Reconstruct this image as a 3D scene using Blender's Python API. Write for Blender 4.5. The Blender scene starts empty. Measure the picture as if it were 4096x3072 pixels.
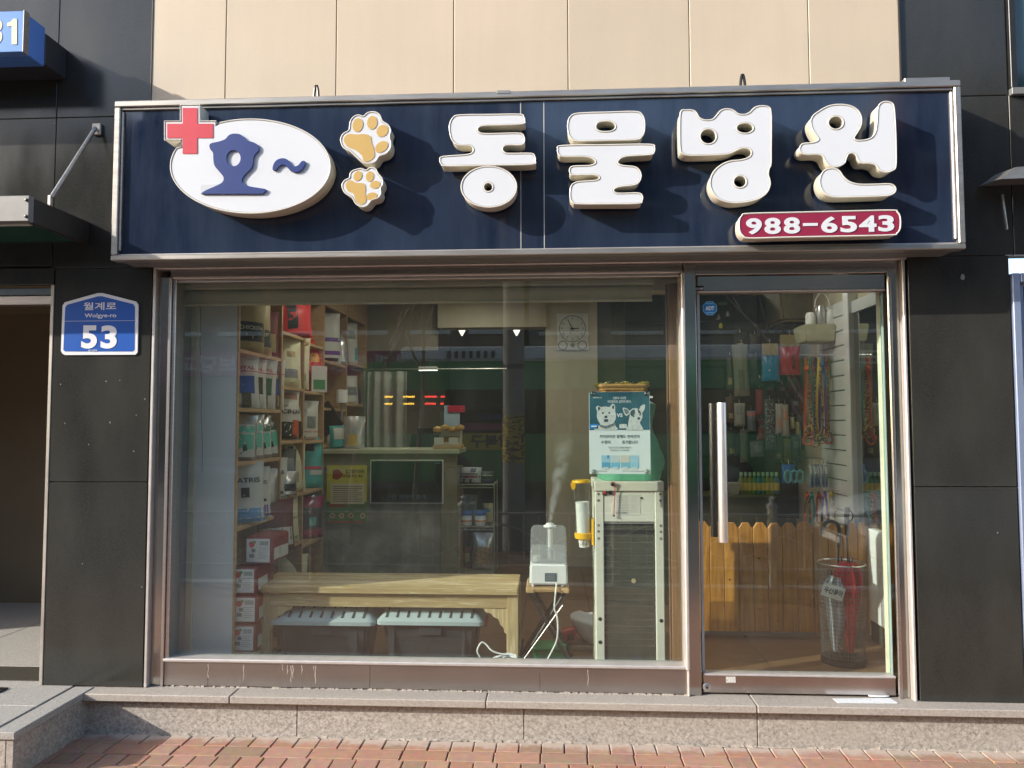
import bpy, bmesh, math, random
import numpy as np
from mathutils import Vector, Matrix, noise
random.seed(7)
S = bpy.context.scene
COL = S.collection

# ------------------------------------------------------------------ camera
F = 3000.0
PITCH, YAW, ROLL = math.radians(3.0), math.radians(3.03), math.radians(-.10)
CAM = np.array([0, -3.8, 1.38])
cy_, sy_, cp_, sp_ = math.cos(YAW), math.sin(YAW), math.cos(PITCH), math.sin(PITCH)
FW = np.array([-sy_*cp_, cy_*cp_, sp_]); R0 = np.array([cy_, sy_, 0]); U0 = np.cross(R0, FW)
RR = R0*math.cos(ROLL)+U0*math.sin(ROLL); UU = -R0*math.sin(ROLL)+U0*math.cos(ROLL)
cam = bpy.data.objects.new('camera', bpy.data.cameras.new('camera')); COL.objects.link(cam)
cam.data.sensor_width = 36; cam.data.lens = F/4096*36; cam.data.clip_start = .05; cam.data.clip_end = 600
m = Matrix.Identity(4)
for i in range(3):
    m[i][0] = RR[i]; m[i][1] = UU[i]; m[i][2] = -FW[i]; m[i][3] = CAM[i]
cam.matrix_world = m
S.camera = cam

# ------------------------------------------------------------------ sky, sun, exposure
SUN = Vector((2.15, 1.0, -1.05)).normalized()          # direction the light travels
el = math.asin(-SUN.z); az = math.atan2(-SUN.x, -SUN.y)
w = bpy.data.worlds.new('World'); S.world = w; w.use_nodes = True
nt = w.node_tree; bg = nt.nodes['Background']
sky = nt.nodes.new('ShaderNodeTexSky'); sky.sky_type = 'NISHITA'; sky.sun_disc = False
sky.sun_elevation = el; sky.sun_rotation = az; sky.air_density = 1.0; sky.dust_density = 1.5
nt.links.new(sky.outputs[0], bg.inputs[0]); bg.inputs[1].default_value = .15
sun = bpy.data.objects.new('sun', bpy.data.lights.new('sun', 'SUN')); COL.objects.link(sun)
sun.data.energy = 2.6; sun.data.angle = math.radians(.5); sun.data.color = (1, .94, .84)
sun.rotation_euler = SUN.to_track_quat('-Z', 'Y').to_euler()
S.view_settings.view_transform = 'Standard'; S.view_settings.look = 'None'
S.view_settings.exposure = 1.3; S.view_settings.gamma = 1
S.cycles.max_bounces = 8; S.cycles.diffuse_bounces = 4; S.cycles.glossy_bounces = 4; S.cycles.transparent_max_bounces = 16
S.cycles.caustics_reflective = False; S.cycles.caustics_refractive = False

# ------------------------------------------------------------------ measuring helpers (where things stand)
def at(px, py, y=0.):                      # a point of the photograph taken back to the plane y
    d = RR*(px-2048)/F-UU*(py-1536)/F+FW
    return CAM+d*((y-CAM[1])/d[1])
def atz(px, py, z=0.):
    d = RR*(px-2048)/F-UU*(py-1536)/F+FW
    return CAM+d*((z-CAM[2])/d[2])
K = 1/.54004
def ap(x, y, Y=0.): return at(x*K, y*K, Y)

# ------------------------------------------------------------------ object helpers
ORG = {}
def org(p): return ORG.get(p.name, Vector((0, 0, 0))) if p else Vector((0, 0, 0))
def tag(o, label=None, cat=None, group=None, kind=None):
    if label: o['label'] = label
    if cat: o['category'] = cat
    if group: o['group'] = group
    if kind: o['kind'] = kind
    return o
def thing(name, label, cat, loc=(0, 0, 0), group=None):
    o = bpy.data.objects.new(name, None); COL.objects.link(o); o.empty_display_size = .05
    o.location = loc; ORG[o.name] = Vector(loc)
    return tag(o, label, cat, group)
def struct(name, loc=(0, 0, 0)):
    o = bpy.data.objects.new(name, None); COL.objects.link(o); o.location = loc; ORG[o.name] = Vector(loc)
    o['kind'] = 'structure'; return o
def mk(name, V, Fs, mat, parent=None, smooth=False, xf=None, bm=None):
    o_ = org(parent)
    me = bpy.data.meshes.new(name)
    if bm is not None:
        if xf is not None: bm.transform(xf)
        if parent: bm.transform(Matrix.Translation(-o_))
        bm.to_mesh(me); bm.free()
    else:
        V = [Vector(v) for v in V]
        if xf is not None: V = [xf @ v for v in V]
        me.from_pydata([v-o_ for v in V], [], Fs)
    if mat: me.materials.append(mat)
    if smooth:
        me.polygons.foreach_set('use_smooth', [True]*len(me.polygons))
        try: me.set_sharp_from_angle(angle=math.radians(40))
        except Exception: pass
    me.update()
    o = bpy.data.objects.new(name, me); COL.objects.link(o)
    if parent: o.parent = parent; ORG[o.name] = o_
    return o
def box_bm(x0, x1, y0, y1, z0, z1, bev=0, seg=1):
    bm = bmesh.new(); bmesh.ops.create_cube(bm, size=1)
    for v in bm.verts:
        v.co = Vector((x0+(x1-x0)*(v.co.x+.5), y0+(y1-y0)*(v.co.y+.5), z0+(z1-z0)*(v.co.z+.5)))
    if bev: bmesh.ops.bevel(bm, geom=bm.edges[:], offset=bev, segments=seg, affect='EDGES', profile=.6)
    return bm
def box(name, x0, x1, y0, y1, z0, z1, mat, parent=None, bev=0, seg=1, xf=None, smooth=False):
    return mk(name, None, None, mat, parent, smooth, xf, bm=box_bm(x0, x1, y0, y1, z0, z1, bev, seg))
def boxes(name, L, mat, parent=None, bev=0, xf=None):
    bm = bmesh.new()
    for b in L:
        t = box_bm(*b, bev); me = bpy.data.meshes.new('t'); t.to_mesh(me); t.free(); bm.from_mesh(me); bpy.data.meshes.remove(me)
    return mk(name, None, None, mat, parent, False, xf, bm=bm)
def tube_geo(pts, r, n=8, closed=False, V=None, Fs=None):
    V = [] if V is None else V; Fs = [] if Fs is None else Fs
    pts = [Vector(p) for p in pts]; N = len(pts); b0 = len(V)
    rs = r if isinstance(r, (list, tuple)) else [r]*N
    up = None
    for i, p in enumerate(pts):
        a = pts[(i-1) % N] if (closed or i) else p; b = pts[(i+1) % N] if (closed or i < N-1) else p
        t = (b-a); t = t.normalized() if t.length > 1e-9 else Vector((0, 0, 1))
        if up is None: up = Vector((0, 0, 1)) if abs(t.z) < .9 else Vector((0, 1, 0))
        s = t.cross(up); s = s.normalized() if s.length > 1e-6 else Vector((1, 0, 0))
        u = s.cross(t).normalized(); up = u
        for k in range(n):
            an = 2*math.pi*k/n
            V.append(p+(s*math.cos(an)-u*math.sin(an))*rs[i])
    for i in range(N if closed else N-1):
        j = (i+1) % N
        for k in range(n):
            Fs.append((b0+i*n+k, b0+i*n+(k+1) % n, b0+j*n+(k+1) % n, b0+j*n+k))
    if not closed:
        Fs.append(tuple(b0+k for k in reversed(range(n)))); Fs.append(tuple(b0+(N-1)*n+k for k in range(n)))
    return V, Fs
def tube(name, pts, r, mat, parent=None, n=8, closed=False, xf=None):
    V, Fs = tube_geo(pts, r, n, closed); return mk(name, V, Fs, mat, parent, True, xf)
def tubes(name, paths, r, mat, parent=None, n=6, closed=False, xf=None):
    V, Fs = [], []
    for p in paths: tube_geo(p, r, n, closed, V, Fs)
    return mk(name, V, Fs, mat, parent, True, xf)
def lathe(name, prof, c, mat, parent=None, n=24, xf=None, sx=1, sy=1):
    V, Fs = [], []
    for (r, z) in prof:
        for k in range(n):
            a = 2*math.pi*k/n; V.append((c[0]+r*sx*math.cos(a), c[1]+r*sy*math.sin(a), c[2]+z))
    for i in range(len(prof)-1):
        for k in range(n):
            Fs.append((i*n+k, i*n+(k+1) % n, (i+1)*n+(k+1) % n, (i+1)*n+k))
    Fs.append(tuple(reversed(range(n)))); Fs.append(tuple((len(prof)-1)*n+k for k in range(n)))
    return mk(name, V, Fs, mat, parent, True, xf)
def spline(pts, sub=4, closed=True):
    pts = [np.array(p, float) for p in pts]; N = len(pts); out = []
    rng = range(N) if closed else range(N-1)
    for i in rng:
        g = (lambda k: pts[k % N]) if closed else (lambda k: pts[min(max(k, 0), N-1)])
        p0, p1, p2, p3 = g(i-1), g(i), g(i+1), g(i+2)
        for s in range(sub):
            t = s/sub
            out.append(.5*((2*p1)+(-p0+p2)*t+(2*p0-5*p1+4*p2-p3)*t*t+(-p0+3*p1-3*p2+p3)*t**3))
    if not closed: out.append(pts[-1])
    return out
QUEUE = []          # outlines and lettering, turned into meshes in one go at the end
ROTX = Matrix.Rotation(math.pi/2, 4, 'X')
def shape(name, loops, y, th, mat, parent=None, bev=0, off=0):
    """loops of (x,z) on the plane y (front face), thickness th behind it"""
    cu = bpy.data.curves.new(name, 'CURVE'); cu.dimensions = '2D'; cu.fill_mode = 'BOTH'
    cu.extrude = max(th/2-bev, .0001); cu.bevel_depth = bev; cu.bevel_resolution = 1; cu.offset = -bev+off
    for L in loops:
        sp = cu.splines.new('POLY'); sp.points.add(len(L)-1); sp.use_cyclic_u = True
        for i, p in enumerate(L): sp.points[i].co = (p[0], p[1], 0, 1)
    o = bpy.data.objects.new(name, cu); COL.objects.link(o)
    q = mk(name, [], [], mat, parent)
    QUEUE.append((o, q, dict(y=y+th/2)))
    return q
def text(name, s, rect, y, mat, parent=None, bold=0., th=.001, xf=None, warp=None, keep=False):
    """lettering that fills rect (x0,x1,z0,z1) on the plane y, facing the street"""
    cu = bpy.data.curves.new(name, 'FONT'); cu.body = s; cu.size = 1; cu.extrude = .01; cu.offset = bold
    o = bpy.data.objects.new(name, cu); COL.objects.link(o)
    q = mk(name, [], [], mat, parent)
    QUEUE.append((o, q, dict(y=y, rect=rect, th=th, xf=xf, warp=warp, keep=keep)))
    return q
def flush():
    bpy.context.view_layer.update()
    dg = bpy.context.evaluated_depsgraph_get()
    dead, deadm = [], []
    for o, q, k in QUEUE:
        me = bpy.data.meshes.new_from_object(o.evaluated_get(dg))
        n = len(me.vertices); co = np.empty(n*3, np.float32); me.vertices.foreach_get('co', co); co = co.reshape(-1, 3).astype(float)
        if 'rect' in k and n:
            x0, x1, z0, z1 = k['rect']; a = co.min(0); b = co.max(0)
            out = np.empty_like(co)
            sx = (x1-x0)/max(b[0]-a[0], 1e-6); sz = (z1-z0)/max(b[1]-a[1], 1e-6)
            if k['keep']: sx = sz = min(sx, sz)
            out[:, 0] = (x0+x1)/2+(co[:, 0]-(a[0]+b[0])/2)*sx
            out[:, 2] = (z0+z1)/2+(co[:, 1]-(a[1]+b[1])/2)*sz
            out[:, 1] = k['y']-(co[:, 2]-a[2])/max(b[2]-a[2], 1e-6)*k['th']
            if k['warp']:
                for r in out: r[1] += k['warp'](r[0], r[2])
        else:
            out = np.stack([co[:, 0], k['y']-co[:, 2], co[:, 1]], 1)
        xf = k.get('xf')
        if xf is not None:
            out = np.array([tuple(xf @ Vector(v)) for v in out]).reshape(-1, 3)
        og = ORG.get(q.name, Vector((0, 0, 0)))
        out -= np.array(og)
        me.vertices.foreach_set('co', out.astype(np.float32).ravel()); me.update()
        old = q.data; mats = list(old.materials); q.data = me; me.materials.clear()
        for mt in mats: me.materials.append(mt)
        me.polygons.foreach_set('material_index', [0]*len(me.polygons))
        me.name = q.name; dead.append(o); deadm.append(old)
    bpy.data.batch_remove(dead); bpy.data.batch_remove(deadm); QUEUE.clear()
def copy_tree(o, parent=None, loc=None):
    c = o.copy(); COL.objects.link(c); c.parent = parent
    if loc is not None: c.location = loc
    for ch in list(o.children): copy_tree(ch, c)
    return c

# ------------------------------------------------------------------ materials
MATS = {}
def N(nt, t, **kw):
    n = nt.nodes.new('ShaderNode'+t)
    for k, v in kw.items(): setattr(n, k, v)
    return n
def mat(name, col, rough=.5, metal=0., var=.12, scale=8., bump=0., bscale=60., spec=.5, coat=0., col2=None, thr=None, stretch=None, alpha=None, emit=0., trans=0.):
    if name in MATS: return MATS[name]
    mt = bpy.data.materials.new(name); mt.use_nodes = True; nt = mt.node_tree; b = nt.nodes['Principled BSDF']
    L = nt.links.new
    tc = N(nt, 'TexCoord'); mp = N(nt, 'Mapping'); L(tc.outputs['Object'], mp.inputs[0])
    if stretch: mp.inputs['Scale'].default_value = stretch
    nz = N(nt, 'TexNoise'); nz.inputs['Scale'].default_value = scale; nz.inputs['Detail'].default_value = 5; L(mp.outputs[0], nz.inputs['Vector'])
    rp = N(nt, 'ValToRGB'); L(nz.outputs[0], rp.inputs[0])
    c2 = col2 or tuple(min(1, c*(1+var)) for c in col); c1 = tuple(c*(1-var) for c in col) if not col2 else col
    lo, hi = thr or (.3, .7)
    rp.color_ramp.elements[0].position = lo; rp.color_ramp.elements[1].position = hi
    rp.color_ramp.elements[0].color = (*c1, 1); rp.color_ramp.elements[1].color = (*c2, 1)
    L(rp.outputs[0], b.inputs['Base Color'])
    b.inputs['Roughness'].default_value = rough; b.inputs['Metallic'].default_value = metal
    b.inputs['Specular IOR Level'].default_value = spec; b.inputs['Coat Weight'].default_value = coat
    if trans: b.inputs['Transmission Weight'].default_value = trans
    if emit: L(rp.outputs[0], b.inputs['Emission Color']); b.inputs['Emission Strength'].default_value = emit
    if alpha is not None: b.inputs['Alpha'].default_value = alpha
    if bump:
        n2 = N(nt, 'TexNoise'); n2.inputs['Scale'].default_value = bscale; n2.inputs['Detail'].default_value = 4; L(mp.outputs[0], n2.inputs['Vector'])
        bp = N(nt, 'Bump'); bp.inputs['Strength'].default_value = bump; bp.inputs['Distance'].default_value = .01
        L(n2.outputs[0], bp.inputs['Height']); L(bp.outputs[0], b.inputs['Normal'])
    if emit: mt.cycles.emission_sampling = 'AUTO' if emit > 10 else 'NONE'
    MATS[name] = mt; return mt
def paint(r, g, b, rough=.5, **k):
    return mat('paint_%d_%d_%d_%d' % (r*999, g*999, b*999, rough*100), (r, g, b), rough, var=k.pop('var', .06), **k)
def srgb(r, g, b, rough=.5, **k):
    f = lambda c: (c/255/12.92 if c < 10 else ((c/255+.055)/1.055)**2.4)
    return paint(f(r), f(g), f(b), rough, **k)

def m_granite(name, dark, mid, light, rough, sc=260, coat=0, dust=None, streak=False):
    mt = bpy.data.materials.new(name); mt.use_nodes = True; nt = mt.node_tree; b = nt.nodes['Principled BSDF']; L = nt.links.new
    tc = N(nt, 'TexCoord')
    ge = N(nt, 'NewGeometry')
    v = N(nt, 'TexVoronoi'); v.inputs['Scale'].default_value = sc; L(ge.outputs['Position'], v.inputs['Vector'])
    rp = N(nt, 'ValToRGB'); e = rp.color_ramp.elements; e[0].color = (*dark, 1); e[1].color = (*light, 1); e[0].position = .05; e[1].position = .95
    x = e.new(.5); x.color = (*mid, 1)
    n = N(nt, 'TexNoise'); n.inputs['Scale'].default_value = sc*.45; n.inputs['Detail'].default_value = 3; L(ge.outputs['Position'], n.inputs['Vector'])
    sp = N(nt, 'SeparateColor'); L(v.outputs['Color'], sp.inputs[0])
    mx = N(nt, 'Math', operation='MULTIPLY_ADD'); L(sp.outputs[0], mx.inputs[0]); mx.inputs[1].default_value = .45
    m2 = N(nt, 'Math', operation='MULTIPLY_ADD'); L(n.outputs[0], m2.inputs[0]); m2.inputs[1].default_value = 1.0; m2.inputs[2].default_value = -.22
    L(m2.outputs[0], mx.inputs[2]); L(mx.outputs[0], rp.inputs[0])
    oi = N(nt, 'ObjectInfo'); hv = N(nt, 'HueSaturation'); L(rp.outputs[0], hv.inputs['Color'])
    mr = N(nt, 'MapRange'); L(oi.outputs['Random'], mr.inputs[0]); mr.inputs[3].default_value = .88; mr.inputs[4].default_value = 1.1; L(mr.outputs[0], hv.inputs['Value'])
    out = hv.outputs[0]
    b.inputs['Roughness'].default_value = rough
    if dust:
        mp = N(nt, 'Mapping'); L(ge.outputs['Position'], mp.inputs[0]); mp.inputs['Scale'].default_value = (3.5, 3.5, 1.3) if streak else (3, 3, 3)
        dn = N(nt, 'TexNoise'); dn.inputs['Scale'].default_value = 1.6; dn.inputs['Detail'].default_value = 4; dn.inputs['Roughness'].default_value = .5; L(mp.outputs[0], dn.inputs['Vector'])
        dr = N(nt, 'ValToRGB'); L(dn.outputs[0], dr.inputs[0]); dr.color_ramp.elements[0].position = .25; dr.color_ramp.elements[1].position = .85
        dr.color_ramp.elements[0].color = (0, 0, 0, 1); dr.color_ramp.elements[1].color = (.75, .75, .75, 1)
        mm = N(nt, 'MixRGB'); L(dr.outputs[0], mm.inputs[0]); L(out, mm.inputs[1]); mm.inputs[2].default_value = (*dust, 1); out = mm.outputs[0]
        rr = N(nt, 'MapRange'); L(dr.outputs[0], rr.inputs[0]); rr.inputs[3].default_value = rough; rr.inputs[4].default_value = rough+.25; L(rr.outputs[0], b.inputs['Roughness'])
    L(out, b.inputs['Base Color'])
    b.inputs['Coat Weight'].default_value = coat; b.inputs['Coat Roughness'].default_value = .06
    MATS[name] = mt; return mt
GR_DARK = m_granite('polished_dark_granite', (.013, .014, .0135), (.024, .0245, .0225), (.045, .044, .039), .09, 420, dust=(.050, .049, .042), streak=True)
GR_STEP = m_granite('grey_pink_granite', (.10, .085, .075), (.35, .315, .28), (.56, .515, .47), .62, 120, dust=(.36, .325, .28))
GR_LEDGE = m_granite('grey_granite_honed', (.19, .165, .15), (.36, .32, .285), (.47, .43, .39), .55, 240, dust=(.38, .34, .29))
GR_PLAT = m_granite('grey_granite_platform', (.16, .16, .15), (.33, .32, .30), (.5, .48, .45), .6, 230, dust=(.33, .31, .28))
STEEL = mat('stainless_steel', (.46, .44, .41), .16, 1., var=.10, scale=3, bump=.05, bscale=5, stretch=(1, 1, .4))
STEEL_B = mat('brushed_stainless', (.62, .57, .54), .33, 1., var=.08, scale=30, stretch=(.3, 1, 6))
STEEL_LIP = mat('stainless_edge_trim', (.64, .60, .57), .42, .55, var=.07, scale=20)
ALU = mat('brushed_aluminium', (.40, .38, .35), .42, .8, var=.15, scale=12, stretch=(.5, 4, 4))
GREYMETAL = mat('grey_sheet_metal', (.20, .20, .195), .5, .25, var=.12, scale=10)
WHITE = mat('white_laminate', (.62, .66, .68), .35, var=.05, scale=4)
CREAM = mat('cream_paint', (.62, .56, .42), .5, var=.05)
BLACK = mat('black_plastic', (.012, .012, .013), .4, var=.3)
DARKM = mat('dark_metal', (.03, .03, .03), .35, .4, var=.2)
WHITEP = mat('white_plastic', (.78, .79, .80), .35, var=.03)
def m_glass(name, tint=(.93, .97, .94), f0=.05, rough=0.0, dust=0.):
    mt = bpy.data.materials.new(name); mt.use_nodes = True; nt = mt.node_tree; nt.nodes.clear(); L = nt.links.new
    out = N(nt, 'OutputMaterial'); tr = N(nt, 'BsdfTransparent'); tr.inputs[0].default_value = (*tint, 1)
    gl = N(nt, 'BsdfGlossy'); gl.inputs['Roughness'].default_value = rough; gl.inputs[0].default_value = (1, 1, 1, 1)
    lw = N(nt, 'LayerWeight'); lw.inputs[0].default_value = .5
    pw = N(nt, 'Math', operation='POWER'); L(lw.outputs['Facing'], pw.inputs[0]); pw.inputs[1].default_value = 5
    ma = N(nt, 'Math', operation='MULTIPLY_ADD'); L(pw.outputs[0], ma.inputs[0]); ma.inputs[1].default_value = 1-f0; ma.inputs[2].default_value = f0
    mx = N(nt, 'MixShader'); L(ma.outputs[0], mx.inputs[0]); L(tr.outputs[0], mx.inputs[1]); L(gl.outputs[0], mx.inputs[2]); 
    if dust:                                   # thin film of street dirt that catches the sun
        di = N(nt, 'BsdfDiffuse'); di.inputs[0].default_value = (.50, .50, .44, 1)
        ge = N(nt, 'NewGeometry'); mp = N(nt, 'Mapping'); mp.inputs['Scale'].default_value = (5, 5, 1.2); L(ge.outputs['Position'], mp.inputs[0])
        nz = N(nt, 'TexNoise'); nz.inputs['Scale'].default_value = 1.7; nz.inputs['Detail'].default_value = 7; L(mp.outputs[0], nz.inputs['Vector'])
        mr = N(nt, 'MapRange'); L(nz.outputs[0], mr.inputs[0]); mr.inputs[1].default_value = .25; mr.inputs[2].default_value = .8; mr.inputs[3].default_value = dust*.5; mr.inputs[4].default_value = dust*1.6
        m2 = N(nt, 'MixShader'); L(mr.outputs[0], m2.inputs[0]); L(mx.outputs[0], m2.inputs[1]); L(di.outputs[0], m2.inputs[2]); mx = m2
    L(mx.outputs[0], out.inputs[0])
    MATS[name] = mt; return mt
GLASS = m_glass('window_glass', (.94, .975, .95), .055, 0., .012)
def m_frost(name, col, fac):
    mt = bpy.data.materials.new(name); mt.use_nodes = True; nt = mt.node_tree; nt.nodes.clear(); L = nt.links.new
    out = N(nt, 'OutputMaterial'); tr = N(nt, 'BsdfTransparent'); di = N(nt, 'BsdfDiffuse'); di.inputs[0].default_value = (*col, 1); tl = N(nt, 'BsdfTranslucent'); tl.inputs[0].default_value = (*col, 1)
    m1 = N(nt, 'MixShader'); L(di.outputs[0], m1.inputs[1]); L(tl.outputs[0], m1.inputs[2]); m2 = N(nt, 'MixShader'); m2.inputs[0].default_value = fac; L(tr.outputs[0], m2.inputs[1]); L(m1.outputs[0], m2.inputs[2])
    gl = N(nt, 'BsdfGlossy'); gl.inputs['Roughness'].default_value = .15; m3 = N(nt, 'MixShader'); m3.inputs[0].default_value = .05; L(m2.outputs[0], m3.inputs[1]); L(gl.outputs[0], m3.inputs[2]); L(m3.outputs[0], out.inputs[0])
    return mt
CLEAR = m_glass('clear_plastic', (.93, .95, .95), .04, .08)
MIRROR = mat('mirror_glass', (.62, .66, .64), .03, 1., var=.01)
def m_wood(name, c1, c2, rough=.5, scale=(1, 1, 14), sc=5, pale=None):
    mt = bpy.data.materials.new(name); mt.use_nodes = True; nt = mt.node_tree; b = nt.nodes['Principled BSDF']; L = nt.links.new
    tc = N(nt, 'TexCoord'); mp = N(nt, 'Mapping'); L(tc.outputs['Object'], mp.inputs[0]); mp.inputs['Scale'].default_value = scale
    oi = N(nt, 'ObjectInfo'); mr = N(nt, 'Math', operation='MULTIPLY'); L(oi.outputs['Random'], mr.inputs[0]); mr.inputs[1].default_value = 30
    L(mr.outputs[0], mp.inputs['Location'])
    n1 = N(nt, 'TexNoise'); n1.inputs['Scale'].default_value = sc; n1.inputs['Detail'].default_value = 6; n1.inputs['Distortion'].default_value = 1.2; L(mp.outputs[0], n1.inputs['Vector'])
    rp = N(nt, 'ValToRGB'); L(n1.outputs[0], rp.inputs[0]); e = rp.color_ramp.elements
    e[0].position = .3; e[1].position = .68; e[0].color = (*c1, 1); e[1].color = (*c2, 1)
    if pale: x = e.new(.60); x.color = (*c2, 1); e[-1].position = .64; e[-1].color = (*pale, 1); y = e.new(.70); y.color = (*c2, 1)
    hv = N(nt, 'HueSaturation'); L(rp.outputs[0], hv.inputs['Color']); m2 = N(nt, 'MapRange'); L(oi.outputs['Random'], m2.inputs[0]); m2.inputs[3].default_value = .85; m2.inputs[4].default_value = 1.12; L(m2.outputs[0], hv.inputs['Value'])
    L(hv.outputs[0], b.inputs['Base Color']); b.inputs['Roughness'].default_value = rough
    bp = N(nt, 'Bump'); bp.inputs['Strength'].default_value = .15; bp.inputs['Distance'].default_value = .003; L(n1.outputs[0], bp.inputs['Height']); L(bp.outputs[0], b.inputs['Normal'])
    MATS[name] = mt; return mt
PINE = m_wood('varnished_pine', (.40, .15, .02), (.70, .33, .06), .35, (8, 8, .7), 4)
OAK = m_wood('light_oak_laminate', (.40, .25, .13), (.52, .35, .19), .5, (2, .6, 9), 6)
BENCHW = m_wood('whitewashed_elm', (.40, .28, .13), (.56, .42, .22), .55, (.8, 6, 12), 5, (.74, .62, .42))
BENCHV = m_wood('whitewashed_elm_leg', (.42, .30, .14), (.58, .45, .25), .55, (14, 14, .8), 5, (.74, .62, .42))
WALNUT = m_wood('brown_wood_panel', (.20, .105, .048), (.30, .165, .08), .45, (16, 16, .5), 5)
def m_brick():
    mt = bpy.data.materials.new('clay_paver'); mt.use_nodes = True; nt = mt.node_tree; b = nt.nodes['Principled BSDF']; L = nt.links.new
    ge = N(nt, 'NewGeometry'); oi = N(nt, 'ObjectInfo')
    rp = N(nt, 'ValToRGB'); L(oi.outputs['Random'], rp.inputs[0]); e = rp.color_ramp.elements
    e[0].color = (.34, .175, .115, 1); e[1].color = (.27, .185, .12, 1); x = e.new(.45); x.color = (.40, .235, .165, 1); x = e.new(.75); x.color = (.35, .20, .145, 1)
    n = N(nt, 'TexNoise'); n.inputs['Scale'].default_value = 28; n.inputs['Detail'].default_value = 7; L(ge.outputs['Position'], n.inputs['Vector'])
    mx = N(nt, 'MixRGB', blend_type='MULTIPLY'); mx.inputs[0].default_value = .55; L(rp.outputs[0], mx.inputs[1]); L(n.outputs['Color'], mx.inputs[2])
    hv = N(nt, 'HueSaturation'); hv.inputs['Value'].default_value = 1.35; L(mx.outputs[0], hv.inputs['Color'])
    # lime bloom washed out of the joint along the step
    sx = N(nt, 'SeparateXYZ'); L(ge.outputs['Position'], sx.inputs[0])
    mr = N(nt, 'MapRange'); L(sx.outputs[1], mr.inputs[0]); mr.inputs[1].default_value = -.26; mr.inputs[2].default_value = -.14; mr.inputs[3].default_value = -.10; mr.inputs[4].default_value = .40
    n2 = N(nt, 'TexNoise'); n2.inputs['Scale'].default_value = 9; n2.inputs['Detail'].default_value = 8; n2.inputs['Roughness'].default_value = .7; L(ge.outputs['Position'], n2.inputs['Vector'])
    ad = N(nt, 'Math', operation='ADD'); L(mr.outputs[0], ad.inputs[0]); L(n2.outputs[0], ad.inputs[1])
    r2 = N(nt, 'ValToRGB'); L(ad.outputs[0], r2.inputs[0]); r2.color_ramp.elements[0].position = .60; r2.color_ramp.elements[1].position = .78; r2.color_ramp.elements[1].color = (.85, .85, .85, 1)
    m2 = N(nt, 'MixRGB'); L(r2.outputs[0], m2.inputs[0]); L(hv.outputs[0], m2.inputs[1]); m2.inputs[2].default_value = (.44, .37, .31, 1)
    L(m2.outputs[0], b.inputs['Base Color']); b.inputs['Roughness'].default_value = .8
    bp = N(nt, 'Bump'); bp.inputs['Strength'].default_value = .35; bp.inputs['Distance'].default_value = .004; L(n.outputs[0], bp.inputs['Height']); L(bp.outputs[0], b.inputs['Normal'])
    return mt
BRICK = m_brick()

# ================================================================== ground
GZ = -.14; LZ = .062
MORTAR = mat('sand_joint', (.20, .155, .125), .95, var=.3, scale=60)
def m_brickfield():
    mt = bpy.data.materials.new('far_clay_pavers'); mt.use_nodes = True; nt = mt.node_tree; b = nt.nodes['Principled BSDF']; L = nt.links.new
    ge = N(nt, 'NewGeometry'); t = N(nt, 'TexBrick'); L(ge.outputs['Position'], t.inputs['Vector'])
    t.inputs['Color1'].default_value = (.25, .13, .085, 1); t.inputs['Color2'].default_value = (.30, .17, .115, 1); t.inputs['Mortar'].default_value = (.13, .10, .08, 1)
    t.inputs['Scale'].default_value = 1; t.inputs['Brick Width'].default_value = .21; t.inputs['Row Height'].default_value = .106; t.inputs['Mortar Size'].default_value = .004
    L(t.outputs[0], b.inputs['Base Color']); b.inputs['Roughness'].default_value = .85; return mt
def sheet(name, x0, x1, y0, y1, z, mt):
    o = mk(name, [(x0, y0, z), (x1, y0, z), (x1, y1, z), (x0, y1, z)], [(0, 1, 2, 3)], mt); o['kind'] = 'structure'; return o
side = struct('sidewalk')
mk('paver_bed', [(-9, -3.3, GZ-.02), (9, -3.3, GZ-.02), (9, .2, GZ-.02), (-9, .2, GZ-.02)], [(0, 1, 2, 3)], MORTAR, side)
mk('far_paving', [(-9, -3.3, GZ), (9, -3.3, GZ), (9, -.80, GZ), (-9, -.80, GZ)], [(0, 1, 2, 3)], m_brickfield(), side)
YR = -.128                                            # face of the riser
pm = {}
def paver(x, y, wd, dp):
    k = (round(wd, 3), round(dp, 3))
    if k not in pm:
        bm = box_bm(-wd/2, wd/2, -dp/2, dp/2, -.03, 0, .003); me = bpy.data.meshes.new('paver'); bm.to_mesh(me); bm.free(); me.materials.append(BRICK); pm[k] = me
    o = bpy.data.objects.new('paver', pm[k]); COL.objects.link(o); o.parent = side
    o.location = (x, y, GZ+random.uniform(-.002, .0015)); o.rotation_euler = (random.gauss(0, .004), random.gauss(0, .006), random.gauss(0, .006))
PW = .1065
for r in range(6):
    y1 = YR-.012-r*PW; yc = y1-PW/2
    x = -2.62+random.uniform(0, .03)
    while x < 2.75:
        wd = PW if (r % 2 == 0 or (r % 2 and random.random() < .22)) else 2*PW
        paver(x+wd/2, yc, wd-.0055, PW-.0055); x += wd
asph = mat('asphalt', (.045, .045, .047), .9, var=.3, scale=40, bump=.4, bscale=300)
sheet('road', -120, 120, -19, -3.46, GZ-.13, asph)
kerb = struct('kerb'); box('kerbstone', -60, 60, -3.46, -3.30, GZ-.3, GZ+.005, mat('kerb_granite', (.33, .32, .30), .8, scale=50), kerb, .01)
sheet('ground', -300, 300, -300, 60, GZ-.20, mat('far_ground', (.20, .19, .18), .9))
sheet('far_pavement', -120, 120, -23, -19, GZ-.005, mat('grey_pavers', (.26, .25, .24), .9, scale=20))

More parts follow.
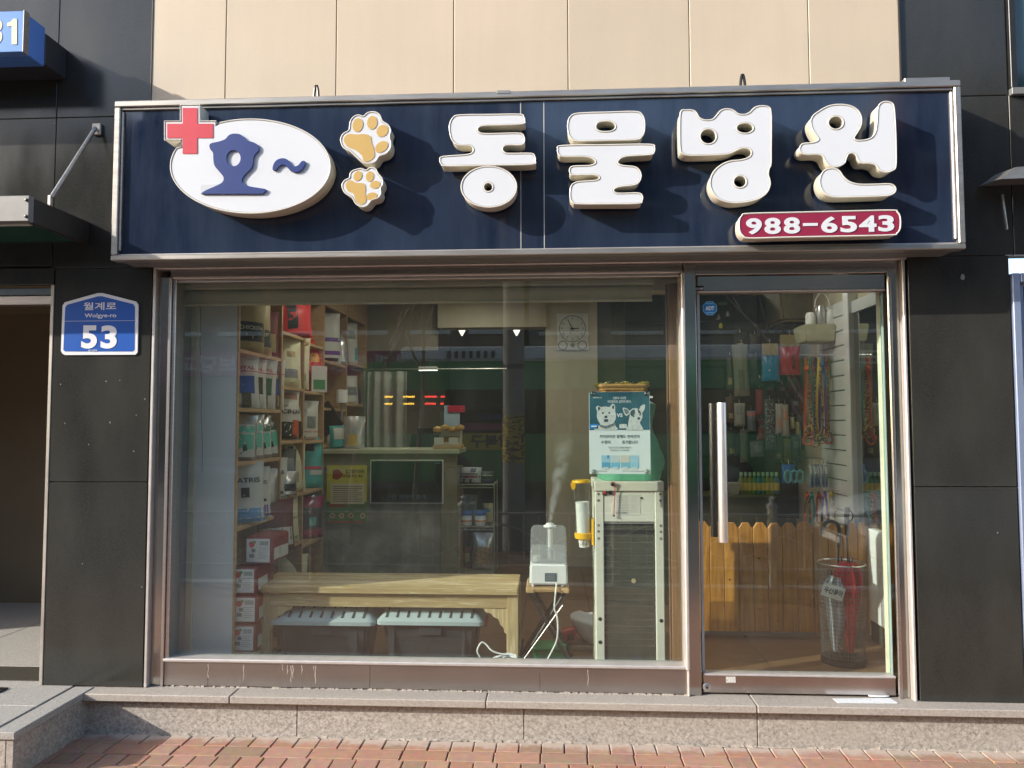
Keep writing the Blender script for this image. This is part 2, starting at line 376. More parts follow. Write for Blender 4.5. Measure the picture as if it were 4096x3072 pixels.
# ------------------------------------------------------------------ the step in front of the shop
yF = float(atz(2000, 2805, LZ)[1])                    # front edge of the ledge
step = tag(struct('shop_step'))
XE = float(atz(372, 2750, LZ)[0])                     # where it meets the entrance platform
jx = [XE-.02]+[float(atz(p, q, LZ)[0]) for p, q in ((909, 2793), (1944, 2803), (3028, 2822))]+[3.2]
for a, b in zip(jx, jx[1:]):
    box('ledge_slab', a+.002, b-.002, yF, .02, LZ-.036, LZ, GR_LEDGE, step, .004)
jr = [XE-.05]+[float(at(p, 2900, YR)[0]) for p in (1188, 2096, 3030)]+[3.2]
for a, b in zip(jr, jr[1:]):
    box('riser_slab', a+.002, b-.002, YR, YR+.04, GZ-.02, LZ-.047, GR_STEP, step, .002)
box('step_core', XE, 3.2, YR+.03, .1, GZ-.02, LZ-.040, MORTAR, step)
# crumbled mortar along the foot of the riser and under the window apron
def crumbs(name, x0, x1, y, z, n, h, mt, parent):
    V, Fs = [], []
    x = x0
    while x < x1:
        wd = random.uniform(.008, .05); t = random.uniform(.3, 1)*h*(1 if random.random() < .75 else 1.9); d = random.uniform(.5, 1)*h*1.3; b = len(V)
        V += [(x, y+.004, z), (x+wd, y+.004, z), (x+wd, y-d, z), (x, y-d*random.uniform(.6, 1.2), z), (x+wd*.2, y+.004, z+t), (x+wd*.8, y+.004, z+t*random.uniform(.7, 1))]
        Fs += [(0+b, 3+b, 4+b), (3+b, 2+b, 5+b, 4+b), (2+b, 1+b, 5+b), (0+b, 1+b, 2+b, 3+b)]
        x += wd*random.uniform(.5, 1.1 if random.random() < .8 else 2.5)
    o = mk(name, V, Fs, mt, parent); o['kind'] = 'stuff'; return o
CRUMB = mat('crumbled_mortar', (.36, .31, .26), .95, var=.25, scale=40, bump=.4)
crumbs('mortar_fillet', XE, 3.0, YR, GZ-.004, 90, .010, CRUMB, step)

# ------------------------------------------------------------------ entrance platform at the left
plat = struct('entrance_platform')
PXR = float(atz(372, 2750, .066)[0]); PYF = float(atz(85, 2931, .066)[1])
box('side_slab', PXR-.10, PXR, PYF, -.085, .034, .066, GR_PLAT, plat, .003)
box('edge_groove', PXR-.112, PXR-.102, PYF+.002, -.09, .03, .060, mat('groove_grey', (.12, .12, .11), .8), plat)
for a, b in ((-5.2, -3.4), (-3.396, PXR-.114)):
    box('floor_slab', a, b, PYF+.30, -.02, .034, .066, GR_PLAT, plat, .003)
    box('front_slab', a, b, PYF, PYF+.296, .034, .066, GR_PLAT, plat, .003)
box('side_riser', PXR-.045, PXR-.012, PYF+.012, .0, GZ-.02, .033, GR_STEP, plat, .002)
box('front_riser', -5.2, PXR-.047, PYF+.012, PYF+.045, GZ-.02, .033, GR_STEP, plat, .002)
box('dark_band', -5.2, -2.57, -.016, .20, .034, .0665, mat('dark_floor_stone', (.06, .055, .045), .4, var=.3, scale=60), plat, .002)
for i in range(3): box('hall_slab', -5.2+i*.9, -4.305+i*.9, .204, 2.2, .034, .066, GR_PLAT, plat, .002)
matx = thing('doormat', 'dark doormat edge with white stripe at the far left of the platform', 'doormat', (-2.95, -.35, .066))
q = atz(0, 2757, .07)
box('mat_pad', q[0]-.4, q[0]+.03, q[1]-.05, q[1]+.02, .0665, .074, BLACK, matx, .002)
box('mat_stripe', q[0]-.39, q[0]+.022, q[1]-.045, q[1]-.030, .0745, .0765, WHITEP, matx)

# ================================================================== the building
bld = thing('shop_building', 'building front of polished dark granite with cream cladding panels above the shop', 'building', (0, 0, LZ))
SEAL = mat('joint_sealant', (.36, .34, .30), .8)
YW = -.08
def gp(x0, x1, z0, z1, name='granite_panel', mt=GR_DARK, y=YW):
    return box(name, x0+.002, x1-.002, y, y+.035, z0+.002, z1-.002, mt, bld, .0015)
xPL, xPR = -2.567, -2.048
zj = float(at(390, 1928, YW)[2])
gp(xPL, xPR, LZ+.004, zj); gp(xPL, xPR, zj, 2.185)
xQL, xQR = 1.735, 2.216
zk = float(at(3850, 1947, YW)[2])
gp(xQL, xQR, LZ-.02, zk); gp(xQL, xQR, zk, 2.19)
xv = float(at(231, 300, YW)[0]); zh = float(at(231, 471, YW)[2]); xb0 = -2.073; xb1 = 1.724
for a, b in ((-4.4, -3.3), (-3.3, xv), (xv, xb0-.004)):
    gp(a, b, zh, 4.1); gp(a, b, 2.185 if b > -2.6 else 2.20, zh)
gp(-4.4, xPL-.004, 2.10, 2.20, 'lintel_panel')
xr = float(at(4030, 300, YW)[0]); zr = float(at(4000, 381, YW)[2])
gp(xb1+.004, xr, zr, 4.1); gp(xb1+.004, xr, 2.19, zr); gp(xr, 3.2, 2.19, zr)
gp(-2.05, 1.735, 2.195, 2.62, 'granite_panel')
def m_cladding():
    mt = mat('cream_cladding', (.60, .50, .38), .55, var=.035, scale=2.2, bump=.05, bscale=420); nt = mt.node_tree; b = nt.nodes['Principled BSDF']; L = nt.links.new
    src = b.inputs['Base Color'].links[0].from_socket; ge = N(nt, 'NewGeometry'); mp = N(nt, 'Mapping'); mp.inputs['Scale'].default_value = (9, 1, .8); L(ge.outputs['Position'], mp.inputs[0])
    nz = N(nt, 'TexNoise'); nz.inputs['Scale'].default_value = 1.5; nz.inputs['Detail'].default_value = 8; nz.inputs['Roughness'].default_value = .6; L(mp.outputs[0], nz.inputs['Vector'])
    gr = N(nt, 'TexNoise'); gr.inputs['Scale'].default_value = 700; gr.inputs['Detail'].default_value = 2; L(ge.outputs['Position'], gr.inputs['Vector'])
    r = N(nt, 'ValToRGB'); L(nz.outputs[0], r.inputs[0]); r.color_ramp.elements[0].position = .30; r.color_ramp.elements[1].position = .62; r.color_ramp.elements[0].color = (.86, .85, .83, 1)
    m1 = N(nt, 'MixRGB', blend_type='MULTIPLY'); m1.inputs[0].default_value = .25; L(src, m1.inputs[1]); L(r.outputs[0], m1.inputs[2])
    r2 = N(nt, 'ValToRGB'); L(gr.outputs[0], r2.inputs[0]); r2.color_ramp.elements[0].position = .35; r2.color_ramp.elements[1].position = .65; r2.color_ramp.elements[0].color = (.88, .87, .86, 1); r2.color_ramp.elements[1].color = (1, 1, 1, 1)
    m2 = N(nt, 'MixRGB', blend_type='MULTIPLY'); m2.inputs[0].default_value = .8; L(m1.outputs[0], m2.inputs[1]); L(r2.outputs[0], m2.inputs[2]); L(m2.outputs[0], b.inputs['Base Color'])
    oi = N(nt, 'ObjectInfo'); hv = N(nt, 'HueSaturation'); mr = N(nt, 'MapRange'); L(oi.outputs['Random'], mr.inputs[0]); mr.inputs[3].default_value = .965; mr.inputs[4].default_value = 1.03; L(mr.outputs[0], hv.inputs['Value']); L(m2.outputs[0], hv.inputs['Color']); L(hv.outputs[0], b.inputs['Base Color'])
    return mt
BEIGE = m_cladding()
bx = [xb0]+[float(at(p, 120, YW-.012)[0]) for p in (905, 1346, 1815, 2272, 2757, 3234)]+[xb1]
for a, b in zip(bx, bx[1:]):
    box('cladding_panel', a+.002, b-.002, YW-.012, YW+.02, 2.60, 4.1, BEIGE, bld, .0025)
    if b < xb1: tube('joint_bead', [(b, YW-.002, 2.6), (b, YW-.002, 4.1)], .0022, SEAL, bld, 6)
for x in (xb0, xb1): box('edge_trim', x-.003, x+.003, YW-.016, YW+.01, 2.6, 4.1, mat('bronze_trim', (.10, .085, .07), .4, .5), bld)
boxes('wall_core', [(-4.4, 3.2, YW+.012, .12, 2.215, 4.1), (xPL+.01, xPR-.01, YW+.012, .12, LZ-.05, 2.215), (xQL+.01, xQR-.01, YW+.012, .12, LZ-.05, 2.215)], SEAL, bld)
box('pillar_edge_trim', xPL-.018, xPL-.0005, YW-.003, .12, LZ+.006, 2.10, mat('worn_alu_trim', (.50, .47, .42), .42, .7, var=.2, scale=5), bld, .002)
# small scars on the stone
CH = mat('stone_chip', (.24, .23, .20), .9)
def chip(px, py, wd, hg, y=YW):
    p = at(px, py, y); V = []
    for k in range(7):
        a = k/7*6.283; r = random.uniform(.65, 1.1); V.append((p[0]+wd*r*math.cos(a), y-.0012, p[2]+hg*r*math.sin(a)))
    mk('stone_chip', V, [tuple(reversed(range(7)))], CH, bld)
chip(3850, 1107, .012, .022)
for (px, py) in ((243, 1537), (480, 1522), (580, 1596), (545, 1660), (355, 1778), (260, 1693), (535, 1805), (440, 1690), (425, 1525), (330, 2254), (568, 2347), (3990, 2130), (220, 495)):
    chip(px, py, random.uniform(.002, .005), random.uniform(.003, .006))
# upstairs window at the top right, shopfront frame of the neighbour at the right edge
uw = thing('upper_window', 'dark teal upstairs window cut off at the top right corner', 'window', (2.3, YW, 2.9))
p = at(4062, 356, YW)
box('window_frame', p[0]-.03, p[0], YW-.02, YW+.03, p[2], 4.1, DARKM, uw, .002)
box('frame_sill', p[0]-.03, 3.2, YW-.024, YW+.03, p[2]-.035, p[2]-.001, GREYMETAL, uw, .002)
box('glass_pane', p[0]+.001, 3.2, YW+.004, YW+.012, p[2]+.001, 4.1, mat('teal_glass', (.02, .06, .065), .06, spec=.8), uw)
nb = thing('neighbour_doorframe', 'pale blue-grey aluminium doorframe of the next shop at the right edge', 'door frame', (2.3, YW, LZ))
BLUEAL = mat('pale_blue_aluminium', (.25, .31, .44), .4, .3, var=.06)
box('jamb', 2.222, 2.258, YW-.012, .05, LZ-.02, 2.10, BLUEAL, nb, .003)
box('head', 2.262, 3.2, YW-.012, .05, 2.055, 2.10, BLUEAL, nb, .003)
box('inner_jamb', 2.262, 2.285, YW+.01, .05, LZ-.02, 2.05, BLUEAL, nb, .003)
box('glass_pane', 2.289, 3.2, .0, .008, LZ, 2.05, mat('dark_shop_glass', (.02, .025, .025), .05, spec=.6), nb)
# metal canopy end at the right
cn = thing('wall_canopy', 'small grey metal wall canopy poking in at the right edge', 'canopy', (2.4, -.1, 2.5))
a = at(4000, 716, -.25); b = at(4066, 668, -.25)
V = [(a[0], -.25, a[2]), (b[0], -.25, b[2]), (b[0]+.4, -.25, b[2]+.02), (b[0]+.4, -.25, a[2]+.01)]
V += [(x, YW-.001, z+.02) for x, _, z in V]
mk('canopy_sheet', V, [(0, 1, 2, 3), (7, 6, 5, 4), (0, 4, 5, 1), (1, 5, 6, 2), (2, 6, 7, 3), (3, 7, 4, 0)], ALU, cn)
tube('canopy_reflection', [(b[0]+.02, -.10, a[2]-.03), (b[0]+.015, -.12, a[2]-.12), (b[0]+.035, -.10, a[2]-.2)], .006, ALU, cn)  # solid rod modelled in place of a reflection hanging below the canopy

# ------------------------------------------------------------------ left entrance: recess, canopy, light box, street number plate
rec = struct('entrance_hall')
HALL = mat('hall_wall', (.16, .125, .08), .6, var=.06, scale=3)
box('hall_back_wall', -5.2, -2.57, 1.6, 1.7, .06, 2.3, HALL, rec)
box('hall_ceiling', -5.2, -2.57, .13, 1.7, 2.2, 2.3, HALL, rec)
box('hall_right_wall', -2.57, -2.45, .125, 1.7, .06, 2.3, HALL, rec)
box('hall_left_wall', -5.3, -5.2, .125, 1.7, .06, 2.3, HALL, rec)
trm = at(100, 1150, -.02)
box('head_trim', -4.4, xPL-.02, -.03, .06, 2.055, 2.095, STEEL, rec, .003)
box('head_trim', -4.4, xPL-.02, -.05, .02, 2.005, 2.050, STEEL_B, rec, .003)

cnp = thing('entrance_canopy', 'flat dark grey metal canopy with steel rod at the top left', 'canopy', (-2.9, YW, 2.35))
c0 = at(127, 785, -.52); c1 = at(127, 888, -.52)
CX = float(c0[0]); CZ1, CZ0 = float(c0[2]), float(c1[2])
box('front_fascia', -4.6, CX-.001, -.535, -.50, CZ0, CZ1, GREYMETAL, cnp, .003)
box('side_fascia', CX-.03, CX, -.498, YW-.002, CZ0, CZ1-.004, mat('dark_canopy_metal', (.035, .035, .035), .5, .3), cnp, .002)
box('soffit_panel', -4.6, CX-.034, -.498, YW-.002, CZ0+.015, CZ0+.03, mat('green_soffit', (.02, .08, .06), .25), cnp)
box('roof_sheet', -4.6, CX-.034, -.498, YW-.002, CZ1-.03, CZ1-.012, GREYMETAL, cnp)
box('light_strip', -4.6, CX-.05, -.47, -.44, CZ0+.004, CZ0+.0145, mat('strip_white', (.6, .65, .6), .4), cnp)  # lighting strip of the soffit, drawn in plain white without any glow
for z in (CZ0+.022, CZ1-.022): lathe('screw', [(.008, 0), (.008, .004), (.003, .006)], (0, 0, 0), BLACK, cnp, 10, Matrix.Translation((CX-.012, -.536, z)) @ Matrix.Rotation(math.pi/2, 4, 'X'))
r0 = at(382, 512, YW-.03); r1 = at(205, 790, -.40)
tube('stay_rod', [r1, r0], .010, ALU, cnp, 10)
box('wall_bracket', r0[0]-.025, r0[0]+.02, YW-.022, YW-.001, r0[2]-.03, r0[2]+.03, ALU, cnp, .003)
box('rod_lug', r1[0]-.012, r1[0]+.004, -.41, -.39, CZ1-.012, r1[2]+.01, ALU, cnp, .002)

lb = thing('light_box_sign', 'blue light box sign with cream digits 31 at the top left corner', 'sign', (-2.7, -.3, 3.2))
s0 = at(98, 43, -.40); s1 = at(98, 206, -.40)
BLUEB = mat('blue_light_box', (.09, .22, .62), .35, var=.05)
bxr = float(s0[0]); bz1 = float(s0[2]); bz0 = float(s1[2])
box('box_face', -3.6, bxr-.003, -.40, -.37, bz0, bz1, mat('blue_sign_face', (.13, .30, .72), .3, var=.04), lb, .002)
box('box_rim', bxr-.0025, bxr+.002, -.404, -.366, bz0-.003, bz1+.003, ALU, lb, .001)
box('box_body', -3.6, bxr+.001, -.365, -.25, bz0-.002, bz1-.004, BLUEB, lb, .004)
box('box_mount', -3.6, bxr+.002, -.248, YW-.001, bz0+.01, bz1-.03, mat('dark_mount', (.03, .03, .035), .5), lb, .004)
text('digit', '3', (at(-40, 78, -.4)[0], at(12, 78, -.4)[0], at(0, 178, -.4)[2], at(0, 76, -.4)[2]), -.401, mat('cream_vinyl', (.72, .66, .44), .5), lb, .004)
shape('digit', [[(float(at(a_, b_, -.4)[0]), float(at(a_, b_, -.4)[2])) for a_, b_ in ((48, 178), (69, 178), (69, 76), (54, 76), (44, 88), (30, 93), (30, 107), (48, 104))]], -.4025, .002, MATS['cream_vinyl'], lb)

# address plate
ad = thing('address_plate', 'blue house-shaped address plate reading Wolgye-ro 53 on the granite pillar', 'sign', (-2.3, YW, 1.8))
def z4(x, y): return at(x/1.843, 1000+y/1.843, YW-.006)
def rl(pts, f): return [(float(f(*p)[0]), float(f(*p)[2])) for p in pts]
outl = [(462, 765), (450, 745), (462, 410), (480, 385), (720, 318), (755, 317), (1005, 380), (1022, 405), (1016, 755), (1000, 773), (480, 775)]
inn = [(482, 748), (470, 735), (484, 425), (497, 405), (725, 342), (752, 341), (985, 400), (997, 420), (993, 735), (980, 748)]
PB = mat('address_blue', (.002, .085, .42), .35, var=.05); PWH = mat('reflective_white', (.74, .76, .80), .4, var=.03)
shape('plate_rim', [rl(outl, z4)], YW-.008, .006, PWH, ad, .001)
shape('plate_face', [rl(inn, z4)], YW-.0095, .001, PB, ad)
def z4r(x0, x1, y0, y1): a = z4(x0, y1); b = z4(x1, y0); return (a[0], b[0], a[2], b[2])
text('street_name', '월계로', z4r(620, 862, 385, 445), YW-.0105, PWH, ad, .012)
text('street_name', 'Wolgye-ro', z4r(628, 862, 467, 508), YW-.0105, PWH, ad, .012)
a = z4r(476, 996, 520, 527); box('divider_line', a[0], a[1], YW-.0115, YW-.0100, a[2], a[3], PWH, ad)
text('house_number', '5', z4r(602, 722, 556, 728), YW-.0105, PWH, ad, .04)
text('house_number', '3', z4r(745, 868, 556, 728), YW-.0105, PWH, ad, .04)
text('serial_number', '01237', z4r(657, 722, 735, 748), YW-.0105, PWH, ad, .01)

# ================================================================== the shop sign
YS = -.30                                              # front of the sign box
sg = thing('shop_sign', 'long dark blue shop sign with white raised Korean letters, oval logo and phone number', 'sign', (-.12, YW, 2.17))
sx0, sx1, sz0, sz1 = -2.140, 1.898, 2.174, 2.966
FWD = .030
boxes('sign_box', [(sx0+.01, sx1-.01, YS+.05, YW-.014, sz0+.008, sz1-.008)], GREYMETAL, sg, .003)
box('frame_rail', sx0, sx1, YS, YS+.06, sz1-FWD, sz1, ALU, sg, .004)
box('frame_rail', sx0, sx1, YS, YS+.06, sz0, sz0+FWD*.85, ALU, sg, .004)
box('frame_stile', sx0, sx0+FWD, YS+.001, YS+.06, sz0+FWD*.85+.001, sz1-FWD-.001, ALU, sg, .004)
box('frame_stile', sx1-FWD, sx1, YS+.001, YS+.06, sz0+FWD*.85+.001, sz1-FWD-.001, ALU, sg, .004)
tr2 = .012
box('inner_bead', sx0+FWD+.001, sx1-FWD-.001, YS+.012, YS+.03, sz1-FWD-tr2, sz1-FWD-.001, ALU, sg, .002)
box('inner_bead', sx0+FWD+.001, sx1-FWD-.001, YS+.012, YS+.03, sz0+FWD*.85+.001, sz0+FWD*.85+tr2*.6, STEEL_LIP, sg, .002)
box('inner_bead', sx0+FWD+.001, sx0+FWD+tr2, YS+.012, YS+.03, sz0+.05, sz1-.05, ALU, sg, .002)
box('inner_bead', sx1-FWD-tr2, sx1-FWD-.001, YS+.012, YS+.03, sz0+.05, sz1-.05, STEEL_LIP, sg, .002)
def m_panel():
    mt = bpy.data.materials.new('navy_sign_sheet'); mt.use_nodes = True; nt = mt.node_tree; b = nt.nodes['Principled BSDF']; L = nt.links.new
    ge = N(nt, 'NewGeometry'); mp = N(nt, 'Mapping'); L(ge.outputs['Position'], mp.inputs[0]); mp.inputs['Scale'].default_value = (5, 1, .8)
    n = N(nt, 'TexNoise'); n.inputs['Scale'].default_value = 2.2; n.inputs['Detail'].default_value = 8; n.inputs['Roughness'].default_value = .68; L(mp.outputs[0], n.inputs['Vector'])
    r = N(nt, 'ValToRGB'); L(n.outputs[0], r.inputs[0]); e = r.color_ramp.elements; e[0].position = .34; e[1].position = .80
    e[0].color = (.007, .012, .031, 1); e[1].color = (.030, .042, .070, 1)
    n2 = N(nt, 'TexNoise'); n2.inputs['Scale'].default_value = 1.3; n2.inputs['Detail'].default_value = 5; L(ge.outputs['Position'], n2.inputs['Vector'])
    mx = N(nt, 'MixRGB'); r3 = N(nt, 'ValToRGB'); L(n2.outputs[0], r3.inputs[0]); r3.color_ramp.elements[0].position = .35; r3.color_ramp.elements[1].position = .7; r3.color_ramp.elements[1].color = (.5, .5, .5, 1)
    L(r3.outputs[0], mx.inputs[0]); L(r.outputs[0], mx.inputs[1]); mx.inputs[2].default_value = (.03, .05, .095, 1)
    L(mx.outputs[0], b.inputs['Base Color'])
    rr = N(nt, 'MapRange'); L(n.outputs[0], rr.inputs[0]); rr.inputs[1].default_value = .3; rr.inputs[2].default_value = .8; rr.inputs[3].default_value = .03; rr.inputs[4].default_value = .14
    L(rr.outputs[0], b.inputs['Roughness']); b.inputs['Specular IOR Level'].default_value = .7
    bp = N(nt, 'Bump'); bp.inputs['Strength'].default_value = .03; bp.inputs['Distance'].default_value = .02
    n4 = N(nt, 'TexNoise'); n4.inputs['Scale'].default_value = 2.5; L(ge.outputs['Position'], n4.inputs['Vector']); L(n4.outputs[0], bp.inputs['Height']); L(bp.outputs[0], b.inputs['Normal'])
    return mt
PANEL = m_panel(); YP = YS+.025
seams = [sx0+FWD]+[float(at(p, 650, YP)[0]) for p in (2083, 2176)]+[sx1-FWD]
for a, b in zip(seams, seams[1:]): box('panel_sheet', a+.0012, b-.0012, YP, YP+.012, sz0+.02, sz1-.025, PANEL, sg, .0008)
SEAMM = mat('seam_strip', (.42, .42, .40), .5)
for x in seams[1:3]: box('panel_seam', x-.0022, x+.0022, YP-.0015, YP+.006, sz0+.03, sz1-.045, SEAMM, sg)
YL = YP-.105                                           # front of the raised letters
LSIDE = mat('letter_side', (.60, .565, .46), .45, var=.06, scale=14)
LFACE = mat('letter_face', (.66, .685, .725), .35, var=.02, scale=3)
LRIM = mat('letter_rim', (.70, .67, .60), .3, var=.03)
LDARK = mat('rim_groove', (.16, .155, .15), .6)
def Zr(x0, sc, y=None):
    return lambda zx, zy: at(x0+zx/sc, zy/sc, YL if y is None else y)
Z1 = Zr(0, 1.58); Z2 = Zr(1300, 1.58); Z3 = Zr(2600, 1.4786)
def ell(cx, cy, rx, ry, rot=0, n=36):
    r = math.radians(rot)
    return [(cx+rx*math.cos(t)*math.cos(r)-ry*math.sin(t)*math.sin(r), cy+rx*math.cos(t)*math.sin(r)+ry*math.sin(t)*math.cos(r)) for t in [2*math.pi*k/n for k in range(n)]]
def raised(name, label, loops, parent, smooth=True, th=.085, face=LFACE, yl=None):
    """a channel letter: body with pale returns, white face and a rounded rim"""
    yl = YL if yl is None else yl
    e = bpy.data.objects.new(name, None); COL.objects.link(e); e.parent = parent; ORG[e.name] = org(parent); e.empty_display_size = .02
    if label: e['label'] = label
    shape('letter_body', loops, yl+.004, th-.004, LSIDE, e, .0015)
    shape('letter_face', loops, yl+.0015, .004, face, e, 0, -.005)
    shape('face_groove', loops, yl+.0025, .002, LDARK, e, 0, -.0035)
    for L in loops:
        tube('letter_rim', [(x, yl+.002, z) for x, z in L], .0036, LRIM, e, 6, True)
    return e
def sm(pts, Zf, sub=4): return [(float(q[0]), float(q[2])) for q in (Zf(*p) for p in spline(pts, sub))]
def st(pts, Zf): return [(float(q[0]), float(q[2])) for q in (Zf(*p) for p in pts)]
dong = [(850, 727), (1040, 724), (1230, 722), (1256, 738), (1262, 762), (1250, 782), (1120, 789), (1000, 793), (965, 812), (973, 835), (1010, 845), (1120, 843), (1230, 842), (1257, 860), (1260, 893), (1240, 914), (1150, 916), (1122, 936), (1130, 958), (1160, 970), (1300, 969), (1326, 988), (1328, 1015), (1305, 1038), (1040, 1043), (770, 1048), (735, 1035), (727, 1010), (745, 990), (890, 978), (930, 965), (938, 940), (915, 918), (845, 915), (808, 890), (792, 850), (788, 790), (808, 745)]
raised('letter', 'white raised letter of a curled bar over a wide base', [sm(dong, Z2)], sg)
raised('letter', 'white raised disc with a small round hole', [st(ell(1036, 1180, 175, 129), Z2), st(ell(1032, 1182, 30, 29), Z2)], sg)
mieum = [(1600, 716), (1780, 709), (1960, 705), (2002, 722), (2020, 765), (2018, 830), (2000, 866), (1962, 882), (1780, 887), (1600, 890), (1560, 876), (1540, 840), (1535, 785), (1550, 738)]
mh = [(1748, 767), (1800, 765), (1835, 786), (1832, 815), (1800, 830), (1745, 830), (1714, 812), (1718, 782)]
raised('letter', 'white raised rounded block with an oval hole', [sm(mieum, Z2), sm(mh, Z2)], sg)
rieul = [(1500, 920), (1780, 915), (2050, 912), (2082, 930), (2080, 960), (2055, 977), (1920, 985), (1870, 1000), (1850, 1024), (1865, 1041), (1900, 1048), (1960, 1055), (1990, 1080), (1998, 1115), (1985, 1150), (1955, 1168), (1860, 1180), (1825, 1198), (1835, 1217), (1870, 1222), (1980, 1220), (2006, 1238), (2004, 1266), (1980, 1285), (1790, 1288), (1600, 1288), (1565, 1276), (1550, 1245), (1552, 1190), (1570, 1160), (1610, 1148), (1710, 1140), (1736, 1125), (1726, 1110), (1690, 1103), (1570, 1105), (1548, 1090), (1550, 1062), (1575, 1050), (1680, 1045), (1712, 1024), (1690, 1000), (1640, 988), (1510, 988), (1478, 975), (1472, 943)]
raised('letter', 'white raised letter like a stacked double curl under a bar', [sm(rieul, Z2)], sg)
byeong = [(182, 662), (215, 650), (255, 652), (276, 668), (292, 695), (325, 709), (370, 705), (396, 680), (417, 655), (450, 643), (490, 650), (522, 672), (558, 677), (590, 665), (620, 636), (658, 625), (702, 632), (716, 662), (718, 760), (717, 870), (716, 968), (705, 997), (700, 1030), (708, 1060), (710, 1095), (690, 1140), (640, 1175), (570, 1193), (490, 1198), (430, 1185), (385, 1155), (358, 1100), (361, 1050), (385, 1006), (430, 970), (480, 952), (540, 945), (585, 930), (602, 906), (594, 885), (570, 875), (530, 879), (488, 900), (440, 912), (330, 917), (230, 918), (193, 905), (180, 880), (177, 770)]
raised('letter', 'white raised letter with three round holes', [sm(byeong, Z3), st(ell(345, 806, 49, 45), Z3), st(ell(562, 757, 51, 31), Z3), st(ell(533, 1074, 39, 36), Z3)], sg)
won = [(1000, 658), (1050, 630), (1110, 618), (1180, 624), (1230, 652), (1252, 700), (1245, 750), (1222, 790), (1208, 815), (1225, 830), (1270, 828), (1310, 815), (1335, 780), (1345, 720), (1350, 640), (1366, 610), (1400, 600), (1435, 612), (1446, 650), (1453, 760), (1456, 870), (1455, 980), (1440, 1005), (1400, 1018), (1360, 1005), (1335, 975), (1300, 965), (1252, 963), (1230, 940), (1222, 920), (1200, 905), (1175, 910), (1162, 935), (1150, 965), (1110, 985), (1065, 980), (1038, 950), (1024, 925), (995, 912), (920, 912), (890, 896), (888, 870), (905, 850), (950, 845), (985, 838), (1000, 820), (985, 800), (964, 765), (952, 720), (965, 685)]
raised('letter', 'white raised letter with one round hole and wavy foot', [sm(won, Z3), st(ell(1100, 725, 45, 39), Z3)], sg)
nieun = [(1015, 1030), (1040, 1003), (1085, 995), (1120, 1010), (1145, 1045), (1182, 1075), (1240, 1090), (1330, 1090), (1420, 1088), (1450, 1105), (1452, 1130), (1430, 1150), (1390, 1158), (1240, 1163), (1100, 1165), (1045, 1150), (1015, 1115), (1005, 1070)]
raised('letter', 'white raised hook at the foot of the last letter', [sm(nieun, Z3)], sg)
# oval logo with cross
ov = [p for p in ell(1583, 1050, 505, 297, 0, 96)]
def inside(p): return not (p[0] < 1366 and p[1] < 932)
a0 = next(i for i in range(96) if not inside(ov[i-1]) and inside(ov[i]))
path = [ov[(a0+i) % 96] for i in range(96) if inside(ov[(a0+i) % 96])]
path += [(1146, 930), (1145, 884), (1040, 884), (1040, 765), (1140, 765), (1140, 662), (1262, 662), (1264, 765), (1365, 765), (1366, 788)]
logo = raised('logo_plate', 'white oval plate with a cross-shaped corner', [st(path, Z1)], sg, th=.095)
RED = mat('red_vinyl', (.56, .035, .06), .45, var=.05); NAVY = mat('navy_acrylic', (.022, .045, .19), .4, var=.06)
cr = [(1155, 682), (1247, 682), (1247, 782), (1347, 782), (1347, 872), (1247, 872), (1247, 972), (1155, 972), (1155, 872), (1057, 872), (1057, 782), (1155, 782)]
shape('red_cross', [st(cr, Z1)], YL-.001, .003, RED, logo)
oh = [(1428, 882), (1450, 858), (1480, 848), (1520, 852), (1546, 872), (1570, 893), (1610, 905), (1637, 925), (1638, 955), (1615, 980), (1605, 1010), (1603, 1040), (1590, 1070), (1555, 1105), (1535, 1135), (1540, 1160), (1580, 1180), (1650, 1192), (1685, 1200), (1670, 1222), (1640, 1228), (1460, 1228), (1290, 1228), (1280, 1222), (1310, 1203), (1380, 1172), (1412, 1150), (1415, 1120), (1387, 1085), (1360, 1050), (1352, 1010), (1350, 970), (1332, 945), (1332, 912), (1390, 897)]
shape('blue_letter', [sm(oh, Z1), st(ell(1480, 1003, 44, 50), Z1)], YL-.008, .009, NAVY, logo, .0008)
tl = [(1726, 1060), (1738, 1030), (1760, 1010), (1797, 1003), (1825, 1017), (1842, 1042), (1866, 1055), (1890, 1045), (1910, 1022), (1930, 1022), (1930, 1045), (1908, 1078), (1875, 1092), (1842, 1085), (1820, 1062), (1795, 1044), (1767, 1056), (1748, 1078), (1730, 1080)]
shape('blue_tilde', [sm(tl, Z1)], YL-.008, .009, NAVY, logo, .0008)
gh = [(1268, 1190), (1275, 1172), (1300, 1168), (1400, 1168), (1320, 1205), (1285, 1225), (1272, 1215)]
shape('peeled_patch', [sm(gh, Z1)], YL-.0012, .002, mat('faded_vinyl', (.52, .54, .57), .5), logo)
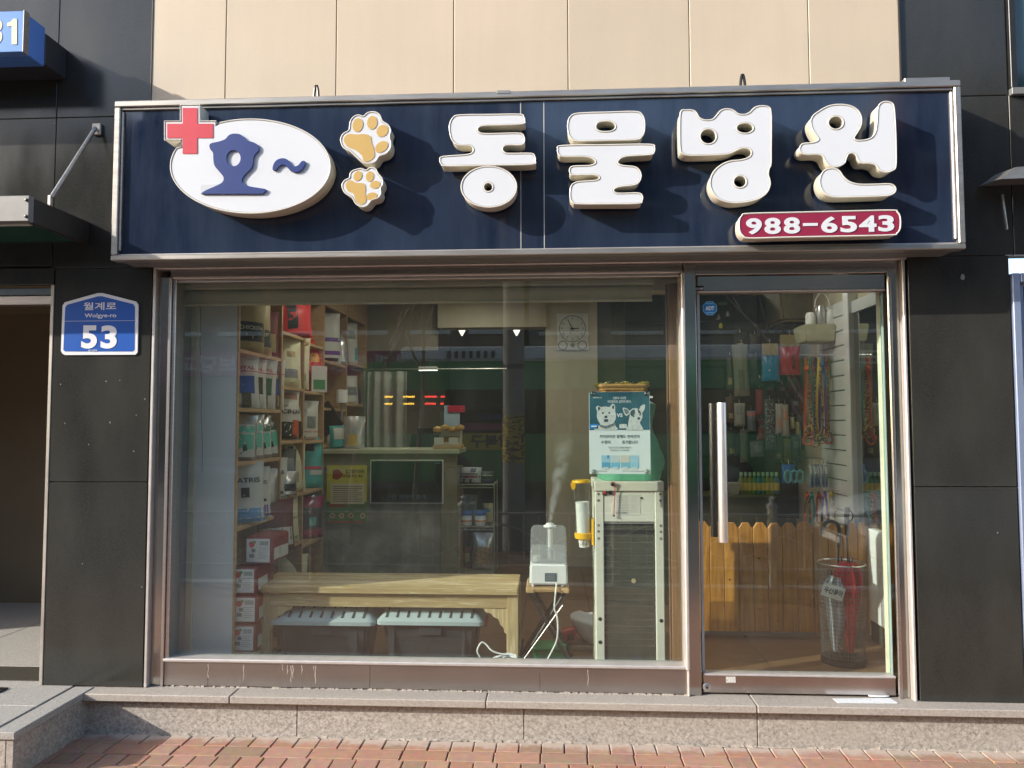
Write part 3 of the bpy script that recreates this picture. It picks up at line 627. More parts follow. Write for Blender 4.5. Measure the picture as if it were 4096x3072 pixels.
# paws
TAN = mat('tan_vinyl', (.56, .37, .12), .45, var=.05)
pw1 = [(212, 727), (243, 735), (270, 713), (310, 707), (345, 725), (362, 765), (396, 787), (415, 822), (406, 862), (416, 900), (410, 942), (382, 972), (342, 987), (318, 1020), (280, 1032), (240, 1024), (200, 990), (160, 955), (116, 930), (100, 882), (116, 845), (152, 822), (160, 770), (182, 738)]
P1 = raised('paw', 'larger tan and white paw print', [sm(pw1, Z2)], sg)
for e_ in ((207, 790, 33, 44, 12), (298, 775, 32, 43, 8), (362, 827, 40, 34, -50), (357, 928, 46, 31, -38)): shape('toe_pad', [st(ell(*e_), Z2)], YL-.0005, .002, TAN, P1)
shape('palm_pad', [sm([(118, 882), (145, 848), (200, 850), (250, 847), (288, 862), (295, 900), (308, 940), (312, 988), (282, 1017), (247, 1018), (230, 980), (190, 947), (140, 925)], Z2)], YL-.0005, .002, TAN, P1)
pw2 = [(200, 1071), (230, 1066), (260, 1076), (285, 1060), (318, 1066), (335, 1096), (360, 1127), (364, 1163), (350, 1190), (353, 1220), (335, 1250), (295, 1264), (265, 1298), (232, 1306), (195, 1286), (170, 1246), (125, 1216), (108, 1172), (125, 1140), (155, 1125), (160, 1096), (176, 1079)]
P2 = raised('paw', 'smaller tan and white paw print below the larger one', [sm(pw2, Z2)], sg)
for e_ in ((207, 1112, 26, 33, 25), (283, 1115, 25, 33, 12), (317, 1167, 33, 24, -15), (295, 1240, 35, 23, -15)): shape('toe_pad', [st(ell(*e_), Z2)], YL-.0005, .002, TAN, P2)
shape('palm_pad', [sm([(130, 1168), (155, 1138), (200, 1155), (245, 1160), (257, 1190), (255, 1230), (262, 1262), (245, 1288), (220, 1290), (195, 1270), (180, 1225), (145, 1207)], Z2)], YL-.0005, .002, TAN, P2)
# phone plate
plp = [(575, 1263), (800, 1257), (1100, 1250), (1425, 1243), (1462, 1252), (1480, 1282), (1481, 1345), (1462, 1378), (1420, 1390), (1100, 1397), (800, 1403), (595, 1408), (552, 1395), (531, 1360), (530, 1302), (545, 1275)]
PH = raised('phone_plate', 'crimson plate with the white phone number', [sm(plp, Z3)], sg, face=mat('crimson_vinyl', (.27, .018, .055), .4, var=.05), th=.08)
dg_x = [(570, 660), (678, 772), (792, 886), (905, 992), (1014, 1107), (1128, 1222), (1238, 1338), (1352, 1442)]
for (xa, xb_), ch in zip(dg_x, '988-6543'):
    t = (xa-570)/870; yt = 1290-20*t; yb = 1388-20*t
    if ch == '-': yt, yb = 1319, 1337
    a = Z3(xa, yb); b = Z3(xb_, yt)
    mid = ((a[0]+b[0])/2, 0, (a[2]+b[2])/2); flip = Matrix.Translation(mid) @ Matrix.Rotation(math.pi, 4, 'Y') @ Matrix.Translation([-c for c in mid]) if ch == '6' else None
    text('phone_digit', '9' if ch == '6' else ch, (a[0], b[0], a[2], b[2]), YL+.0005, LFACE, PH, .034, .002, flip)
# hooks and top angle
for px, py in ((1265, 392), (2971, 342)):
    q = at(px, py, YS+.1)
    pts = [(q[0]-.012*math.cos(t), YS+.1, sz1-.002+.10*math.sin(t)+(.0 if t < 1.57 else 0)) for t in np.linspace(0, math.pi, 10)]
    tube('lifting_hook', pts, .007, DARKM, sg, 8)
a = at(3590, 318, YS+.1); b = at(3768, 300, YS+.1)
box('top_angle', a[0], b[0], YS+.03, YS+.2, sz1-.001, sz1+.028, ALU, sg, .002)
boxes('fixing_tab', [(float(at(1988, 380, YS)[0]), float(at(2040, 380, YS)[0]), YS-.003, YS+.02, sz1-.012, sz1+.003)], ALU, sg, .001)

# ================================================================== shop window
wn = thing('shop_window', 'large shop window in a polished stainless steel frame', 'window', (-.65, 0, LZ))
WX0, WX1, WZ0, WZ1 = -1.935, .642, .205, 2.112
# left jamb: outer lip, mirror channel, two ribs
box('frame_lip', -2.046, -2.030, -.078, .04, LZ, 2.192, STEEL_LIP, wn, .003)
box('frame_channel', -2.029, -1.972, -.045, .04, LZ, 2.140, STEEL, wn, .002)
box('frame_rib', -1.971, -1.956, -.062, .04, LZ, 2.132, STEEL_B, wn, .003)
box('frame_rib', -1.955, -1.936, -.050, .04, .185, 2.126, STEEL_B, wn, .003)
# head
box('frame_lip', -2.029, 1.735, -.078, .04, 2.176, 2.192, STEEL_LIP, wn, .003)
box('frame_channel', -1.971, .655, -.045, .04, 2.141, 2.175, STEEL, wn, .002)
box('frame_lip', -1.955, .655, -.060, .04, 2.127, 2.140, STEEL_LIP, wn, .003)
box('frame_rib', -1.935, .642, -.040, .04, 2.113, 2.126, STEEL_B, wn, .002)
# apron and sill
APR = mat('apron_stainless', (.42, .39, .37), .34, 1., var=.14, scale=2.5, bump=.05, bscale=7, stretch=(.6, 1, 2.5))
ax = [-1.955]+[float(at(p, 2700, -.05)[0]) for p in (833, 1480, 2160)]+[.655]
for a, b in zip(ax, ax[1:]): box('apron_sheet', a+.0008, b-.0008, -.052, .03, LZ+.006, .186, APR, wn, .001)
box('sill_rail', -1.955, .655, -.066, .03, .1865, .203, STEEL_LIP, wn, .004)
crumbs('apron_mortar', -1.95, .65, -.053, LZ-.001, 60, .008, CRUMB, wn)
# lime runs down the apron
V, Fs = [], []
for px in (833, 975, 1130, 1150, 1165, 1172, 1208, 1255, 1262, 2352):
    q = at(px, 2660, -.053); L_ = random.uniform(.03, .10); z = .185; wd = random.uniform(.0012, .0028)
    pr_ = None
    for k in range(7):
        zz = z-L_*k/6; xx = q[0]+.002*math.sin(k*1.7+px); ww = wd*random.uniform(.5, 1.2)
        V += [(xx-ww, -.0528, zz), (xx+ww, -.0528, zz)]
        if k: n_ = len(V); Fs.append((n_-4, n_-2, n_-1, n_-3))
o = mk('lime_run', V, Fs, mat('lime_streak', (.42, .36, .31), .8), wn); o['kind'] = 'stuff'
# mullion and right jamb
box('frame_lip', .643, .660, -.080, .04, .186, 2.126, STEEL_LIP, wn, .004)
box('mullion_face', .661, .718, -.055, .04, LZ, 2.175, STEEL, wn, .002)
box('frame_lip', .650, .660, -.072, .03, LZ, .185, STEEL_LIP, wn, .003)
box('frame_channel', 1.652, 1.708, -.045, .04, LZ, 2.175, STEEL, wn, .002)
box('frame_lip', 1.709, 1.7245, -.080, .04, LZ-.02, 2.175, STEEL_LIP, wn, .004)
box('frame_rib', 1.6535, 1.668, -.052, -.0455, LZ, 2.10, STEEL_B, wn, .001)
box('door_head', .719, 1.651, -.045, .04, 2.118, 2.175, STEEL, wn, .002)
box('glass_pane', WX0-.01, WX1+.012, .0, .008, .19, 2.12, GLASS, wn)

# ------------------------------------------------------------------ glass door
dr = thing('glass_door', 'glass door with steel rails and a long upright bar handle', 'door', (1.19, 0, LZ))
DX0, DX1 = .730, 1.642
tz = float(at(2900, 1164, -.03)[2]); bz = float(at(2900, 2700, -.03)[2])
box('top_rail', DX0, DX1, -.042, .012, tz, 2.112, STEEL, dr, .002)
box('bottom_rail', DX0, DX1, -.042, .012, LZ+.012, bz, mat('scuffed_stainless', (.52, .47, .44), .22, 1., var=.2, scale=5, bump=.1, bscale=9), dr, .002)
box('rail_cap', DX0, DX1, -.046, .014, bz+.0005, bz+.010, STEEL_LIP, dr, .002)
box('rail_cap', DX0, DX1, -.046, .014, tz-.009, tz-.0005, STEEL_LIP, dr, .002)
box('glass_pane', DX0+.014, DX1-.009, -.018, -.006, bz+.002, tz-.002, GLASS, dr)
GEDGE = mat('glass_edge', (.36, .50, .46), .25, spec=.8)
box('edge_strip', DX0, DX0+.012, -.020, -.004, bz+.011, tz-.01, mat('clear_edge_seal', (.55, .58, .58), .3), dr)
box('edge_strip', DX1-.008, DX1-.002, -.020, -.004, bz+.011, tz-.01, GEDGE, dr)
h0 = at(2885, 1610, -.10); h1 = at(2888, 2170, -.10)
hx = float(h0[0])
lathe('handle_bar', [(.0001, 0), (.021, .001), (.022, .004), (.022, h0[2]-h1[2]-.004), (.021, h0[2]-h1[2]-.001), (.0001, h0[2]-h1[2])], (hx, -.10, h1[2]), mat('satin_handle_steel', (.80, .76, .72), .38, .8, var=.05, scale=20), dr, 24)
for z in (h1[2]+.08, h0[2]-.08): tube('handle_standoff', [(hx, -.10, z), (hx, -.018, z)], .009, STEEL_B, dr, 12)
lathe('handle_bar', [(.0001, 0), (.018, .001), (.018, h0[2]-h1[2])], (hx-.004, .085, h1[2]), DARKM, dr, 20)
lk = at(2827, 2749, -.044)
XR90 = lambda x, y, z: Matrix.Translation((x, y, z)) @ Matrix.Rotation(math.pi/2, 4, 'X')
lathe('floor_lock', [(.020, 0), (.020, .004), (.016, .007), (.0001, .007)], (0, 0, 0), STEEL_B, dr, 24, XR90(lk[0], -.0425, lk[2]))
lathe('lock_core', [(.006, 0), (.006, .002), (.0001, .002)], (0, 0, 0), DARKM, dr, 16, XR90(lk[0], -.050, lk[2]))
def rectp(px0, px1, py0, py1, y): a = at(px0, py1, y); b = at(px1, py0, y); return (float(a[0]), float(b[0]), float(a[2]), float(b[2]))
def flat(name, r, y, mt, parent, th=.0008): return box(name, r[0], r[1], y-th, y, r[2], r[3], mt, parent)
# small stickers on the rails
a = rectp(2904, 2942, 2707, 2730, -.0425); box('rail_sticker', a[0], a[1], -.0432, -.0422, a[2], a[3], mat('worn_sticker', (.55, .53, .5), .7, var=.4, scale=200), dr)
a = rectp(2779, 2814, 1143, 1164, -.0425); box('phone_sticker', a[0], a[1], -.0432, -.0422, a[2], a[3], BLACK, dr)
text('phone_sticker_text', '900-0480', rectp(2780, 2813, 1150, 1160, -.0435), -.0434, WHITEP, dr, .02)
# octagonal alarm sticker
st_ = thing('alarm_sticker', 'blue octagonal security sticker on the door glass', 'sticker', (.84, -.02, 1.95))
c = at(2839, 1233, -.0185); r_ = .0375
octo = lambda r: [(c[0]+r*math.cos(math.radians(22.5+45*k)), c[2]+r*math.sin(math.radians(22.5+45*k))) for k in range(8)]
SB = mat('sticker_blue', (.02, .20, .50), .4); SBL = mat('sticker_pale_blue', (.25, .55, .80), .4)
shape('sticker_rim', [octo(r_)], -.0192, .001, SBL, st_); shape('sticker_face', [octo(r_*.92)], -.0199, .0006, SB, st_)
text('sticker_text', 'ADT', (c[0]-.022, c[0]+.022, c[2]-.011, c[2]+.010), -.0202, WHITEP, st_, .05, .0004)
flat('sticker_line', (c[0]-.017, c[0]+.017, c[2]+.021, c[2]+.025), -.0200, SBL, st_, .0004)
flat('sticker_line', (c[0]-.018, c[0]+.018, c[2]-.025, c[2]-.020), -.0200, SBL, st_, .0004)
# paper lying in front of the door
pp = thing('folded_paper', 'white printed paper lying on the step under the door', 'paper', (1.5, -.06, LZ))
a = atz(3330, 2793, LZ+.004); b = atz(3560, 2790, LZ+.004); c2 = atz(3590, 2812, LZ+.004); d2 = atz(3352, 2810, LZ+.004)
V = [(*q[:2], LZ+.0012) for q in (d2, c2, b, a)]; V += [(v[0], v[1], LZ+.004+.003*math.sin(i*2)) for i, v in enumerate(V)]
mk('paper_sheet', V, [(3, 2, 1, 0), (4, 5, 6, 7), (0, 1, 5, 4), (1, 2, 6, 5), (2, 3, 7, 6), (3, 0, 4, 7)], mat('printed_paper', (.70, .72, .74), .7, col2=(.35, .40, .5), thr=(.62, .68), scale=120), pp)
q = atz(3515, 2790, LZ); mk('paper_cup_lid', [(q[0]+.05*math.cos(t), q[1]+.012*math.sin(t), LZ+.006+(.006 if k else 0)) for k in (0, 1) for t in np.linspace(0, 5.9, 16)], [tuple(range(16, 32))]+[(i, (i+1) % 16, 16+(i+1) % 16, 16+i) for i in range(16)], WHITEP, pp)

# ================================================================== shop interior: shell
FLT = mat('brown_floor_tile', (.20, .115, .060), .35, var=.15, scale=9)
fl = struct('floor'); box('floor_bed', -2.05, 2.1, .05, 4.8, LZ-.06, LZ-.004, mat('tile_grout', (.07, .05, .035), .8), fl)
for i in range(9):
    for j in range(10):
        box('floor_tile', -2.04+i*.46+.002, -2.04+(i+1)*.46-.002, .06+j*.46+.002, .06+(j+1)*.46-.002, LZ-.02, LZ, FLT, fl, .001)
wl = struct('wall_left'); box('wall_face', -2.12, -2.05, .12, 4.8, LZ, 2.7, CREAM, wl)
wb = struct('wall_back'); WALLB = mat('grey_beige_wall', (.40, .36, .29), .6, var=.05); box('wall_face', -2.12, 2.2, 4.72, 4.8, LZ, 2.7, WALLB, wb)
wr = struct('wall_right'); box('wall_face', 1.97, 2.1, .121, 4.72, LZ, 2.7, CREAM, wr)
cl = struct('ceiling'); box('ceiling_face', -2.05, 1.97, .121, 4.72, 2.55, 2.68, mat('ceiling_white', (.5, .47, .40), .8), cl)
box('blind_bulkhead', -2.05, 1.97, .28, .40, 2.10, 2.55, CREAM, cl)
# soffit and back partition seen over the counter
YB = 3.3
pt = thing('back_partition', 'grey-beige partition wall with dark opening behind the counter', 'wall', (-.6, YB, LZ))
a = ap(785, 640, YB); b = ap(945, 757, YB)
box('partition_board', -2.04, b[0], YB, YB+.06, b[2], 2.55, WALLB, pt, .002)
a = ap(945, 708, YB-.15); b = ap(1180, 640, YB-.15); OPX0, OPX1, OPZ = float(a[0]), float(b[0]), float(a[2])
box('opening_head', OPX0, OPX1, YB-.15, YB+.06, OPZ, 2.55, CREAM, pt, .002)
a = ap(1178, 700, YB-.1); b = ap(1290, 700, YB-.1)
box('partition_pier', a[0], b[0], YB-.1, YB+.06, LZ, 2.55, CREAM, pt, .002)
box('dark_panel', b[0]+.002, 1.96, YB-.05, YB+.06, LZ, 2.55, mat('dark_olive_wall', (.09, .085, .055), .7, var=.2), pt)
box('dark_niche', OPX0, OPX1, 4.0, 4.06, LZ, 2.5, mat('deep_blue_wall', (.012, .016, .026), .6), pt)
# two small ceiling spotlights
for px, lab in ((998, 'small glass spotlight on the left under the dark opening'), (1116, 'small glass spotlight on the right under the dark opening')):
    q = ap(px, 718, 3.5); t = thing('spotlight', lab, 'lamp', (q[0], 3.5, q[2]), 'spotlights in the dark opening')
    lathe('lamp_cone', [(.004, -.035), (.035, .02), (.03, .024)], q, mat('lamp_glow', (.9, .85, .7), .3, emit=.8), t, 8); tube('lamp_stem', [(q[0], 3.5, q[2]+.02), (q[0], 3.5, q[2]+.3)], .006, DARKM, t)
tl_ = thing('tube_light', 'short lit tube light above the curtain behind the counter', 'lamp', (-1, 3.1, 1.9))
a = ap(905, 799, 3.1); b = ap(944, 799, 3.1); box('lit_tube', a[0], b[0], 3.1, 3.12, a[2]-.006, a[2]+.006, mat('tube_glow', (1, .95, .8), .3, emit=3), tl_); box('tube_fitting', a[0], b[0], 3.08, 3.14, a[2]+.008, a[2]+.03, WHITEP, tl_)
for i, (lx, ly) in enumerate(((-1.2, 1.1), (-.1, 1.1), (1.3, 1.1), (-.7, 2.4), (1.2, 2.6))):  # only the first two are known; the others are added to brighten the shop
    t = thing('downlight', ['recessed round ceiling light over the shelves, front row', 'recessed round ceiling light over the middle, front row', 'added recessed round ceiling light by the door, front row', 'added recessed round ceiling light over the counter', 'added recessed round ceiling light over the hanging goods'][i], 'lamp', (lx, ly, 2.55), 'recessed ceiling lights')
    tube('lamp_rim', [(lx+.10*math.cos(u), ly+.10*math.sin(u), 2.546) for u in np.linspace(0, 6.283, 25)[:-1]], .008, WHITEP, t, 8, True); lathe('lamp_disc', [(.088, -.006), (.088, 0)], (lx, ly, 2.549), mat('downlight_glow', (1, .93, .8), .3, var=.001, emit=26), t)
# curtain
ct = thing('curtain', 'grey pleated curtain hanging behind the counter', 'curtain', (-1.2, 2.9, .9))
a = ap(786, 803, 2.9); b = ap(878, 965, 2.9); V, Fs = [], []
n_ = 60
for j in range(9):
    for i in range(n_+1):
        u = i/n_; V.append((a[0]+(b[0]-a[0])*u, 2.9+.024*math.sin(u*31+.6*math.sin(j*.5)+2.2*math.sin(u*5))+.014*math.sin(u*13+j*.3), a[2]+(b[2]-.4-a[2])*j/8))
for j in range(8):
    for i in range(n_): k = j*(n_+1)+i; Fs.append((k, k+1, k+n_+2, k+n_+1))
o = mk('curtain_cloth', V, Fs, mat('grey_curtain', (.42, .40, .36), .9, var=.08), ct, True); md = o.modifiers.new('thick', 'SOLIDIFY'); md.thickness = .004
tube('curtain_rod', [(a[0]-.05, 2.9, a[2]+.02), (b[0]+.9, 2.9, a[2]+.02)], .008, ALU, ct)
# roller blind
bl = thing('roller_blind', 'cream roller blind rolled up along the top of the window', 'blind', (-.6, .1, 2.05))
a = ap(382, 612, .10); b = ap(1412, 640, .10)
box('cassette', a[0], b[0], .06, .13, 2.095, 2.145, mat('blind_cassette', (.60, .57, .46), .4), bl, .006, 2)
lathe('rolled_cloth', [(.0001, 0), (.032, .002), (.032, b[0]-a[0]-.02), (.0001, b[0]-a[0]-.018)], (0, 0, 0), mat('cream_cloth', (.56, .52, .40), .85, var=.05), bl, 20, Matrix.Translation((a[0]+.01, .11, 2.062)) @ Matrix.Rotation(math.pi/2, 4, 'Y'))
box('blind_skirt', a[0]+.01, b[0]-.012, .078, .081, 2.024, 2.06, MATS['cream_cloth'], bl)
box('bottom_bar', a[0]+.008, b[0]-.010, .072, .087, 2.008, 2.0235, MATS['blind_cassette'], bl, .003)
tube('pull_chain', [(a[0]+.03, .09, 2.05), (a[0]+.033, .09, 1.5)], .0015, WHITEP, bl, 5)

# ------------------------------------------------------------------ shelves along the left wall
sh = thing('display_shelf', 'long light oak shelf unit along the left wall with a white end panel', 'shelf', (-1.87, 1.5, LZ))
SX0, SX1 = -2.045, -1.70
a = ap(364, 640, .15)
box('end_panel', SX0+.03, SX1-.004, .168, .186, LZ, 2.08, WHITE, sh, .001)
box('end_trim', SX0-.0+.09, SX0+.128, .150, .167, LZ, 2.09, mat('cream_trim', (.56, .55, .45), .5), sh, .002)
box('panel_edge', SX1-.0035, SX1+.006, .166, .188, LZ, 2.10, OAK, sh, .001)
# crack line in the end panel
tube('panel_crack', [(float(at(800+k*1.2, 1210+k*85, .1675)[0])+.003*math.sin(k*2.1), .1675, float(at(800, 1210+k*85, .1675)[2])) for k in range(9)], .0011, mat('crack_dark', (.10, .10, .10), .9), sh, 4)
ydiv = [.19, .84, 1.27, 1.72, 2.34, 3.0]
for i, y in enumerate(ydiv[1:]): box('divider', SX0, SX1, y-.011, y+.011, LZ, 2.50, OAK, sh, .001)
box('back_board', SX0-.002, SX0+.008, .19, 3.0, LZ, 2.5, OAK, sh)
box('top_fascia', SX1-.03, SX1-.004, .19, 2.98, 2.28, 2.5, OAK, sh)
bays = [(1.79, 1.467, 1.17, .817, .40), (1.97, 1.62, 1.27, .915, .588, .22), (1.95, 1.61, 1.26, .91, .55), (1.86, 1.5, 1.22), (1.9, 1.55, 1.25)]
for bi, zs in enumerate(bays):
    for z in zs: box('shelf_board', SX0+.01, SX1-.002, ydiv[bi]+.012, ydiv[bi+1]-.012, z-.02, z, OAK, sh, .001)

# ------------------------------------------------------------------ reception counter with its screen and poster
YC = 1.74
co = thing('reception_counter', 'tall reception counter with mottled grey-green front and pale top', 'counter', (-1.2, YC, LZ))
c0 = ap(687, 970, YC); c1 = ap(993, 970, YC)
MARB = mat('mottled_grey_front', (.17, .17, .13), .5, col2=(.42, .42, .35), thr=(.40, .72), scale=5, bump=.05)
box('counter_top', c0[0]-.02, c1[0], YC-.03, YC+.42, c0[2]-.035, c0[2], mat('pale_green_top', (.46, .46, .33), .4), co, .004)
cz = float(c0[2])-.036
box('front_band', c0[0], c1[0]-.02, YC, YC+.03, cz-.10, cz, mat('olive_band', (.22, .20, .12), .5), co, .002)
box('front_panel', c0[0], c1[0]-.14, YC+.012, YC+.04, LZ, cz-.102, MARB, co, .002)
box('end_post', c1[0]-.138, c1[0]-.02, YC, YC+.38, LZ, cz-.102, MATS['olive_band'], co, .002)
box('counter_body', c0[0]-.2, c1[0]-.145, YC+.045, YC+.40, LZ, cz-.102, MATS['olive_band'], co)
sc_ = thing('wall_screen', 'black screen with thin white frame on the counter front', 'screen', (-1, YC, 1.2))
a = ap(799, 1088, YC-.01); b = ap(958, 993, YC-.01); fw = .010
box('screen_back', a[0], b[0], YC-.012, YC-.001, a[2], b[2], mat('screen_frame_white', (.66, .68, .62), .4), sc_, .002)
box('screen_glass', a[0]+fw, b[0]-fw, YC-.0145, YC-.0125, a[2]+fw, b[2]-fw, mat('dark_screen', (.006, .012, .008), .08), sc_)
text('screen_text', '우린 애증의 관계', (a[0]+.13, b[0]-.13, a[2]+.04, a[2]+.068), -.0150+YC, mat('screen_print', (.10, .16, .22), .5), sc_, .01, .0004)
flat('screen_mark', (b[0]-.07, b[0]-.02, b[2]-.028, b[2]-.022), -.0146+YC, MATS['screen_print'], sc_, .0005)
ps = thing('yellow_poster', 'yellow and green printed poster on the counter front', 'poster', (-1.4, YC, 1.2))
pa = ap(706, 1131, YC+.01); pb = ap(794, 1005, YC+.01)
PX0, PX1, PZ0, PZ1 = float(pa[0]), float(pb[0]), float(pa[2]), float(pb[2]); pw_, ph_ = PX1-PX0, PZ1-PZ0; yp = YC-.001
def pr4(u0, u1, v0, v1): return (PX0+pw_*u0, PX0+pw_*u1, PZ1-ph_*v1, PZ1-ph_*v0)
flat('poster_sheet', pr4(0, 1, 0, .62), yp, srgb(196, 190, 60), ps, .002); flat('poster_sheet', pr4(0, 1, .6205, 1), yp, srgb(64, 110, 30), ps, .002)
flat('text_panel', pr4(.09, .94, .31, .66), yp-.0022, srgb(205, 196, 160), ps)
for k in range(8): flat('text_line', pr4(.16, .88-.1*(k % 3 == 2), .355+k*.036, .367+k*.036), yp-.0033, srgb(110, 105, 90), ps, .0004)
text('poster_title', '길고양이와의', pr4(.46, .92, .07, .14), yp-.0024, srgb(80, 40, 50), ps, .02, .0004); text('poster_title', '공존을 위한 제안', pr4(.40, .90, .16, .21), yp-.0024, srgb(80, 40, 50), ps, .01, .0004)
shape('drawn_figure', [[(PX0+pw_*(.25+.13*math.cos(t)*(1+.2*math.cos(3*t))), PZ1-ph_*(.16+.09*math.sin(t))) for t in np.linspace(0, 6, 20)]], yp-.0022, .0006, srgb(150, 70, 40), ps)
flat('red_bar', pr4(.05, .45, .675, .71), yp-.0022, srgb(170, 50, 35), ps); flat('red_bar', pr4(.05, .95, .955, .985), yp-.0022, srgb(170, 50, 35), ps)
for u in (.15, .38, .61, .9): shape('round_picture', [[(PX0+pw_*u+.020*math.cos(t), PZ1-ph_*.86+.020*math.sin(t)) for t in np.linspace(0, 6.0, 20)]], yp-.0022, .0006, srgb(200, 190, 170), ps); shape('picture_dot', [[(PX0+pw_*u+.012*math.cos(t), PZ1-ph_*.86+.010*math.sin(t)) for t in np.linspace(0, 6.0, 12)]], yp-.0030, .0005, srgb(150, 70, 60), ps)
# ------------------------------------------------------------------ wall clock
ck = thing('wall_clock', 'rectangular white wall clock with round dial and two small gauges', 'clock', (.05, YB-.1, 2))
yk = YB-.103; a = ap(1203, 757, yk); b = ap(1270, 677, yk); cw = b[0]-a[0]; chh = b[2]-a[2]
CWH = mat('clock_white', (.75, .75, .72), .4); CDK = mat('clock_dark', (.05, .05, .05), .5); CGR = mat('clock_grey', (.28, .28, .26), .5)
box('clock_case', a[0], b[0], yk-.02, yk, a[2], b[2], CWH, ck, .004)
ccx, ccz, cr_ = (a[0]+b[0])/2, b[2]-chh*.42, cw*.43
rg = lambda x, z, r, n=32: [(x+r*math.cos(2*math.pi*k/n), z+r*math.sin(2*math.pi*k/n)) for k in range(n)]
shape('dial_ring', [rg(ccx, ccz, cr_), rg(ccx, ccz, cr_*.94)], yk-.024, .004, CGR, ck)
for h in range(12):
    an = math.pi/2-h*math.pi/6; r2 = cr_*.78; text('numeral', str(h or 12), (ccx+r2*math.cos(an)-.012, ccx+r2*math.cos(an)+.012, ccz+r2*math.sin(an)-.013, ccz+r2*math.sin(an)+.013), yk-.0205, CGR, ck, .01, .0005, keep=True)
def hand(name, ang, L_, wd):
    an = math.radians(90-ang); d = Vector((math.cos(an), 0, math.sin(an))); n_ = Vector((-d.z, 0, d.x)); c_ = Vector((ccx, yk-.025, ccz))
    V = [c_-d*.02+n_*wd, c_-d*.02-n_*wd, c_+d*L_-n_*wd*.6, c_+d*L_+n_*wd*.6]; V += [v+Vector((0, .002, 0)) for v in V]
    mk(name, V, [(0, 1, 2, 3), (7, 6, 5, 4), (0, 4, 5, 1), (1, 5, 6, 2), (2, 6, 7, 3), (3, 7, 4, 0)], CDK, ck)
hand('hour_hand', 88, cr_*.5, .006); hand('minute_hand', 333, cr_*.75, .004); hand('second_hand', 205, cr_*.5, .0015)
for s in (-1, 1): shape('gauge_ring', [rg(ccx+s*cw*.31, a[2]+chh*.13, cw*.155, 20), rg(ccx+s*cw*.31, a[2]+chh*.13, cw*.12, 20)], yk-.023, .003, CGR, ck)
shape('gauge_ring', [rg(ccx, a[2]+chh*.13, cw*.07, 16)], yk-.023, .003, CGR, ck)

# ================================================================== things in the window
# ------------------------------------------------------------------ low wooden bench table
BY0, BY1 = .26, .66
a = ap(543, 1267, BY0); b = ap(1118, 1267, BY0); TZ = float(a[2]); TX0, TX1 = float(a[0]), float(b[0])
bt = thing('bench_table', 'low whitewashed wooden bench table behind the window', 'table', ((TX0+TX1)/2, (BY0+BY1)/2, LZ))
nb_ = 4
for k in range(nb_):
    y0 = BY0+(BY1-BY0)*k/nb_; y1 = BY0+(BY1-BY0)*(k+1)/nb_
    box('top_board', TX0, TX1, y0+.0006, y1-.0006, TZ-.034, TZ, BENCHW, bt, .003)
LG = .068
lx0, lx1 = TX0+.03, TX1-.06
for (x, y) in ((lx0, BY0+.02), (lx1, BY0+.02), (lx0, BY1-.02-LG), (lx1, BY1-.02-LG)):
    box('leg', x, x+LG-.005, y, y+LG-.005, LZ, TZ-.035, BENCHV, bt, .003)
box('apron_board', lx0+LG-.004, lx1-.001, BY0+.026, BY0+.05, TZ-.11, TZ-.035, BENCHW, bt, .002)
box('apron_board', lx0+LG-.004, lx1-.001, BY1-.05, BY1-.026, TZ-.11, TZ-.035, BENCHW, bt, .002)
for x in (lx0, lx1): box('end_apron', x+.01, x+LG-.015, BY0+.09, BY1-.09, TZ-.11, TZ-.035, BENCHW, bt, .002)
for x, s in ((lx0+LG-.005, 1), (lx1, -1)):
    pts = [(0, 0), (.125, 0), (.115, -.018), (.085, -.026), (.07, -.045), (.045, -.055), (.035, -.085), (.018, -.10), (.014, -.125), (0, -.135)]
    shape('corner_bracket', [[(x+s*px, TZ-.112+pz) for px, pz in (pts if s > 0 else pts[::-1])]], BY0+.03, .02, BENCHV, bt, .001)
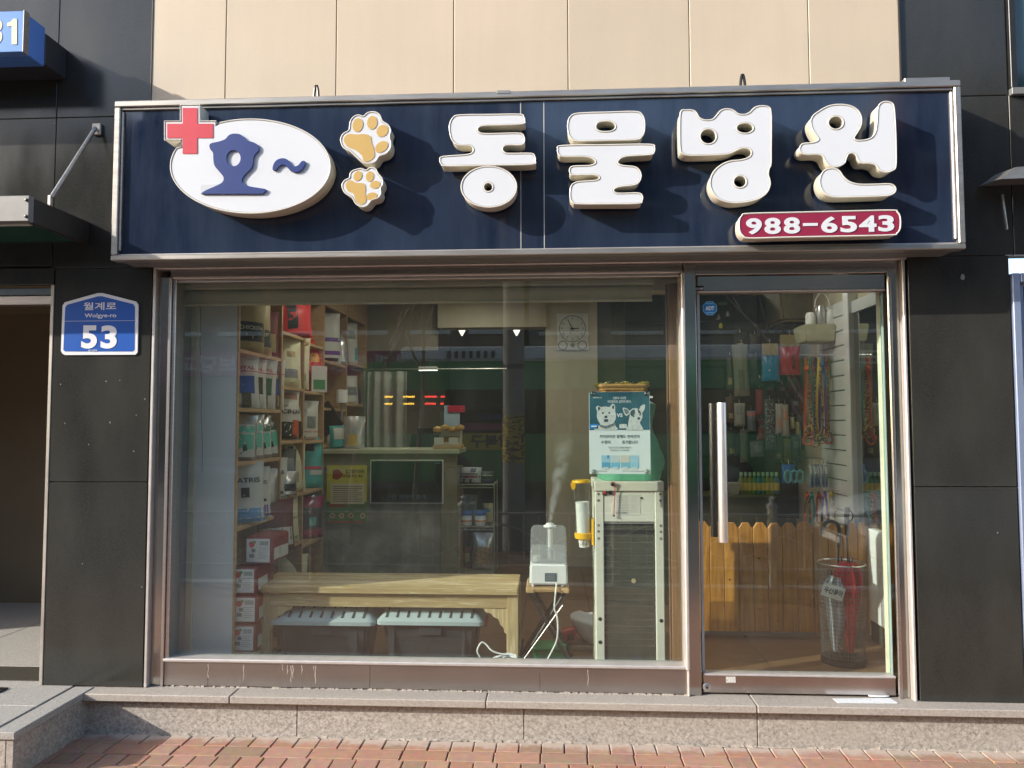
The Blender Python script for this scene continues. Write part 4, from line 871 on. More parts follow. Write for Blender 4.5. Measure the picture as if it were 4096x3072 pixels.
# ------------------------------------------------------------------ two storage bins under it
LID = mat('grey_green_lid', (.42, .50, .52), .35, var=.03); BIN = mat('translucent_charcoal_bin', (.045, .047, .055), .25, var=.12, spec=.6); SLAT = mat('lid_groove', (.05, .055, .055), .5)
def bin_box(px0, px1, lab):
    y = .285; a = ap(px0, 1350, y); b = ap(px1, 1350, y); zt = float(ap(px0, 1322, y)[2]); zl = float(a[2]); x0, x1 = float(a[0]), float(b[0]); dp = .30
    t = thing('storage_bin', lab, 'bin', ((x0+x1)/2, y+dp/2, LZ), 'lidded bins under the bench')
    ins = .028
    lo = [(x0+ins, y+ins), (x1-ins, y+ins), (x1-ins, y+dp-ins), (x0+ins, y+dp-ins)]
    lob = [(x0+ins+.03, y+ins+.03), (x1-ins-.03, y+ins+.03), (x1-ins-.03, y+dp-ins-.03), (x0+ins+.03, y+dp-ins-.03)]
    bm = bmesh.new(); A = [bm.verts.new((*p, LZ+.002)) for p in lob]; B = [bm.verts.new((*p, zl+.002)) for p in lo]
    bm.faces.new(A[::-1]); bm.faces.new(B)
    for i in range(4): bm.faces.new((A[i], A[(i+1) % 4], B[(i+1) % 4], B[i]))
    bmesh.ops.bevel(bm, geom=[e for e in bm.edges if abs(e.verts[0].co.z-e.verts[1].co.z) > .1], offset=.03, segments=3, affect='EDGES')
    mk('bin_body', None, None, BIN, t, True, bm=bm)
    for xx in (x0+.085, x1-.115): box('bin_rib', xx, xx+.012, y+ins+.002, y+ins+.016, LZ+.05, zl-.012, BIN, t, .003)
    box('bin_catch', (x0+x1)/2-.06, (x0+x1)/2+.06, y+ins-.006, y+ins+.004, zl-.06, zl-.012, BIN, t, .003)
    # lid: lip, sloped shoulder, flat top with grooves
    rings = [(0, zl), (0, zl+.020), (.006, zl+.026), (.056, zt+.010), (.066, zt+.012)]
    bm = bmesh.new(); prev = None
    for ins_, z in rings:
        r = .03; c = []
        for (cx, cy2, a0) in ((x1-ins_-r, y+dp-ins_-r, 0), (x0+ins_+r, y+dp-ins_-r, 90), (x0+ins_+r, y+ins_+r, 180), (x1-ins_-r, y+ins_+r, 270)):
            for k in range(5): an = math.radians(a0+k*22.5); c.append(bm.verts.new((cx+r*math.cos(an), cy2+r*math.sin(an), z)))
        if prev:
            for k in range(20): bm.faces.new((prev[k], prev[(k+1) % 20], c[(k+1) % 20], c[k]))
        else: bm.faces.new(c[::-1])
        prev = c
    bm.faces.new(prev); mk('bin_lid', None, None, LID, t, True, bm=bm)
    n_ = 9
    for k in range(n_):
        xx = x0+.06+(x1-x0-.12)*k/(n_-1)
        zt2 = zt+.012; box('lid_groove', xx-.007, xx+.007, y+.070, y+dp-.07, zt2-.002, zt2+.0014, SLAT, t)
        mk('lid_notch', [(xx-.004, y+.062, zt2+.0020), (xx+.010, y+.062, zt2+.0020), (xx+.002, y+.016, zl+.0405), (xx-.012, y+.016, zl+.0405), (xx-.004, y+.066, zt2-.006), (xx+.010, y+.066, zt2-.006), (xx+.002, y+.018, zl+.030), (xx-.012, y+.018, zl+.030)], [(0, 3, 2, 1), (4, 5, 6, 7), (0, 1, 5, 4), (1, 2, 6, 5), (2, 3, 7, 6), (3, 0, 4, 7)], SLAT, t)
    for s, xx in ((-1, x0), (1, x1)): box('side_clip', min(xx, xx+s*.012), max(xx, xx+s*.012), y+.10, y+.19, zl-.03, zl+.014, mat('red_clip', (.42, .03, .03), .4), t, .003)
    return t
bin_box(577, 809, 'grey-lidded dark storage bin under the left half of the bench')
bin_box(812, 1044, 'grey-lidded dark storage bin under the right half of the bench')

# ------------------------------------------------------------------ folding stool with humidifier
YH = .30
s0 = ap(1136, 1268, YH); s1 = ap(1230, 1282, YH); SZ = float(s0[2]); SXa, SXb = float(s0[0]), float(s1[0])
so = thing('folding_stool', 'black crossed-leg folding stool with wooden seat under the humidifier', 'stool', ((SXa+SXb)/2, YH+.12, LZ))
boxes('seat', [(SXa, SXb, YH-.02, YH+.26, SZ-.028, SZ)], m_wood('stool_wood', (.36, .22, .10), (.50, .33, .17), .5, (2, 6, 8), 5), so, .008)
for x in (SXa+.003, SXb-.045): box('seat_corner', x, x+.042, YH-.024, YH-.018, SZ-.027, SZ-.001, mat('cork_corner', (.55, .36, .17), .7), so, .003)
for (xa, xb, yy) in ((SXa+.02, SXb+.02, YH+.0), (SXb-.02, SXa-.04, YH+.022), (SXa+.02, SXb+.02, YH+.22), (SXb-.02, SXa-.04, YH+.198)):
    tube('leg', [(xa, yy, SZ-.028), (xb, yy, LZ+.005)], .011, BLACK, so, 10)
for z_, s in ((LZ+.08, 1),): tube('crossbar', [(SXb+.002, YH, LZ+.09), (SXb+.002, YH+.22, LZ+.09)], .007, BLACK, so)
tube('foot_rail', [(SXa-.025, YH+.0, LZ+.09), (SXa-.025, YH+.22, LZ+.09)], .007, BLACK, so)
tube('chrome_edge', [(SXb-.035, YH-.013, SZ-.09), (SXa-.045, YH-.010, LZ+.01)], .0032, mat('chrome_edge', (.8, .8, .8), .2, 1.), so, 6)
hu = thing('humidifier', 'white humidifier with clear tank on the folding stool, steaming', 'humidifier', ((SXa+SXb)/2, YH+.1, SZ))
hb0 = ap(1143, 1262, YH); hb1 = ap(1227, 1219, YH); ht = ap(1150, 1142, YH); hx0, hx1 = float(hb0[0]), float(hb1[0]); zA, zB, zC = SZ+.010, float(hb1[2]), float(ht[2]); hd = .17
def frust(name, x0, x1, X0, X1, y0, y1, Y0, Y1, z0, z1, mt, parent, bev=.012, seg=3):
    bm = bmesh.new(); A = [bm.verts.new(p) for p in ((x0, y0, z0), (x1, y0, z0), (x1, y1, z0), (x0, y1, z0))]; B = [bm.verts.new(p) for p in ((X0, Y0, z1), (X1, Y0, z1), (X1, Y1, z1), (X0, Y1, z1))]
    bm.faces.new(A[::-1]); bm.faces.new(B)
    for i in range(4): bm.faces.new((A[i], A[(i+1) % 4], B[(i+1) % 4], B[i]))
    if bev: bmesh.ops.bevel(bm, geom=bm.edges[:], offset=bev, segments=seg, affect='EDGES')
    return mk(name, None, None, mt, parent, True, bm=bm)
frust('humidifier_base', hx0, hx1, hx0+.004, hx1-.004, YH, YH+hd, YH+.002, YH+hd-.002, zA, zB, WHITEP, hu, .010)
frust('clear_tank', hx0+.004, hx1-.004, hx0+.010, hx1-.010, YH+.003, YH+hd-.003, YH+.008, YH+hd-.008, zB+.001, zC, m_frost('frosted_tank', (.72, .74, .77), .30), hu, .010)
zw = zB+(zC-zB)*.42
frust('tank_water', hx0+.010, hx1-.010, hx0+.012, hx1-.012, YH+.01, YH+hd-.01, YH+.011, YH+hd-.011, zB+.003, zw, m_frost('water_body', (.80, .83, .85), .35), hu, .004, 1)
lathe('mist_pipe', [(.014, 0), (.014, zC-zB-.01)], ((hx0+hx1)/2+.01, YH+.08, zB+.003), WHITEP, hu, 16)
lathe('float_cup', [(.026, 0), (.026, .03), (.020, .034)], (hx0+.045, YH+.06, zB+.004), WHITEP, hu, 20)
box('tank_filter', hx1-.075, hx1-.018, YH+.04, YH+.07, zB+.012, zB+.045, mat('filter_grey', (.45, .47, .5), .5), hu, .004)
lathe('mist_nozzle', [(.034, 0), (.036, .008), (.024, .014), (.020, .022), (.008, .024)], ((hx0+hx1)/2+.008, YH+.08, zC-.002), WHITEP, hu, 28)
a = ap(1177, 1256, YH); b = ap(1202, 1238, YH); box('rating_plate', a[0], b[0], YH-.0016, YH+.004, a[2], b[2], mat('rating_grey', (.12, .14, .17), .5, var=.2, scale=200), hu)
for k in range(4): box('plate_line', a[0]+.008, b[0]-.008-.006*(k % 2), YH-.0022, YH-.0017, b[2]-.010-k*.008, b[2]-.008-k*.008, CGR, hu)
for x in (hx0+.02, hx1-.03): lathe('foot', [(.006, 0), (.006, .011)], (x, YH+.012, SZ), WHITEP, hu, 12); 
cbx = float(ap(1202, 1262, YH)[0]); q1 = ap(1203, 1330, YH-.05); q2 = ap(1197, 1385, YH-.06); q3 = ap(1180, 1425, YH-.06)
cab = spline([(cbx, YH-.004, zA+.012), (cbx-.004, YH-.045, zA-.02), (cbx-.010, YH-.05, zA-.08), (q1[0]-.012, YH-.05, q1[2]+.03), (q1[0], YH-.05, q1[2]), (q2[0]+.02, YH-.06, q2[2]+.06), (q2[0]+.012, YH-.06, q2[2]), (q3[0]+.03, YH-.06, q3[2]+.045), (q3[0], YH-.06, q3[2]-.01), (q3[0]-.03, YH-.05, LZ+.005), (q3[0]-.15, YH-.02, LZ+.005)], 6, False)
tube('power_cord', cab, .0042, WHITEP, hu, 8)
# coiled white cable on the floor by the bench leg
cc = thing('white_cable', 'coiled white cable lying beside the right bench leg', 'cable', (-.35, .15, LZ+.15))
zc_ = float(ap(1080, 1420, .12)[2])
pts = [(*ap(1100+30*math.cos(t)*(1-.02*i)-18+i*.7, 1424+5*math.sin(t)+0, .12+.03*math.sin(t*1.3))[:2], zc_+.012*math.sin(t*1.7)) for i, t in enumerate(np.linspace(0, 14, 40))]
lp = [ap(1037, 1420, .12), ap(1031, 1405, .12), ap(1040, 1388, .13), ap(1050, 1392, .13), ap(1062, 1405, .12), ap(1080, 1412, .12), ap(1100, 1414, .12), ap(1118, 1421, .11)]
tube('cable_loop', spline(lp, 6, False), .0042, WHITEP, cc, 8); tube('cable_coil', spline(pts, 3, False), .0040, mat('pale_grey_cable', (.6, .6, .6), .45), cc, 6)
lp = [ap(1118, 1421, .11), ap(1100, 1418, .13), ap(1075, 1418, .13), ap(1060, 1426, .12)]; tube('cable_tail', spline(lp, 6, False), .0042, WHITEP, cc, 8)
# steam
def steam():
    t = tag(bpy.data.objects.new('steam', None), 'thin plume of steam rising from the humidifier', 'steam'); COL.objects.link(t)
    base = ((hx0+hx1)/2+.008, YH+.08, zC+.022); t.location = base; ORG[t.name] = Vector(base)
    P = [ap(1187, 1120, YH+.08), ap(1191, 1095, YH+.08), ap(1198, 1065, YH+.085), ap(1208, 1035, YH+.09), ap(1216, 1005, YH+.10), ap(1224, 970, YH+.11), ap(1228, 930, YH+.12)]
    b0, b1 = Vector(base), Vector(P[-1]); n_ = 12
    pts = [b0.lerp(b1, k/n_) for k in range(n_+1)]; rs = [.018+.085*(k/n_) for k in range(n_+1)]
    V, Fs = tube_geo(pts, rs, 16)
    mt = bpy.data.materials.new('steam_volume'); mt.use_nodes = True; nt = mt.node_tree; nt.nodes.clear(); L = nt.links.new
    out = N(nt, 'OutputMaterial'); pv = N(nt, 'VolumePrincipled'); L(pv.outputs[0], out.inputs['Volume']); pv.inputs['Color'].default_value = (.95, .95, .95, 1)
    ge = N(nt, 'NewGeometry'); sx = N(nt, 'SeparateXYZ'); L(ge.outputs['Position'], sx.inputs[0])
    def M2(op, a, b=None, c=None):
        n = N(nt, 'Math', operation=op)
        for k, v in enumerate((a, b, c)):
            if v is None: continue
            if isinstance(v, (int, float)): n.inputs[k].default_value = v
            else: L(v, n.inputs[k])
        return n.outputs[0]
    hh = float(b1.z-b0.z); tt = M2('DIVIDE', M2('SUBTRACT', sx.outputs[2], float(b0.z)), hh)
    wob = N(nt, 'TexNoise'); wob.inputs['Scale'].default_value = 9; wob.inputs['Detail'].default_value = 3; L(ge.outputs['Position'], wob.inputs['Vector'])
    wx = M2('MULTIPLY', M2('SUBTRACT', wob.outputs[0], .5), M2('MULTIPLY', tt, .16))
    dx = M2('ADD', M2('SUBTRACT', sx.outputs[0], M2('MULTIPLY_ADD', tt, float(b1.x-b0.x), float(b0.x))), wx); dy = M2('SUBTRACT', sx.outputs[1], M2('MULTIPLY_ADD', tt, float(b1.y-b0.y), float(b0.y)))
    rr = M2('SQRT', M2('ADD', M2('MULTIPLY', dx, dx), M2('MULTIPLY', dy, dy)))
    soft = N(nt, 'MapRange'); soft.interpolation_type = 'SMOOTHSTEP'; L(M2('DIVIDE', rr, M2('MULTIPLY_ADD', tt, .062, .012)), soft.inputs[0]); soft.inputs[1].default_value = 1; soft.inputs[2].default_value = .1
    nz = N(nt, 'TexNoise'); nz.inputs['Scale'].default_value = 24; nz.inputs['Detail'].default_value = 5; nz.inputs['Distortion'].default_value = .5; L(ge.outputs['Position'], nz.inputs['Vector'])
    mr = N(nt, 'MapRange'); L(nz.outputs[0], mr.inputs[0]); mr.inputs[1].default_value = .36; mr.inputs[2].default_value = .72
    fade = N(nt, 'MapRange'); L(tt, fade.inputs[0]); fade.inputs[3].default_value = 120; fade.inputs[4].default_value = 0.
    f2 = M2('MULTIPLY', fade.outputs[0], M2('SUBTRACT', 1.0, M2('MULTIPLY', tt, .75)))
    L(M2('MULTIPLY', M2('MULTIPLY', soft.outputs[0], mr.outputs[0]), f2), pv.inputs['Density'])
    o = mk('steam_plume', V, Fs, mt, t, True); return o
steam()

# ------------------------------------------------------------------ water cooler seen from its back
YK = .20
k0 = ap(1285, 1040, YK); k1 = ap(1433, 1040, YK); KX0, KX1 = float(k0[0]), float(k1[0]); KZ = float(k0[2])
KD = .34
wc = thing('water_cooler', 'grey-white water cooler seen from the back with black condenser grille', 'water cooler', ((KX0+KX1)/2, YK+KD/2, LZ))
KW = mat('cooler_white', (.66, .66, .58), .4, var=.03); KW2 = mat('cooler_panel', (.68, .68, .62), .45, var=.03)
fz = lambda py: float(ap(1360, py, YK)[2])
ZR = fz(1062)
box('top_cap', KX0-.004, KX1+.002, YK-.006, YK+KD+.01, ZR+.002, KZ, KW, wc, .006, 2)
RW = .046
for x0, x1 in ((KX0, KX0+RW), (KX1-RW, KX1)): box('corner_rail', x0, x1, YK, YK+.03, LZ, ZR, KW, wc, .004)
for x0, x1 in ((KX0+.002, KX0+.012), (KX1-.012, KX1-.002)): box('side_panel', x0, x1, YK+.031, YK+KD, LZ, ZR, KW, wc, .002)
box('front_panel', KX0+.002, KX1-.002, YK+KD-.008, YK+KD+.006, LZ, ZR, KW, wc, .004)
ZP = fz(1127)
box('back_plate', KX0+RW+.001, KX1-RW-.001, YK+.004, YK+.012, ZP, ZR-.001, KW2, wc, .001)
box('inner_back', KX0+RW, KX1-RW, YK+.050, YK+.056, LZ, ZP, mat('matt_black', (.004, .004, .004), .9, spec=.1), wc)
gx0, gx1 = KX0+RW+.004, KX1-RW-.004; gz1 = fz(1137)
box('grille_plate', gx0, gx1, YK+.013, YK+.016, ZP-.012, ZP-.001, mat('grille_bar_pale', (.45, .47, .46), .4, .3), wc)
WIRE = mat('dull_wire', (.22, .22, .18), .5, .2, var=.2)
nv = 46
o = tubes('grille_wire', [[(gx0+(gx1-gx0)*(k+.5)/nv, YK+.010, LZ+.02), (gx0+(gx1-gx0)*(k+.5)/nv, YK+.010, gz1+random.uniform(0, .004))] for k in range(nv)], .0013, mat('wire_pale', (.15, .15, .12), .5, .2), wc, 5); o['kind'] = 'stuff'
for k in range(19):
    z = gz1-.018-k*.0335
    if z > LZ+.03: tube('condenser_tube', [(gx0-.003, YK+.018, z), (gx1+.003, YK+.018, z)], .0030, WIRE, wc, 6)
for z in (gz1-.022,): box('grille_strap', gx0, gx1, YK+.004, YK+.008, z-.012, z+.004, DARKM, wc)
def screw(x, z, r=.007, mt=None, y=YK): lathe('screw', [(r, 0), (r, .002), (r*.5, .004)], (0, 0, 0), mt or GREYMETAL, wc, 12, XR90(x, y+.0005, z))
for py in (1067, 1081, 1135, 1148, 1163): screw(KX0+.017, fz(py)); screw(KX1-.017, fz(py))
for py in (1338, 1388): screw(KX0+.022, fz(py), .010, BLACK); 
screw(KX1-.02, fz(1340), .010, BLACK); screw((KX0+KX1)/2+.02, fz(1255), .013, mat('brass_screw', (.75, .65, .4), .3, .6), YK+.006)
a = ap(1330, 1113, YK); b = ap(1383, 1068, YK)
flat('label_sticker', (a[0], b[0], a[2], b[2]), YK+.0035, mat('label_paper', (.62, .62, .58), .6), wc)
for k in range(11): flat('label_line', (a[0]+.006, a[0]+(b[0]-a[0])*(.5 if k % 3 else .55), b[2]-.010-k*.0085, b[2]-.008-k*.0085), YK+.0027, CGR, wc, .0003)
for k in range(9): flat('label_line', (a[0]+(b[0]-a[0])*.62, b[0]-.006, b[2]-.010-k*.0105, b[2]-.0085-k*.0105), YK+.0027, CGR, wc, .0003)
for k in range(18): flat('barcode_bar', (a[0]+.002+k*.0034, a[0]+.002+k*.0034+.0008+.001*(k % 3 == 0), a[2]+.006, a[2]+.018), YK+.0027, CDK, wc, .0003)
q = ap(1306, 1064, YK); box('rocker_switch', q[0]-.012, q[0]+.010, YK-.004, YK+.004, q[2]-.014, q[2]+.012, BLACK, wc, .002); box('switch_key', q[0]-.008, q[0]+.006, YK-.007, YK-.0042, q[2]-.008, q[2]+.008, mat('switch_red', (.5, .05, .04), .4), wc, .001)
q = ap(1318, 1064, YK); lathe('thermostat_knob', [(.012, 0), (.011, .010), (.0001, .010)], (0, 0, 0), BLACK, wc, 20, XR90(q[0], YK+.004, q[2])); 
q = ap(1323, 1046, YK-.01); q2 = ap(1326, 1113, YK-.01)
lathe('drain_plug', [(.010, 0), (.010, .012), (.004, .018)], (0, 0, 0), DARKM, wc, 16, XR90(q[0], YK-.006, q[2]))
tube('red_cord', [(q[0]-.006, YK-.016, q[2]+.012), (q[0]+.012, YK-.02, q[2]+.010), (q[0]+.012, YK-.012, q[2]-.03), (q2[0], YK-.010, q2[2])], .0026, mat('red_string', (.45, .05, .08), .7), wc, 6)
lathe('cord_stop', [(.006, 0), (.006, .008)], (q2[0], YK-.010, q2[2]-.006), DARKM, wc, 10)
q = ap(1386, 1076, YK); lathe('hinge_cap', [(.006, 0), (.006, .003)], (0, 0, 0), DARKM, wc, 12, XR90(q[0], YK+.004, q[2]))
a = ap(1363, 1427, YK+.01); b = ap(1386, 1414, YK+.01); box('small_plate', a[0], b[0], YK+.006, YK+.009, a[2], b[2], mat('dim_plate', (.05, .055, .06), .5), wc)
# green cloth bundle and candy basket on top of the cooler
gb = thing('green_bag', 'soft green bag slumped on top of the water cooler behind the poster', 'bag', ((KX0+KX1)/2, YK+.15, KZ))
V, Fs = [], []; gzt = float(ap(1350, 862, YK+.1)[2]); gx_ = (KX0+KX1)/2+.02
for j in range(15):
    v = j/14; zz = KZ+.002+(gzt-KZ)*v; wv = (.165+.02*math.sin(v*7)-.03*v)*(1 if v < .95 else .6); dv = .13-.03*v
    for i in range(28):
        t = 2*math.pi*i/28; wob = 1+.05*math.sin(5*t+v*9)+.03*math.sin(9*t-v*14)
        V.append((gx_+wv*wob*math.copysign(abs(math.cos(t))**.7, math.cos(t)), YK+.165+dv*wob*math.copysign(abs(math.sin(t))**.7, math.sin(t)), zz))
for j in range(14):
    for i in range(28): Fs.append((j*28+i, j*28+(i+1) % 28, (j+1)*28+(i+1) % 28, (j+1)*28+i))
Fs += [tuple(range(27, -1, -1)), tuple(14*28+i for i in range(28))]
mk('bag_body', V, Fs, mat('green_film', (.10, .34, .22), .45, var=.15, bump=.3, bscale=25), gb, True)
bk = thing('candy_basket', 'woven wicker basket of yellow sweets above the dog poster', 'basket', (gx_, YK+.15, gzt))
b0 = ap(1294, 843, YK+.06); b1 = ap(1401, 832, YK+.06); bw = (b1[0]-b0[0])/2; bcx = float(b0[0]+b1[0])/2; bz0 = gzt+.002; bz1 = float(b1[2])-.003
WICK = mat('wicker', (.40, .21, .06), .6, var=.25, scale=60)
def orect(cx, cy, hw, hd, r, z, n=8):
    P = []
    for (sx_, sy_, a0) in ((1, 1, 0), (-1, 1, 90), (-1, -1, 180), (1, -1, 270)):
        for k in range(n+1): an = math.radians(a0+90*k/n); P.append((cx+sx_*(hw-r)+r*math.cos(an), cy+sy_*(hd-r)+r*math.sin(an), z))
    return P
nl = 5
for k in range(nl):
    z = bz0+(bz1-bz0)*(k+.5)/nl; P = orect(bcx, YK+.16, bw-.018+.018*k/nl, .10, .03, z, 10)
    P = [(p[0], p[1], p[2]+.0018*math.sin(i*2.1+k*3.14)) for i, p in enumerate(P)]
    tube('woven_strand', P, .0058, WICK, bk, 6, True)
P = orect(bcx, YK+.16, bw, .105, .03, bz1+.002, 10); tube('basket_rim', P, .009, WICK, bk, 8, True)
box('basket_base', bcx-bw+.03, bcx+bw-.03, YK+.07, YK+.25, bz0-.001, bz0+.004, WICK, bk)
for k in range(8): box('white_band', bcx-bw+.03+k*.034, bcx-bw+.048+k*.034, YK+.044, YK+.052, bz0+.0, bz0+.012, WHITEP, bk, .002)
SWEET = mat('yellow_wrapper', (.62, .50, .02), .35, var=.2, scale=30)
for k, (dx, dz) in enumerate(((-.145, .004), (-.11, .008), (-.085, .014), (-.03, .013), (-.005, .012), (.02, .014), (.04, .006), (.085, .006), (.11, .013), (.135, .015))):
    t = thing('wrapped_sweet', 'yellow wrapped sweet in the basket, %s from the left' % ('first', 'second', 'third', 'fourth', 'fifth', 'sixth', 'seventh', 'eighth', 'ninth', 'tenth')[k], 'sweet', (bcx+dx, YK+.14, bz1+dz), 'yellow sweets in the basket')
    xf = Matrix.Translation((bcx+dx, YK+.14+random.uniform(-.05, .05), bz1+dz+.004)) @ Matrix.Rotation(random.uniform(-.7, .7), 4, 'Y') @ Matrix.Rotation(random.uniform(0, 3), 4, 'Z')
    V = []
    prof = [(-.024, .010), (-.016, .003), (-.011, .009), (0, .012), (.011, .009), (.016, .003), (.024, .010)]
    for x, r in prof:
        for i in range(8): an = i*math.pi/4; V.append((x, r*math.cos(an)*(1 if abs(x) < .015 else 1.4), r*math.sin(an)*(.8 if abs(x) < .015 else .25)))
    Fs = [(j*8+i, j*8+(i+1) % 8, (j+1)*8+(i+1) % 8, (j+1)*8+i) for j in range(6) for i in range(8)]
    mk('wrapper', V, Fs, SWEET, t, False, xf)
# ------------------------------------------------------------------ cup dispenser
cd = thing('cup_dispenser', 'clear tube of stacked paper cups with yellow ends beside the cooler', 'cup dispenser', (0, 0, 0))
ua = ap(1258, 1040, YK+.06); ub = ap(1264, 1160, YK+.06); ur = .042; ux = float((ua[0]+ub[0])/2); cd.location = (ux, YK+.06, float(ub[2])); ORG[cd.name] = Vector(cd.location)
ccy = YK+.06; zt, zb = float(ua[2]), float(ub[2])
YEL = mat('yellow_plastic', (.80, .45, .01), .35, var=.05)
tilt = Matrix.Translation((ux, ccy, zb)) @ Matrix.Rotation(math.radians(-2.5), 4, 'Y') @ Matrix.Translation((-ux, -ccy, -zb))
lathe('clear_tube', [(ur, .02), (ur, zt-zb)], (ux, ccy, zb), CLEAR, cd, 28, tilt)
lathe('yellow_cap', [(ur+.004, 0), (ur+.008, .004), (ur+.006, .016), (.004, .018)], (ux, ccy, zt-.008), YEL, cd, 28, tilt)
shape('cap_tab', [[(ux-ur+.004-.028*(1-math.cos(t))*.5-.004, zt-.008-.035*math.sin(t)) if t > 0 else (ux-ur, zt+.006) for t in np.linspace(0, math.pi, 10)]], ccy-ur*.6, .008, YEL, cd)
lathe('yellow_base', [(ur-.006, -.012), (ur+.006, -.004), (ur+.008, .022), (ur+.004, .024)], (ux, ccy, zb), YEL, cd, 28, tilt)
box('wall_plate', KX0-.017, KX0-.0045, ccy-.04, ccy+.04, zb-.04, zb+.10, YEL, cd, .004)
box('bracket_arm', ux+ur-.002, KX0-.016, ccy-.016, ccy+.016, zb-.004, zb+.05, YEL, cd, .004)
CUPW = mat('paper_cup_white', (.76, .76, .74), .6, var=.02)
ncup = 26
for k in range(ncup):
    z = zb-.052+k*.0068
    prof = [(.026, 0), (.0345, .064), (.0362, .066), (.0362, .069), (.033, .069)] if k == 0 else [(.0338, .058), (.0345, .064), (.0362, .0655), (.0362, .069), (.033, .069)]
    lathe('paper_cup', prof, (ux, ccy, z), CUPW, cd, 20, tilt)
for k in range(6): box('cup_print', ux-.022+k*.008, ux-.019+k*.008, ccy-.0318+.0012*abs(k-2.5), ccy-.030, zb-.042+.004*(k % 2), zb-.030+.008*((k*7) % 3), mat('cup_ink', (.18, .15, .12), .7), cd, 0, 1, tilt)

# ------------------------------------------------------------------ dog poster on the glass
YQ = .022
dp = thing('dog_poster', 'blue and white poster of two dogs, VS between them, hung on the window', 'poster', (.4, YQ, 1.2))
def z7(x, y): return at(2000+x/2.07375, 1100+y/2.07375, YQ)
def zr7(x0, x1, y0, y1): a = z7(x0, y1); b = z7(x1, y0); return (float(a[0]), float(b[0]), float(a[2]), float(b[2]))
def m_teal():
    return mat('poster_teal', (.012, .065, .10), .35, col2=(.045, .17, .22), thr=(.35, .65), scale=4)
r = zr7(742, 1242, 968, 1650); box('poster_sheet', r[0], r[1], YQ, YQ+.003, r[2], r[3], mat('poster_white', (.70, .78, .80), .4, var=.02), dp)
flat('teal_field', zr7(743, 1237, 969, 1285), YQ-.0004, m_teal(), dp)
LW = mat('poster_ink_white', (.72, .78, .80), .5); INK = mat('poster_ink_dark', (.04, .06, .08), .5); FUR = mat('printed_white_fur', (.55, .60, .60), .6, var=.2, scale=90); FURD = mat('printed_dark_fur', (.05, .08, .10), .6, var=.3, scale=80)
text('poster_heading', '견종이 다르면', zr7(935, 1045, 1010, 1032), YQ-.0014, LW, dp, .01, .0003); text('poster_heading', '치아관리도 달라야 한다!', zr7(892, 1085, 1038, 1062), YQ-.0014, LW, dp, .01, .0003)
text('maker_mark', 'MEDIMOK', zr7(772, 845, 1011, 1022), YQ-.0014, LW, dp, .02, .0003)
text('versus', 'VS', zr7(968, 1016, 1148, 1178), YQ-.0014, LW, dp, .03, .0003)
zs = lambda pts, sub=4: [(float(q[0]), float(q[2])) for q in (z7(*p) for p in spline(pts, sub))]
ze = lambda *e: [(float(q[0]), float(q[2])) for q in (z7(*p) for p in ell(*e))]
dog1 = [(805, 1130), (795, 1100), (812, 1085), (840, 1095), (870, 1090), (905, 1095), (925, 1075), (940, 1068), (955, 1090), (955, 1130), (962, 1160), (958, 1195), (945, 1225), (960, 1255), (968, 1284), (790, 1284), (800, 1262), (830, 1240), (815, 1210), (803, 1175)]
shape('terrier_picture', [zs(dog1)], YQ-.0020, .0006, FUR, dp)
for e_ in ((853, 1145, 8, 8), (906, 1143, 8, 8), (878, 1177, 13, 11)): shape('dog_eye', [ze(*e_)], YQ-.0027, .0005, INK, dp)
shape('dog_mouth', [ze(880, 1207, 20, 13)], YQ-.0027, .0005, FURD, dp); shape('dog_ear', [zs([(812, 1100), (822, 1092), (832, 1110), (815, 1125)])], YQ-.0027, .0005, FURD, dp); shape('dog_ear', [zs([(930, 1090), (942, 1080), (945, 1110), (930, 1105)])], YQ-.0027, .0005, FURD, dp)
shape('dog_shade', [zs([(830, 1240), (880, 1250), (945, 1228), (955, 1245), (890, 1275), (835, 1262)])], YQ-.0025, .0005, mat('printed_grey_fur', (.16, .20, .22), .6, var=.3, scale=80), dp)
dog2 = [(1075, 1150), (1050, 1170), (1030, 1150), (1017, 1110), (1025, 1100), (1055, 1108), (1075, 1125), (1100, 1108), (1135, 1105), (1155, 1115), (1165, 1090), (1190, 1075), (1203, 1080), (1198, 1115), (1180, 1145), (1182, 1175), (1172, 1205), (1160, 1225), (1175, 1255), (1180, 1284), (1052, 1284), (1062, 1250), (1065, 1215), (1072, 1185)]
shape('chihuahua_picture', [zs(dog2)], YQ-.0020, .0006, FUR, dp)
for e_ in ((1107, 1172, 8, 7), (1162, 1160, 7, 7), (1150, 1190, 11, 10)): shape('dog_eye', [ze(*e_)], YQ-.0027, .0005, INK, dp)
shape('dog_ear', [zs([(1028, 1112), (1055, 1115), (1068, 1140), (1048, 1155), (1035, 1140)])], YQ-.0027, .0005, MATS['printed_grey_fur'], dp)
shape('dog_patch', [zs([(1080, 1140), (1105, 1115), (1120, 1130), (1112, 1160), (1090, 1170)])], YQ-.0025, .0004, FURD, dp); shape('dog_patch', [zs([(1140, 1112), (1158, 1125), (1172, 1150), (1150, 1145)])], YQ-.0025, .0004, FURD, dp)
flat('blue_tag', zr7(744, 815, 1236, 1274), YQ-.0012, srgb(20, 130, 205), dp); flat('tag_line', zr7(757, 803, 1250, 1260), YQ-.0020, LW, dp, .0004)
flat('white_card', zr7(990, 1052, 1236, 1272), YQ-.0012, FUR, dp)
